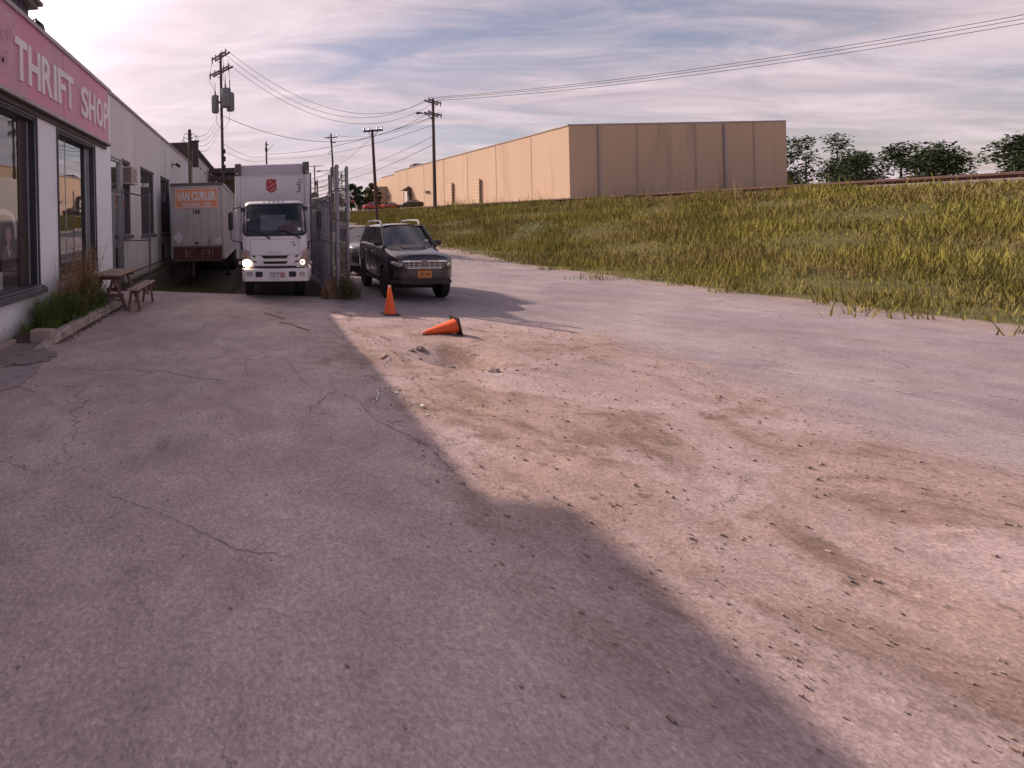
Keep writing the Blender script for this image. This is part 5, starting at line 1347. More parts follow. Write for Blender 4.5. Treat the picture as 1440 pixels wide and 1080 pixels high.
mb = MB(); mb.box(X0+0.19, X1-0.19, BY-0.016, BY-0.001, 3.405, 3.434); build(mb, 'trim_strip', sign_white, tk)
for s, x in ((0, X0), (1, X1-0.18)):
    mb = MB(); mb.box(x-0.006, x+0.186, BY-0.03, BY+0.28, 3.43, 3.80); cc = build(mb, 'corner_casting', cap_dark, tk, bevel=0.03, seg=2)
    mb = MB(); mb.lathe([(0.035, 0), (0.035, -0.02), (0.015, -0.035)], (x+(0.06 if s == 0 else 0.12), BY-0.03, 3.50), 12, 'Y'); build(mb, 'marker_lamp', lamp_glass, cc, smooth=True)
    mb = MB(); mb.lathe([(0.085, 0.98), (0.085, 3.43)], (x+(0.075 if s == 0 else 0.105), BY+0.06, 0), 20); build(mb, 'corner_post', box_white, tk, smooth=True)
    mb = MB()
    for k in range(40): mb.lathe([(0.009, 0), (0.006, -0.006)], (x+(0.165 if s == 0 else 0.015), BY-0.001, 1.02+k*0.06), 6, 'Y')
    build(mb, 'rivet_strip', box_white, tk)
def bx(u, v, o): return Vector((0.195+0.31*u, BY-o, 2.90+0.44*v))
emblem(bx, tk, logo_red, logo_red, logo_pink, 0.006)
mb = MB(); text_mb('3', lambda u, v: (1.085+0.115*u, BY-0.004, 2.90+0.25*v), None, -0.005, mb); text_mb('JC', lambda u, v: (1.13+0.12*u+0.03*v, BY-0.004, 3.21+0.10*v), None, 0.0, mb); mb.box(1.08, 1.28, BY-0.006, BY-0.002, 3.175, 3.19); build(mb, 'fleet_number', ink, tk, fix=False)
mb = MB(); text_mb('Doing The Most Good', lambda u, v: (-0.28+1.24*u, BY-0.004, 2.49+0.14*v-0.05*(2*u-1)**2), None, 0.0, mb); build(mb, 'slogan', ink_grey, tk, fix=False)

# ---- driver
def skinned(name, pts, edges, radii, mat, parent=None, root=0, sub=2):
    me = bpy.data.meshes.new(name); me.from_pydata([tuple(p) for p in pts], edges, [])
    o = bpy.data.objects.new(name, me); COL.objects.link(o)
    sk = o.modifiers.new('skin', 'SKIN'); sk.use_smooth_shade = True
    ss = o.modifiers.new('sub', 'SUBSURF'); ss.levels = sub; ss.render_levels = sub
    if not me.skin_vertices: me.skin_vertices.new()
    for i, r_ in enumerate(radii):
        me.skin_vertices[0].data[i].radius = r_ if isinstance(r_, tuple) else (r_, r_)
        me.skin_vertices[0].data[i].use_root = (i == root)
    dg = bpy.context.evaluated_depsgraph_get(); dg.update()
    m2 = bpy.data.meshes.new_from_object(o.evaluated_get(dg)); bpy.data.objects.remove(o); bpy.data.meshes.remove(me)
    m2.name = name; m2.materials.clear(); m2.materials.append(mat)
    m2.polygons.foreach_set('use_smooth', [True]*len(m2.polygons))
    n = bpy.data.objects.new(name, m2); COL.objects.link(n)
    if parent:
        n.parent = parent; m2.transform(Matrix.Translation(-worldloc(parent)))
    return n
dx, dy, dz = CX+0.40, 12.79, 1.36
dr = thing('person', (dx, dy, dz), 'driver in a dark red shirt sitting behind the truck windscreen holding the wheel', 'person')
P_ = [(dx, dy, dz+0.06), (dx, dy+0.03, dz+0.24), (dx, dy+0.02, dz+0.44), (dx, dy, dz+0.56), (dx, dy-0.01, dz+0.61), (dx, dy-0.03, dz+0.69), (dx, dy-0.035, dz+0.78)]
E_ = [(k, k+1) for k in range(6)]; Rr = [(0.16, 0.12), (0.15, 0.11), (0.17, 0.11), (0.10, 0.07), 0.045, (0.068, 0.085), (0.06, 0.075)]
for s in (-1, 1):
    b = len(P_)
    P_ += [(dx+s*0.19, dy, dz+0.50), (dx+s*0.24, dy-0.12, dz+0.30), (dx+s*0.185, dy-0.30, dz+0.34), (dx+s*0.165, dy-0.37, dz+0.365)]
    E_ += [(2, b), (b, b+1), (b+1, b+2), (b+2, b+3)]; Rr += [0.065, 0.050, 0.034, (0.036, 0.022)]
    c = len(P_)
    for f in range(4):
        q = (dx+s*(0.165-0.02*(f-1.5)), dy-0.37, dz+0.365)
        P_ += [(q[0], q[1]-0.045, q[2]+0.01-0.012*f), (q[0]-s*0.01, q[1]-0.07, q[2]-0.015-0.012*f)]
        E_ += [(b+3, c+2*f), (c+2*f, c+2*f+1)]; Rr += [0.010, 0.008]
    d_ = len(P_); P_ += [(dx+s*0.125, dy-0.38, dz+0.385)]; E_ += [(b+3, d_)]; Rr += [0.010]
    h = len(P_)
    P_ += [(dx+s*0.10, dy-0.05, dz+0.05), (dx+s*0.14, dy-0.38, dz+0.08), (dx+s*0.14, dy-0.46, dz-0.28)]
    E_ += [(0, h), (h, h+1), (h+1, h+2)]; Rr += [0.09, 0.065, 0.05]
skinned('body', P_, E_, Rr, skin_mat, dr)
Tp = P_[0:4]+[P_[7], P_[8]]
skinned('shirt', [(dx, dy, dz+0.05), (dx, dy+0.03, dz+0.24), (dx, dy+0.02, dz+0.44), (dx, dy, dz+0.57)]+[(dx-0.19, dy, dz+0.50), (dx-0.24, dy-0.12, dz+0.32), (dx+0.19, dy, dz+0.50), (dx+0.24, dy-0.12, dz+0.32)], [(0, 1), (1, 2), (2, 3), (2, 4), (4, 5), (2, 6), (6, 7)], [(0.20, 0.15), (0.19, 0.14), (0.215, 0.135), (0.12, 0.09), 0.10, 0.085, 0.10, 0.085], red_cloth, dr)
mb = MB(); mb.lathe([(0.02, 0.125), (0.06, 0.10), (0.082, 0.05), (0.086, 0.0), (0.07, -0.03)], (dx, dy-0.015, dz+0.75), 14); build(mb, 'hair', hair_mat, dr, smooth=True)
mb = MB(); mb.prism([(dx-0.012, dy-0.115, dz+0.75), (dx+0.012, dy-0.115, dz+0.75), (dx+0.016, dy-0.14, dz+0.705), (dx-0.016, dy-0.14, dz+0.705)], (0, 0.03, 0)); build(mb, 'nose', skin_mat, dr)
for s in (-1, 1):
    mb = MB(); mb.lathe([(0.004, -0.012), (0.012, -0.006), (0.012, 0.006)], (dx+s*0.028, dy-0.110, dz+0.75), 10, 'Y'); build(mb, 'eye', ink, dr)

# ================================================================== CARS
def car(name, label, cat, paint, L, W, H, kind, glassm=None, group=None, detail=True):
    """Built with its nose towards -Y, ground at z = 0, middle at the origin."""
    t = thing(name, (0, 0, 0), label, cat, group)
    glassm = glassm or car_glass; hw = W/2
    # side profile: list of (fraction from nose, top height), window fractions
    K = {
     'suv':    dict(top=[(0, .545), (.012, .572), (.03, .585), (.10, .612), (.28, .675), (.33, .69), (.90, .71), (.97, .70), (1, .55)], base=.20, a0=.275, a1=.44, r1=.90, r0=.975, belt=.69),
     'hatch':  dict(top=[(0, .50), (.015, .54), (.03, .555), (.08, .59), (.22, .655), (.27, .67), (.90, .70), (.97, .68), (1, .5)], base=.17, a0=.20, a1=.43, r1=.86, r0=.97, belt=.67),
     'sedan':  dict(top=[(0, .42), (.03, .52), (.10, .58), (.28, .66), (.33, .68), (.80, .70), (.86, .72), (.97, .68), (1, .48)], base=.17, a0=.29, a1=.44, r1=.69, r0=.85, belt=.68),
     'pickup': dict(top=[(0, .48), (.02, .58), (.06, .62), (.25, .66), (.28, .67), (.60, .67), (.605, .66), (.99, .66), (1, .62)], base=.22, a0=.27, a1=.37, r1=.56, r0=.59, belt=.66),
     'van':    dict(top=[(0, .40), (.03, .48), (.08, .54), (.15, .58), (.20, .60), (.95, .60), (1, .55)], base=.16, a0=.12, a1=.30, r1=.97, r0=.99, belt=.59)}[kind]
    zb = K['base']*H
    tops = [(f*L-L/2, z*H) for f, z in K['top']]
    def topz(y):
        return lin(y, tops)
    ys = sorted(set([f*L-L/2 for f, _ in K['top']]+[-L/2+L*k/28 for k in range(29)]+[-L/2+0.02, -L/2+0.06, L/2-0.03]))
    rows = []
    for y in ys:
        f = (y+L/2)/L
        w = hw*(1-0.30*max(0, (0.10-f)/0.10)**2.2-0.16*max(0, (f-0.93)/0.07)**2)
        w = max(w, hw*0.60); tz = topz(y); b = zb+0.05*H*max(0, (0.06-f)/0.06)
        cr = 0.035*H*(1 if f < K['a0']+.03 else 0.3)
        half = [(0.0, b), (0.80*w, b), (0.93*w, b+0.03*H), (0.985*w, b+0.10*H), (1.0*w, b+(tz-b)*0.55), (0.985*w, tz-0.075*H), (0.955*w, tz-0.028*H), (0.88*w, tz), (0.5*w, tz+cr*0.8), (0.0, tz+cr)]
        rows.append([(x, y, z) for x, z in half]+[(-x, y, z) for x, z in reversed(half[1:-1])])
    mb = MB(); mb.grid(rows, True); n = len(rows[0])
    mb.add(rows[0], [tuple(range(n))]); mb.add(rows[-1], [tuple(reversed(range(n)))])
    body = build(mb, 'body', paint, t, smooth=True, angle=42)
    rw = 0.205*H if kind != 'van' else 0.17*H
    ya, yb = -L/2+0.205*L, L/2-0.205*L
    # wheel openings cut through the sides
    cut = MB()
    for y in (ya, yb): cut.lathe([(rw*1.16, -hw*1.3), (rw*1.16, hw*1.3)], (0, y, rw), 28, 'X')
    co = build(cut, 'cutter', paint)
    bo = body.modifiers.new('cut', 'BOOLEAN'); bo.operation = 'DIFFERENCE'; bo.object = co; bo.solver = 'EXACT'
    dg = bpy.context.evaluated_depsgraph_get(); dg.update()
    m2 = bpy.data.meshes.new_from_object(body.evaluated_get(dg)); body.modifiers.clear(); old = body.data; body.data = m2; m2.name = 'body'
    bpy.data.meshes.remove(old); bpy.data.objects.remove(co)
    m2.polygons.foreach_set('use_smooth', [True]*len(m2.polygons)); m2.set_sharp_from_angle(angle=R(42))
    for (x, y) in ((-1, ya), (1, ya), (-1, yb), (1, yb)):
        cx = x*(hw-0.10)
        mb = MB(); mb.lathe([(rw*0.62, -0.10), (rw*0.93, -0.10), (rw, -0.075), (rw, 0.075), (rw*0.93, 0.10), (rw*0.62, 0.10)], (cx, y, rw), 28, 'X'); w_ = build(mb, 'wheel', rubber, t, smooth=True)
        mb = MB(); s = x
        mb.lathe([(rw*0.64, 0.03*s), (rw*0.66, 0.085*s), (rw*0.58, 0.085*s), (rw*0.55, 0.04*s)], (cx, y, rw), 28, 'X', False)
        for k in range(5 if detail else 0):
            a = 2*math.pi*k/5; 
            mb.beam((cx+0.075*s, y+math.cos(a)*rw*0.10, rw+math.sin(a)*rw*0.10), (cx+0.06*s, y+math.cos(a)*rw*0.60, rw+math.sin(a)*rw*0.60), 0.05, 0.03, (1, 0, 0))
        mb.lathe([(0.01, 0.085*s), (rw*0.16, 0.08*s), (rw*0.16, 0.03*s)], (cx, y, rw), 14, 'X')
        build(mb, 'rim', silver_trim, w_, smooth=True)
        mb = MB(); mb.lathe([(rw*0.6, 0.0), (0.02, 0.0)], (cx, y, rw), 20, 'X', False); build(mb, 'brake_disc', steel_dark, w_)
    mb = MB(); mb.box(-hw*0.72, hw*0.72, -L/2+0.16*L, L/2-0.05*L, zb*0.7, zb+0.06); build(mb, 'underbody', under_mat, t)
    # greenhouse
    bz = K['belt']*H; rz = H*0.965
    y0, y1, y2, y3 = (K[k]*L-L/2 for k in ('a0', 'a1', 'r1', 'r0'))
    wb, wr = hw*0.93, hw*0.74
    B = [(-wb*0.93, y0, bz-0.02), (wb*0.93, y0, bz-0.02), (wb*0.96, y3, bz), (-wb*0.96, y3, bz)]
    T = [(-wr*0.96, y1, rz-0.01), (wr*0.96, y1, rz-0.01), (wr, y2, rz-0.01), (-wr, y2, rz-0.01)]
    B = [Vector(p) for p in B]; T = [Vector(p) for p in T]
    mb = MB(); nx = 8; g = []
    for j in range(5):
        r_ = []
        for i in range(nx+1):
            p = B[0].lerp(B[1], i/nx).lerp(T[0].lerp(T[1], i/nx), j/4); q = (2*i/nx-1)
            r_.append(p+Vector((0, 0.10*q*q-0.06, 0)))
        g.append(r_)
    mb.grid(g); build(mb, 'windscreen', glassm, t, smooth=True)
    ym = (y1+y2)/2-0.02*L
    for s, (a, b, c, d) in ((1, (B[1], B[2], T[1], T[2])), (-1, (B[0], B[3], T[0], T[3]))):
        def sp(u, v): return a.lerp(b, u).lerp(c.lerp(d, u), v)
        cuts = [(0.03, 0.47), (0.52, 0.80), (0.84, 0.965)] if kind in ('suv', 'hatch') else ([(0.04, 0.49), (0.54, 0.95)] if kind != 'van' else [(0.03, 0.22)])
        for (u0, u1) in cuts:
            mb = MB(); mb.grid([[sp(u0+(u1-u0)*i/4, v) for i in range(5)] for v in (0.03, 0.5, 0.95)]); build(mb, 'side_window', glassm, t)
        edges = [0.0]+[x for c_ in cuts for x in c_]+[1.0]
        mb = MB()
        for k in range(0, len(edges), 2):
            if edges[k+1]-edges[k] < 1e-3: continue
            mb.grid([[sp(edges[k]+(edges[k+1]-edges[k])*i/3, v)+Vector((0.006*s, 0, 0)) for i in range(4)] for v in (0, 0.5, 1.0)])
        mb.grid([[sp(i/10, v)+Vector((0.006*s, 0, 0)) for i in range(11)] for v in (0.94, 1.0)])
        build(mb, 'pillar', paint if kind != 'suv' else black_paint, t, smooth=True)
        mb = MB(); p0 = sp(0, 0)+Vector((0.0, -0.02, 0)); p1 = sp(0, 1)
        mb.tube([p0, p0.lerp(p1, 0.5)+Vector((0, -0.03, 0)), p1+Vector((0, -0.01, 0.0))], 0.035, 8); build(mb, 'windscreen_pillar', paint, t, smooth=True)
        # mirror
        mp_ = sp(0.05, 0.10)
        mb = MB(); mb.obox(mp_+Vector((s*0.13, -0.03, 0.03)), (0.17, 0.10, 0.13)); build(mb, 'mirror', paint if kind != 'suv' else black_plastic, t, bevel=0.03, seg=2)
    mb = MB(); mb.grid([[B[3].lerp(B[2], i/6).lerp(T[3].lerp(T[2], i/6), v) for i in range(7)] for v in (0, 0.5, 1)]); build(mb, 'rear_window', glassm, t, smooth=True)
    mb = MB(); rr = []
    for j in range(11):
        y = y1-0.03+(y2-y1+0.08)*j/10; e = 1-0.05*abs(2*j/10-1)**3; r_ = []
        for i in range(13):
            q = 2*i/12-1; r_.append((q*wr*1.03*e, y, rz-0.012+(H-rz+0.012)*(1-abs(q)**3.0)*(1-0.35*abs(2*j/10-1)**3)))
        rr.append(r_)
    mb.grid(rr); mb.grid([[(x, y, z-0.03) for x, y, z in r_] for r_ in rr])
    build(mb, 'roof', paint, t, smooth=True, angle=80)
    mb = MB(); mb.box(-wb*0.9, wb*0.9, y0+0.1, y1+0.2, bz-0.16, bz-0.06); mb.box(-wb*0.85, wb*0.85, y3-0.5*(y3-y2)-0.3, y3-0.06, bz-0.3, bz-0.1); build(mb, 'dashboard', cab_inner, t)
    for s in (-1, 1):
        mb = MB(); mb.box(s*hw*0.42-0.19, s*hw*0.42+0.19, y1+0.10*L, y1+0.135*L, bz-0.25, bz+0.12*H); mb.box(s*hw*0.42-0.10, s*hw*0.42+0.10, y1+0.105*L, y1+0.13*L, bz+0.12*H, bz+0.19*H); build(mb, 'seat', cab_inner, t, bevel=0.03, seg=2)
    return dict(t=t, L=L, W=W, H=H, hw=hw, topz=topz, zb=zb, rows=rows, ys=ys, ya=ya, yb=yb, rw=rw, y=(y0, y1, y2, y3), B=B, T=T, bz=bz, rz=rz)

def nose(c, x, z, off):
    """point on the rounded nose: x across, z height"""
    hw, L, H = c['hw'], c['L'], c['H']; y = -L/2
    while y < -L/2+0.5:
        f = (y+L/2)/L
        w = hw*(1-0.30*max(0, (0.10-f)/0.10)**2.2)
        tz = c['topz'](y)
        wz = w*(1.0 if z < tz-0.08*H else 0.955 if z < tz-0.03*H else 0.88)
        if wz*0.985 >= abs(x) and tz >= z: break
        y += 0.004
    return Vector((x, y-off, z))
def npatch(c, poly, off, name, mat, parent=None, nx=10, nz=4, thick=0.03):
    z0 = min(p[1] for p in poly); z1 = max(p[1] for p in poly); rows_ = []
    for j in range(nz+1):
        z = z0+(z1-z0)*(0.004+0.992*j/nz); s = span(poly, z)
        rows_.append([nose(c, s[0]+(s[1]-s[0])*i/nx, z, off) for i in range(nx+1)])
    m_ = MB(); m_.grid(rows_); back = [[p+Vector((0, thick, 0)) for p in r_] for r_ in rows_]
    m_.grid([rows_[0], back[0]]); m_.grid([rows_[-1], back[-1]]); m_.grid([[r_[0] for r_ in rows_], [r_[0] for r_ in back]]); m_.grid([[r_[-1] for r_ in rows_], [r_[-1] for r_ in back]])
    return build(m_, name, mat, parent or c['t'], smooth=True, angle=50)

# ---- the dark SUV waiting at the kerb
c = car('parked_suv', 'dark purple black sport utility car with silver roof rails and orange plate', 'car', suv_paint, 3.95, 1.54, 1.93, 'suv')
t = c['t']
npatch(c, [(-0.50, 1.02), (0.50, 1.02), (0.40, 0.835), (-0.40, 0.835)], 0.012, 'grille', black_mat)
g = npatch(c, [(-0.52, 1.03), (0.52, 1.03), (0.515, 0.985), (-0.515, 0.985)], 0.024, 'grille_bar', chrome)
npatch(c, [(-0.42, 0.855), (0.42, 0.855), (0.40, 0.83), (-0.40, 0.83)], 0.022, 'grille_bar', chrome)
for z in (0.935, 0.885): npatch(c, [(-0.47, z+0.007), (0.47, z+0.007), (0.46, z-0.007), (-0.46, z-0.007)], 0.020, 'grille_bar', silver_trim)
for x in (-0.36, -0.24, -0.12, 0.12, 0.24, 0.36): npatch(c, [(x-0.009, 0.985), (x+0.009, 0.985), (x+0.009, 0.85), (x-0.009, 0.85)], 0.019, 'grille_bar', silver_trim, nx=2)
npatch(c, [(0.085*math.cos(a*math.pi/9), 1.0+0.045*math.sin(a*math.pi/9)) for a in range(18)], 0.034, 'badge', chrome, nx=8)
npatch(c, [(0.070*math.cos(a*math.pi/9), 1.0+0.034*math.sin(a*math.pi/9)) for a in range(18)], 0.038, 'badge_face', material('badge_blue', (0.05, 0.05, 0.10), 0.3, 0.3), nx=8)
star = MB()
for (x, z, s) in ((-0.035, 1.012, .012), (0.0, 1.004, .008), (0.02, 1.014, .008), (0.012, 0.99, .008), (0.038, 1.0, .008), (-0.005, 0.985, .008)):
    p = nose(c, x, z, 0.041)
    star.prism([p+Vector((s*(1 if k % 2 == 0 else .4)*math.cos(k*math.pi/4), 0, s*(1 if k % 2 == 0 else .4)*math.sin(k*math.pi/4))) for k in range(8)], (0, 0.004, 0))
build(star, 'badge_stars', chrome, t)
for s in (-1, 1):
    pol = [(s*0.53, 1.02), (s*0.72, 1.065), (s*0.73, 0.93), (s*0.60, 0.865), (s*0.50, 0.90)]
    hl = npatch(c, pol, 0.016, 'headlight', lamp_glass, nx=10, nz=6)
    for dx_, r_ in ((0.58, 0.055), (0.67, 0.042)):
        npatch(c, [(s*dx_+r_*math.cos(a*math.pi/8), 0.955+r_*math.sin(a*math.pi/8)) for a in range(16)], 0.021, 'lamp_bowl', chrome, hl, nx=6)
    npatch(c, [(s*0.63+0.07*math.cos(a*math.pi/8), 0.50+0.05*math.sin(a*math.pi/8)) for a in range(16)], 0.012, 'fog_lamp', cab_inner, nx=6)
npatch(c, [(-0.60, 0.60), (0.60, 0.60), (0.52, 0.45), (-0.52, 0.45)], 0.012, 'lower_grille', black_mat)
npatch(c, [(-0.70, 0.635), (0.70, 0.635), (0.70, 0.615), (-0.70, 0.615)], 0.014, 'bumper_crease', material('bumper_grey', (0.05, 0.045, 0.055), 0.5))
npatch(c, [(-0.40, 0.80), (0.40, 0.80), (0.38, 0.72), (-0.38, 0.72)], 0.010, 'bumper_panel', material('bumper_plum', (0.09, 0.08, 0.10), 0.45))
px0 = 0.0
pl_ = npatch(c, [(-0.155, 0.80), (0.155, 0.80), (0.155, 0.59), (-0.155, 0.59)], 0.030, 'licence_plate', plate_orange, nx=2, nz=2)
mb = MB(); text_mb('GBT 4281', lambda u, v: nose(c, -0.12+0.24*u, 0.645+0.085*v, 0.0345), None, 0.01, mb); build(mb, 'plate_text', material('plate_navy', (0.03, 0.025, 0.08), 0.6), pl_, fix=False)
mb = MB()
for z in (0.783, 0.600): mb.box(-0.15, 0.15, nose(c, 0, 0.7, 0.033).y-0.002, nose(c, 0, 0.7, 0.033).y+0.001, z-0.012, z+0.012)
build(mb, 'plate_band', material('plate_brown', (0.22, 0.07, 0.04), 0.6), pl_)
y0, y1, y2, y3 = c['y']
for s in (-1, 1):   # silver roof rails, chrome door line
    x = s*c['T'][1].x*0.95; z = c['H']
    mb = MB(); mb.tube([(x, y1+0.10, z-0.05), (x, y1+0.22, z+0.07), (x, (y1+y2)/2, z+0.085), (x, y2-0.15, z+0.06), (x, y2+0.0, z-0.05)], 0.024, 8); build(mb, 'roof_rail', silver_trim, t, smooth=True)
    mb = MB(); mb.tube([c['B'][1 if s > 0 else 0]+Vector((s*0.04, 0.12, 0.0)), c['B'][2 if s > 0 else 3]+Vector((s*0.035, -0.1, 0.0))], 0.014, 6); build(mb, 'window_trim', chrome, t, smooth=True)
    for y in (-0.10, 0.72):
        mb = MB(); mb.box(s*0.765-0.012, s*0.765+0.012, y, y+0.16, 1.13, 1.165); build(mb, 'door_handle', chrome, t, bevel=0.006)
    for y in (-0.62, 0.28, 1.02):
        mb = MB(); mb.tube([(s*0.767, y, 0.46), (s*0.772, y+0.01, 0.8), (s*0.765, y+0.02, 1.18)], 0.005, 4); build(mb, 'door_gap', black_mat, t)
    mb = MB(); mb.tube([(s*0.765, c['ya']+0.42, 0.42), (s*0.772, 0, 0.40), (s*0.765, c['yb']-0.42, 0.42)], 0.03, 6); build(mb, 'sill', black_plastic, t, smooth=True)
hs = MB(); hs.grid([[(x, y, c['topz'](y)+0.066+0.012) for x in (-0.30, -0.26, 0.26, 0.30)] for y in (-1.33, -1.28, -1.08, -1.04)]); hs.grid([[(x, -1.335, c['topz'](-1.33)+zz) for x in (-0.30, 0.30)] for zz in (0.04, 0.078)])
build(hs, 'bonnet_scoop', suv_paint, t)
mb = MB(); p = c['B'][0].lerp(c['B'][1], 0.88).lerp(c['T'][0].lerp(c['T'][1], 0.88), 0.25); mb.obox(p+Vector((0, -0.02, 0)), (0.09, 0.004, 0.08)); build(mb, 'windscreen_sticker', paper, t)
mb = MB(); p = c['B'][0].lerp(c['B'][1], 0.45).lerp(c['T'][0].lerp(c['T'][1], 0.45), 0.1); mb.obox(p+Vector((0, 0.05, 0)), (0.10, 0.03, 0.03)); build(mb, 'dash_paper', paper, t)
t.location = (3.95, 13.52, 0.0)

c = car('waiting_car', 'silver green hatchback behind the fence posts and the dark car', 'car', silver_paint, 4.1, 1.60, 1.80, 'hatch')
t = c['t']
for s in (-1, 1):
    hl = npatch(c, [(s*0.50, 0.93), (s*0.73, 0.97), (s*0.74, 0.84), (s*0.58, 0.80)], 0.016, 'headlight', lamp_glass, nx=8, nz=5)
    npatch(c, [(s*0.66+0.05*math.cos(a*math.pi/8), 0.90+0.05*math.sin(a*math.pi/8)) for a in range(16)], 0.021, 'lamp_bowl', chrome, hl, nx=6)
    npatch(c, [(s*0.66+0.045*math.cos(a*math.pi/8), 0.50+0.04*math.sin(a*math.pi/8)) for a in range(16)], 0.016, 'fog_lamp', chrome, nx=6)
npatch(c, [(-0.40, 0.90), (0.40, 0.90), (0.34, 0.80), (-0.34, 0.80)], 0.012, 'grille', black_mat)
npatch(c, [(-0.70, 0.66), (0.70, 0.66), (0.55, 0.42), (-0.55, 0.42)], 0.012, 'lower_grille', black_mat)
pl_ = npatch(c, [(-0.155, 0.72), (0.155, 0.72), (0.155, 0.58), (-0.155, 0.58)], 0.024, 'licence_plate', plate_orange, nx=2, nz=2)
mb = MB(); mb.box(-0.35, 0.1, c['y'][0]+0.35, c['y'][0]+0.42, c['bz']+0.1, c['bz']+0.25); build(mb, 'sun_shade', paper, t)
t.location = (4.02, 19.0, ground_z(4.0, 19.0)+0.01); t.rotation_euler = (R(-1.2), 0, 0)

for (nm, lab, cat, paint, L_, W_, H_, kind, x, y, rz_) in (
    ('parked_pickup', 'red pickup truck parked on the rise beyond the railway', 'pickup truck', red_paint, 3.9, 1.5, 1.72, 'pickup', 21.9, 91.5, -84),
    ('parked_car', 'bright red saloon car parked beside the red pickup', 'car', red_paint, 3.75, 1.5, 1.36, 'sedan', 25.1, 90.5, 96),
    ('parked_car', 'black saloon car parked in front of the tan wall', 'car', black_paint, 4.1, 1.55, 1.55, 'sedan', 28.2, 88.5, -82),
    ('parked_van', 'white van behind the red pickup by the small building', 'van', van_white, 3.6, 1.5, 1.9, 'van', 22.3, 100.0, 88)):
    c = car(nm, lab, cat, paint, L_, W_, H_, kind, detail=False); c['t'].location = (x, y, ground_z(x, y)+0.0); c['t'].rotation_euler = (0, 0, R(rz_))
    for s in (-1, 1): npatch(c, [(s*0.40, H_*0.50), (s*0.68, H_*0.52), (s*0.68, H_*0.42), (s*0.42, H_*0.42)], 0.014, 'headlight', lamp_glass, nx=4, nz=2)

# ================================================================== TAN BUILDING ACROSS THE TRACKS
tbd = thing('tan_building', (30, 90, 4.2), 'large windowless tan building lit by the sun beyond the railway', 'building')
def tw(y, inset=0.0):      # foot of the long wall facing the street
    return 31.9+(91-y)*0.142+inset
def tan_block(y0, y1, z1, name, mat=tan_wall, depth=26, z0=3.0, inset=0.0):
    mb = MB(); mb.prism([(tw(y0)+inset, y0, z0), (tw(y1)+inset, y1, z0), (tw(y1)+inset+depth, y1+3, z0), (tw(y0)+inset+depth, y0+3, z0)], (0, 0, z1-z0)); return build(mb, name, mat, tbd)
tan_block(58.0, 105.1, 12.85, 'wall')
tan_block(105.1, 112.0, 12.35, 'wall')
mb = MB(); mb.prism([(tw(112.0), 112.0, 3), (tw(112.0), 112.0, 12.35), (tw(116.5), 116.5, 10.9), (tw(116.5), 116.5, 3)], (26, 3, 0)); build(mb, 'wall', tan_wall, tbd)
mb = MB(); mb.prism([(tw(58)-0.10, 58.0, 12.86), (tw(105.1)-0.10, 105.1, 12.86), (tw(105.1)+0.3, 105.1, 12.86), (tw(58)+0.3, 58, 12.86)], (0, 0, 0.16)); build(mb, 'coping', coping_mat, tbd)
mb = MB(); mb.prism([(tw(105.2)-0.10, 105.2, 12.36), (tw(112)-0.10, 112.0, 12.36), (tw(112)+0.3, 112.0, 12.36), (tw(105.2)+0.3, 105.2, 12.36)], (0, 0, 0.14)); build(mb, 'coping', coping_mat, tbd)
for x in (8, 15, 22):
    mb = MB(); mb.box(tw(58)+x, tw(58)+x+0.18, 57.97+3*x/26, 58.3+3*x/26, 4, 12.8); build(mb, 'wall_joint', tan_dark, tbd)
for x in (3.5, 18.5):
    mb = MB(); mb.tube([(tw(58)+x, 57.88+3*x/26, 12.7), (tw(58)+x, 57.88+3*x/26, 4.0)], 0.12, 8); build(mb, 'downpipe', coping_mat, tbd)
mb = MB(); mb.prism([(tw(58), 57.95, 12.86), (tw(58)+26, 60.95, 12.86), (tw(58)+26, 61.2, 12.86), (tw(58), 58.2, 12.86)], (0, 0, 0.16)); build(mb, 'coping', coping_mat, tbd)
for y in (64, 71, 78, 85, 92, 99):
    mb = MB(); mb.prism([(tw(y)-0.03, y, 4), (tw(y)-0.03, y+0.16, 4), (tw(y)+0.02, y+0.16, 4), (tw(y)+0.02, y, 4)], (0, 0, 8.8)); build(mb, 'wall_joint', tan_dark, tbd)
gy = 99.5; gz = ground_z(tw(gy), gy)-0.1
mb = MB(); mb.box(tw(gy)-0.10, tw(gy)+0.05, gy-1.5, gy+1.1, gz, gz+3.3); dr_ = build(mb, 'door', van_white, tbd)
mb = MB(); mb.box(tw(gy)-0.22, tw(gy)+0.05, gy+1.1, gy+2.6, gz, gz+3.5); build(mb, 'door_shade', tan_dark, tbd)  # dark tan block standing for the shade beside the door
mb = MB(); mb.prism([(tw(gy)-1.5, gy-2.2, gz+3.6), (tw(gy), gy-2.2, gz+4.5), (tw(gy), gy-2.2, gz+3.5)], (0, 1.3, 0)); mb.box(tw(gy)-0.3, tw(gy), gy-2.6, gy-1.55, gz, gz+3.4); build(mb, 'awning', dark_trim, tbd)
mb = MB(); mb.box(tw(90)-0.5, tw(90)+0.02, 90, 91.6, 7.4, 7.55); build(mb, 'wall_light', dark_trim, tbd)
mb = MB(); mb.box(tw(108)-0.25, tw(108), 107.8, 108.2, 7.2, 7.8); build(mb, 'wall_lamp', dark_trim, tbd)
mb = MB(); mb.box(tw(97), tw(97)+2.5, 95.6, 98.2, 13.0, 13.5); build(mb, 'roof_vent', dark_trim, tbd)
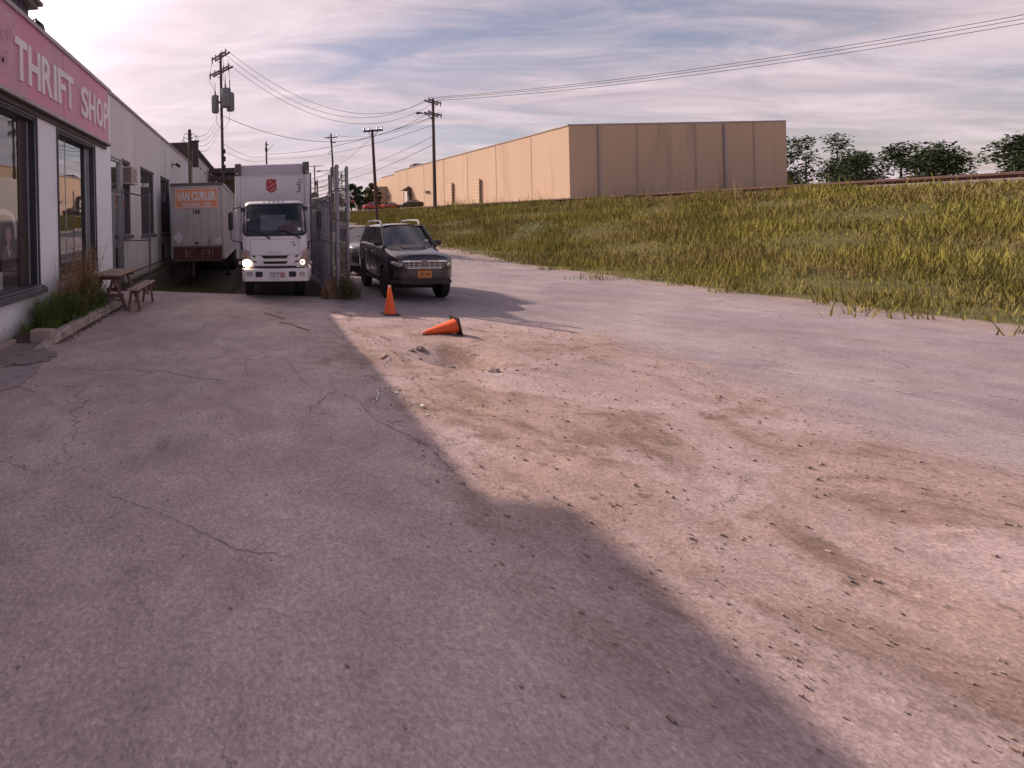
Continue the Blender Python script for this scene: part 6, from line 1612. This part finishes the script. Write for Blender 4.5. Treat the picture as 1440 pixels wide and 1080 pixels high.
for y in (83.5, 76.0):
    z = ground_z(tw(y), y); mb = MB(); mb.box(tw(y)-0.12, tw(y)+0.05, y-1.5, y+1.5, z+0.1, z+3.9); d_ = build(mb, 'loading_door', tan_dark, tbd)
    for k in range(7):
        mb = MB(); mb.box(tw(y)-0.15, tw(y)-0.121, y-1.45, y+1.45, z+0.2+k*0.52, z+0.62+k*0.52); build(mb, 'panel', tan_wall, d_)
wb_ = thing('annex_building', (28, 112, 4.5), 'small pale annex at the far end of the tan building', 'building')
mb = MB(); mb.box(26.6, 28.6, 113, 121, 4.0, 9.2); build(mb, 'wall', van_white, wb_)
mb = MB(); mb.box(26.5, 28.7, 112.9, 121.1, 9.2, 9.35); build(mb, 'roof', coping_mat, wb_)
for x, z in ((27.1, 6.3), (28.0, 6.3)):
    mb = MB(); mb.box(x-0.25, x+0.25, 112.93, 113.0, z, z+1.2); build(mb, 'window', dark_trim, wb_)
lb = thing('shed_building', (29.4, 108, 4.5), 'lower brownish block against the end of the tan wall', 'building')
mb = MB(); mb.box(27.5, 31.5, 109.0, 113, 4.0, 9.9); build(mb, 'wall', tan_dark, lb)
mb = MB(); mb.box(27.4, 31.6, 108.9, 113.1, 9.9, 10.05); build(mb, 'roof', coping_mat, lb)

# ================================================================== RAILWAY AND CROSSING SIGN
rl = thing('railway_track', (15, 58, 3.1), 'rusty railway rails along the top of the grass bank', 'railway')
def rail_pt(y, o): return (crest_x(y)+0.9+o, y, 3.07+0.055*0.9)
for o_ in (0.0, 1.5):
    mb = MB(); mb.tube([rail_pt(y, o_) [:2]+(rail_pt(y, o_)[2]+0.36,) for y in range(-20, 74, 4)], 0.12, 6); build(mb, 'rail', rail_rust, rl)
mb = MB(); mb.grid([[(crest_x(y)-0.1, y, 3.0), (crest_x(y)+0.4, y, 3.26), (crest_x(y)+2.9, y, 3.34), (crest_x(y)+3.6, y, 3.05)] for y in range(-20, 75, 2)])
build(mb, 'ballast', material('ballast', (0.13, 0.10, 0.09), 0.95, var=0.4, scale=2.5, bump=0.8, bscale=6), rl)
k = 0
for y in range(28, 72):
    mb = MB(); mb.beam((crest_x(y)+0.5, y-0.1, 3.36), (crest_x(y)+2.9, y+0.6, 3.40), 0.22, 0.12); build(mb, 'sleeper', pole_wood, rl)
cb = thing('crossing_sign', (8.7, 46, 2.0), 'railway crossbuck sign with red lamps on a pale mast beyond the fence', 'sign')
mb = MB(); mb.cyl((8.75, 46, ground_z(8.75, 46)), (8.75, 46, 5.2), 0.06, n=10); build(mb, 'mast', van_white, cb, smooth=True)
for a in (40, -40):
    mb = MB(); mb.obox((8.75, 45.92-0.02*(a > 0), 4.75), (1.15, 0.02, 0.19), Matrix.Rotation(R(a), 3, 'Y')); build(mb, 'board', van_white, cb)
for x in (-0.35, 0.35):
    mb = MB(); mb.lathe([(0.02, -0.06), (0.17, -0.05), (0.17, 0.05), (0.02, 0.1)], (8.75+x, 45.9, 4.0), 14, 'Y'); build(mb, 'lamp', red_paint, cb, smooth=True)
mb = MB(); mb.box(8.3, 9.2, 45.96, 46.04, 3.95, 4.05); build(mb, 'lamp_arm', black_mat, cb)

# ================================================================== POLES AND WIRES
def insulator(mb, p, up=1): mb.lathe([(0.03, 0), (0.055, 0.05*up), (0.04, 0.08*up), (0.055, 0.12*up), (0.03, 0.17*up), (0.01, 0.19*up)], p, 8)
def utility_pole(name, base, h, r, label, arms, lean=(0, 0), mat=None, cans=(), group=None, extras=True, bells=False):
    t = thing(name, base, label, 'utility pole', group); b = Vector(base)
    top = b+Vector((lean[0], lean[1], h))
    mb = MB(); mb.tube([b-Vector((0, 0, 0.3)), b.lerp(top, 0.5), top], [r*1.15, r, r*0.8], 12); build(mb, 'pole', mat or pole_wood, t, smooth=True)
    ends = []
    for (d, l, ang, tilt, dbl) in arms:
        p = top-Vector((0, 0, d)); dirv = Vector((math.cos(R(ang))*math.cos(R(tilt)), math.sin(R(ang))*math.cos(R(tilt)), math.sin(R(tilt))))
        nrm = Vector((-math.sin(R(ang)), math.cos(R(ang)), 0))
        for s in ((-1, 1) if dbl else (-1,)):
            q = p+nrm*s*(r+0.05); mb = MB(); mb.beam(q-dirv*l/2, q+dirv*l/2, 0.09, 0.12); arm = build(mb, 'crossarm', mat or pole_wood, t)
        e = []
        for f in (-0.46, -0.22, 0.22, 0.46):
            q = p-nrm*(r+0.05)+dirv*l*f
            mb = MB(); insulator(mb, q+Vector((0, 0, 0.06)))
            if bells: insulator(mb, q-Vector((0, 0, 0.06)), -1.6)
            build(mb, 'insulator', porcelain, arm, smooth=True); e.append(q+Vector((0, 0, 0.2)))
        for s in (-1, 1):
            mb = MB(); mb.beam(p-nrm*(r+0.07)+dirv*s*l*0.28, p-nrm*(r+0.02)-Vector((0, 0, 0.55)), 0.03, 0.03); build(mb, 'brace', steel_dark, arm)
        ends.append(e)
    for (dx_, dy_, z, cr, ch) in cans:
        cpos = top-Vector((0, 0, z))+Vector((dx_, dy_, 0))
        mb = MB(); mb.lathe([(cr*0.9, -ch), (cr, -ch+0.04), (cr, -0.06), (cr*1.08, -0.05), (cr*1.05, 0.0), (cr*0.5, 0.07)], cpos, 18)
        for k in range(5):
            a = math.atan2(dy_, dx_)+R(-60+30*k); mb.box(cpos.x+math.cos(a)*cr-0.02, cpos.x+math.cos(a)*cr+0.04, cpos.y+math.sin(a)*cr-0.02, cpos.y+math.sin(a)*cr+0.04, cpos.z-ch+0.1, cpos.z-0.12)
        can = build(mb, 'transformer', xfmr_grey, t, smooth=True, angle=40)
        mb = MB(); q = cpos+Vector((0, 0, 0.06))
        mb.lathe([(0.05, 0), (0.08, 0.06), (0.05, 0.1), (0.08, 0.16), (0.05, 0.2), (0.07, 0.26), (0.03, 0.34), (0.02, 1.0)], q, 8); build(mb, 'bushing', porcelain, can, smooth=True)
        mb = MB(); mb.beam(cpos-Vector((0, 0, ch*0.4)), top-Vector((0, 0, z+ch*0.4)), 0.08, 0.18); build(mb, 'bracket', steel_dark, can)
    return t, ends, top
g0 = ground_z(-2.85, 36)
mp_, mends, mtop = utility_pole('utility_pole', (-2.86, 36, g0), 15.6-g0, 0.12, 'tall wooden pole carrying three grey transformers above the trailer', [(0.25, 2.1, -52, 0, True), (1.45, 2.7, -50, 0, True)], (0.0, 0.0), cans=((-0.50, 0.1, 3.35, 0.28, 1.35), (0.36, -0.34, 2.95, 0.33, 1.45), (0.68, 0.25, 3.15, 0.30, 1.42)), bells=True)
mb = MB()
mb.tube([(-2.70, 35.9, 15.2), (-2.6, 35.85, 14.5), (-2.72, 35.87, 13.8), (-2.5, 35.7, 12.9)], 0.015, 4); mb.tube([(-2.3, 36.3, 15.2), (-2.2, 36.2, 14.2), (-2.22, 36.2, 12.6)], 0.015, 4)
mb.tube([(-3.30, 36, 10.9), (-3.3, 36, 10.2), (-3.0, 35.95, 9.6), (-2.85, 35.86, 9.9)], 0.016, 4); mb.tube([(-2.2, 36.2, 11.0), (-2.3, 36.1, 10.2), (-2.6, 35.95, 9.7), (-2.75, 35.88, 9.5)], 0.016, 4)
mb.tube([(-3.55, 36, 14.9), (-3.8, 36, 13.5), (-3.36, 36.05, 12.6)], 0.013, 4)
build(mb, 'jumper_wire', wire_mat, mp_, fix=False)
mb = MB(); mb.lathe([(0.10, 0), (0.10, 0.35), (0.02, 0.4)], (-2.70, 35.9, 7.0), 10); mb.box(-2.76, -2.62, 35.8, 35.95, 7.6, 7.95); mb.box(-2.76, -2.62, 35.8, 35.95, 6.4, 6.7); build(mb, 'switch_box', black_mat, mp_)
# service mast with transformer box beside the wall
ms = thing('service_pole', (-3.93, 26.0, -0.9), 'short two tone wooden service pole with dark box at the shop wall', 'utility pole')
mb = MB(); mb.tube([(-3.93, 26, -1.0), (-3.93, 26, 5.72)], [0.115, 0.105], 12); build(mb, 'pole_base', pole_sunlit, ms, smooth=True)  # lower half coloured paler to stand for sunlight on it
mb = MB(); mb.tube([(-3.93, 26, 5.72), (-3.95, 26, 7.45)], [0.108, 0.10], 12); mb.lathe([(0.10, 0), (0.06, 0.08), (0.01, 0.1)], (-3.95, 26, 7.45), 12); build(mb, 'pole_top', pole_wood, ms, smooth=True)
mb = MB(); mb.box(-3.80, -3.47, 25.9, 26.2, 5.35, 6.80); build(mb, 'switch_box', material('box_brown', (0.060, 0.035, 0.035), 0.7, var=0.3), ms, bevel=0.02)
mb = MB(); mb.box(-3.86, -3.42, 25.88, 26.22, 6.80, 6.86); build(mb, 'box_cap', dark_trim, ms)
mb = MB()
for z in (6.75, 6.98, 7.22): mb.box(-4.12, -3.76, 25.94, 25.97, z, z+0.03)
build(mb, 'rack', steel_dark, ms)
mb = MB()
for k, (dx_, z) in enumerate(((-0.22, 7.2), (-0.27, 6.95), (0.25, 7.15), (0.36, 7.0))):
    s = -1 if dx_ < 0 else 1
    mb.tube([(-3.95+s*0.08, 25.95, z), (-3.95+dx_, 25.9, z+0.12), (-3.95+dx_*1.5, 25.9, z-0.08), (-3.95+dx_*1.35, 25.92, 6.84 if s > 0 else z-0.5)], 0.016, 4)
mb.tube([(-4.03, 25.9, 5.7), (-4.03, 25.9, -0.9)], 0.022, 6)
build(mb, 'service_cable', wire_mat, ms, fix=False)
def wire(a, b, sag, r, label, group=None, name='overhead_wire'):
    a, b = Vector(a), Vector(b); n = 26
    pts = [a.lerp(b, k/n)-Vector((0, 0, sag*4*(k/n)*(1-k/n))) for k in range(n+1)]
    mb = MB(); mb.tube(pts, r, 4, False)
    return tag(build(mb, name, wire_mat, at=tuple((a+b)/2), fix=False), label, 'wire', group)
for k in range(4):
    wire((-3.62-0.02*k, 25.95, 7.15-0.22*k), (-2.93+0.03*k, 35.9, 11.3-0.30*k), 0.75+0.12*k, 0.013, ('topmost', 'second highest', 'second lowest', 'lowest')[k]+' of four drooping service wires between service pole and transformer pole', 'service wires to the transformer pole')
# street light pole beyond the road whose lamp hangs at the picture edge
SLB = (17.4, 47.5)
sl_, sends, stop = utility_pole('utility_pole', (SLB[0], SLB[1], ground_z(*SLB)), 14.1-ground_z(*SLB), 0.15, 'tall roadside pole with double crossarms and a curved street lamp', [(0.3, 2.6, 45, 0, True), (1.5, 2.8, 45, 0, True)], bells=True)
mb = MB(); lx = (15.55, 46.2); mb.tube([(SLB[0], SLB[1], 11.9), (16.9, 47.15, 12.35), (16.2, 46.65, 12.5), (lx[0]+0.2, lx[1]+0.12, 12.45)], 0.045, 8); arm = build(mb, 'lamp_arm', steel_dark, sl_, smooth=True)
mb = MB(); mb.prism([(lx[0]+0.25, lx[1]+0.1, 12.52), (lx[0]-0.3, lx[1]-0.25, 12.50), (lx[0]-0.42, lx[1]-0.33, 12.38), (lx[0]-0.2, lx[1]-0.18, 12.28), (lx[0]+0.2, lx[1]+0.08, 12.38)], (0.12, -0.16, 0)); build(mb, 'lamp_head', dark_trim, arm, bevel=0.03, seg=2)
# mid distance poles
p525, e525, t525 = utility_pole('utility_pole', (7.97, 32, ground_z(7.97, 32)), 8.25-ground_z(7.97, 32), 0.105, 'leaning brown pole with one wide crossarm before the tan building', [(0.10, 1.32, 8, 3.5, False)], (-0.25, 0.0), mat=material('pole_red_brown', (0.095, 0.045, 0.038), 0.9, var=0.25))
p467, e467, t467 = utility_pole('utility_pole', (9.75, 60, ground_z(9.75, 60)), 13.45-ground_z(9.75, 60), 0.13, 'pole with small crossarm and meter ring above the gate posts', [(0.55, 1.6, 5, 3, False)], (-0.45, 0))
mb = MB(); mb.tube([(9.25+0.22*math.cos(k*math.pi/8)-0.1, 59.85, 10.9+0.22*math.sin(k*math.pi/8)) for k in range(17)], 0.03, 5); mb.box(9.2, 9.9, 59.8, 59.9, 12.2, 12.3); mb.box(9.5, 9.9, 59.8, 59.9, 9.0, 9.1); build(mb, 'bracket', black_mat, p467)
p374, e374, t374 = utility_pole('utility_pole', (1.15, 70, ground_z(1.15, 70)), 14.5-ground_z(1.15, 70), 0.15, 'slim dark pole without crossarm rising behind the truck box', [], (0, 0))
mb = MB(); mb.beam((1.0, 69.9, 14.0), (1.5, 69.9, 14.05), 0.08, 0.12); mb.box(0.95, 1.35, 69.8, 70.0, 13.1, 13.5); mb.beam((1.15, 69.9, 12.8), (2.2, 69.9, 14.0), 0.05, 0.05); build(mb, 'bracket', black_mat, p374)
p442, e442, t442 = utility_pole('utility_pole', (11.9, 100, ground_z(11.9, 100)), 14.3-ground_z(11.9, 100), 0.16, 'most distant pole with crossarm seen above the gate', [(0.15, 3.4, 0, 0, False)])
mb = MB(); mb.box(11.8, 12.2, 99.7, 99.9, 10.0, 10.9); build(mb, 'switch_box', black_mat, p442)
lp = thing('street_lamp', (13.4, 80, 3), 'distant street lamp with a long curved arm above the gate', 'street lamp')
mb = MB(); mb.cyl((13.4, 80, ground_z(13.4, 80)), (13.4, 80, 10.4), 0.08, n=8); build(mb, 'mast', steel_dark, lp)
mb = MB(); mb.tube([(13.4, 80, 10.1), (12.6, 80, 10.75), (11.6, 80, 10.95), (10.5, 80, 10.85)], 0.05, 6); build(mb, 'arm', steel, lp)
mb = MB(); mb.prism([(10.6, 79.9, 10.8), (10.1, 79.9, 10.72), (9.8, 79.9, 10.85), (10.2, 79.9, 11.0), (10.6, 79.9, 10.92)], (0, 0.25, 0)); build(mb, 'lamp_head', dark_trim, lp)
# overhead lines
S = sends
wire(mends[0][3], S[0][1], 3.0, 0.016, 'upper of three high wires sagging between transformer pole and street lamp pole', 'three high wires from the transformer pole')
wire(mends[0][2], S[0][0], 3.4, 0.016, 'second of three high wires sagging between transformer pole and street lamp pole', 'three high wires from the transformer pole')
wire(mends[1][3], S[0][2], 3.4, 0.016, 'lowest of three high wires sagging between transformer pole and street lamp pole', 'three high wires from the transformer pole')
wire((-2.78, 35.9, 10.6), (SLB[0], SLB[1]-0.2, 13.0), 2.6, 0.020, 'dark cable running from below the transformers to the street lamp pole')
wire((t374.x, 70, 12.6), (SLB[0], SLB[1]-0.2, 12.3), 0.9, 0.03, 'thick dark cable crossing the sky low from the slim pole to the street lamp pole')
wire((t374.x, 70, 11.9), (SLB[0], SLB[1]-0.2, 11.5), 1.0, 0.022, 'thinner cable just below the thick dark cable')
wire((-2.8, 36.1, 8.4), (t374.x, 70, 12.4), 0.6, 0.016, 'faint wire from the transformer pole to the slim pole')
wire((-2.8, 36.1, 7.9), (t374.x, 70, 11.8), 0.6, 0.016, 'lower faint wire from the transformer pole to the slim pole')
wire(e467[0][3], S[1][3], 1.0, 0.018, 'wire from the small crossarm pole to the street lamp pole')
wire((t442.x-1.5, 100, 14.0), (-30, 130, 15), 1.5, 0.025, 'far wire leading left from the most distant pole')
wire((t442.x+1.5, 100, 14.0), t525+Vector((0.6, 0.1, 0.1)), 1.2, 0.016, 'wire from the most distant pole to the leaning brown pole')
wire((t442.x, 100, 10.6), (SLB[0], SLB[1]-0.2, 9.6), 1.2, 0.03, 'low cable behind the leaning pole above the tan roof', )
wire((t442.x, 100, 11.8), (SLB[0], SLB[1]-0.2, 10.4), 1.0, 0.022, 'upper of the thin cables above the tan roof')
FAR = (60.0, 22.0, 15.0)
for k in range(3):
    wire(S[0][k], (FAR[0]+k, FAR[1]+k, FAR[2]), 1.6, 0.018, ('nearest', 'middle', 'farthest')[k]+' of three high wires running off from the street lamp pole past the tan building', 'wires leading right from the street lamp pole')

# ================================================================== TREES
def leaf_cloud(mb, c, rad, n, s, r2):
    for _ in range(n):
        d = Vector((r2.gauss(0, 1), r2.gauss(0, 1), r2.gauss(0, 1))).normalized()*(r2.random()**0.4)
        p = Vector((c[0]+d.x*rad[0], c[1]+d.y*rad[1], c[2]+d.z*rad[2]))
        a = Vector((r2.uniform(-1, 1), r2.uniform(-1, 1), r2.uniform(-.6, .6))).normalized()*s*r2.uniform(.5, 1.2); b = Vector((r2.uniform(-1, 1), r2.uniform(-1, 1), r2.uniform(-1, 1))).normalized()*s*r2.uniform(.3, .8)
        mb.add([p-a, p+b, p+a, p-b], [(0, 1, 2, 3)])
def tree(base, h, w, label, seed, leafm=None, n=46, per=200, ls=0.15, trunk=0.22):
    r2 = random.Random(seed); t = thing('tree', base, label, 'tree', 'trees beyond the railway'); b = Vector(base)
    mb = MB(); top = b+Vector((r2.uniform(-.4, .4), r2.uniform(-.4, .4), h*0.8))
    mb.tube([b-Vector((0, 0, 0.3)), b.lerp(top, .4)+Vector((r2.uniform(-.15, .15), 0, 0)), top], [trunk, trunk*.7, trunk*.2], 8)
    cr = MB()
    for k in range(n):
        f = r2.uniform(0.18, 1.0); a = r2.uniform(0, 6.28); prof = math.sin(math.pi*min(1, 0.12+0.86*f))**0.7
        rr = w*prof*math.sqrt(r2.random())*0.95; p = b+Vector((math.cos(a)*rr, math.sin(a)*rr, h*f))
        if k % 3 == 0: mb.tube([b.lerp(top, max(0.15, f*0.8)), (b.lerp(top, f*0.9)+p)/2+Vector((0, 0, 0.2)), p], [trunk*.35, trunk*.2, trunk*.06], 5)
        q = r2.uniform(0.55, 1.25)*w*0.30; leaf_cloud(cr, p, (q, q, q*0.75), per, ls, r2)
    build(mb, 'trunk', pole_wood, t, smooth=True); build(cr, 'crown', leafm or leaf_dark, t, fix=False)
    return t
TREES = [(18.9, 97, 5.4, 2.2, 'rounded dark green tree at the left end of the tree group', leaf_dark), (21.4, 101, 5.2, 2.0, 'dark tree in the middle of the tree group', leaf_dark), (23.6, 99, 5.4, 1.9, 'olive tree with a pointed top near the small annex', leaf_warm), (25.6, 104, 4.4, 1.2, 'short olive tree beside the pale annex', leaf_warm),
         (17.4, 110, 5.2, 2.6, 'broad low dark tree behind the crossing sign', leaf_dark), (14.0, 118, 5.0, 2.2, 'dark tree seen through the chain link left of the crossing sign', leaf_dark), (10.5, 122, 4.8, 2.3, 'dark tree seen through the gate mesh', leaf_dark), (7.0, 126, 5.0, 2.3, 'dark tree beside the truck box top', leaf_warm)]
for i, (x, y, h, w, lab, lm) in enumerate(TREES): tree((x, y, ground_z(x, y)), h, w, lab, 100+i, lm)
# wood along the bank further right
mass = MB(); r2 = random.Random(55)
for k in range(64):
    y = 152-k*1.65; x = 84+r2.uniform(0, 22); hh = r2.uniform(6.0, 12.5); z0 = 3.0
    for _ in range(12):
        f = r2.uniform(0.02, 1)**0.8; wd = 2.9*(1.15-f)
        leaf_cloud(mass, (x+r2.uniform(-wd, wd), y+r2.uniform(-wd, wd), z0+hh*f), (1.5, 1.5, 1.2), 120, 0.24, r2)
    mass.tube([(x, y, z0-0.5), (x+r2.uniform(-.3, .3), y, z0+hh*0.8)], [0.25, 0.06], 6)
tag(build(mass, 'far_woods', leaf_dark, fix=False), kind='stuff')

# ---- tall grass on the bank
def bank_grass():
    r2 = np.random.default_rng(4); n = 420000
    ys = -16+88*r2.random(n)**0.9; t = r2.random(n)
    g = np.array([grass_edge(y) for y in ys]); c_ = np.array([crest_x(y) for y in ys])
    xs = g+(c_-g)*(t**1.1)*0.955+1.4*(np.sin(ys*1.7)*np.sin(ys*0.61+1)+0.6*np.sin(ys*4.3)-0.3)*np.exp(-t*14)
    clump = np.sin(xs*0.9+1.3*np.sin(ys*0.55))*np.sin(ys*0.8+np.sin(xs*0.6))
    keep = r2.random(n) < 0.68+0.3*clump; xs, ys, clump = xs[keep], ys[keep], clump[keep]; n = len(xs)
    zs = np.array([ground_z(x, y) for x, y in zip(xs, ys)])
    dist = np.sqrt(xs**2+ys**2); h = r2.uniform(0.08, 0.34, n)*(1+0.7*clump)*(1+1.6*(r2.random(n) < 0.03))*(0.8+dist/160); w = r2.uniform(0.006, 0.013, n)*(0.5+dist/22)
    a = r2.uniform(0, 6.28, n); dx, dy = np.cos(a)*w, np.sin(a)*w; lx_, ly_ = r2.normal(0, .28, n)*h, r2.normal(0, .28, n)*h
    P = np.stack([np.stack([xs-dx, ys-dy, zs-.03], 1), np.stack([xs+dx, ys+dy, zs-.03], 1), np.stack([xs+lx_, ys+ly_, zs+h], 1)], 1).reshape(-1, 3).astype(np.float32)
    me = bpy.data.meshes.new('bank_grass'); me.vertices.add(3*n); me.vertices.foreach_set('co', P.ravel())
    me.loops.add(3*n); me.loops.foreach_set('vertex_index', np.arange(3*n, dtype=np.int32))
    me.polygons.add(n); me.polygons.foreach_set('loop_start', np.arange(0, 3*n, 3, dtype=np.int32)); me.update(calc_edges=True)
    me.materials.append(grass_olive); o = bpy.data.objects.new('bank_grass', me); COL.objects.link(o); tag(o, kind='stuff')
bank_grass()
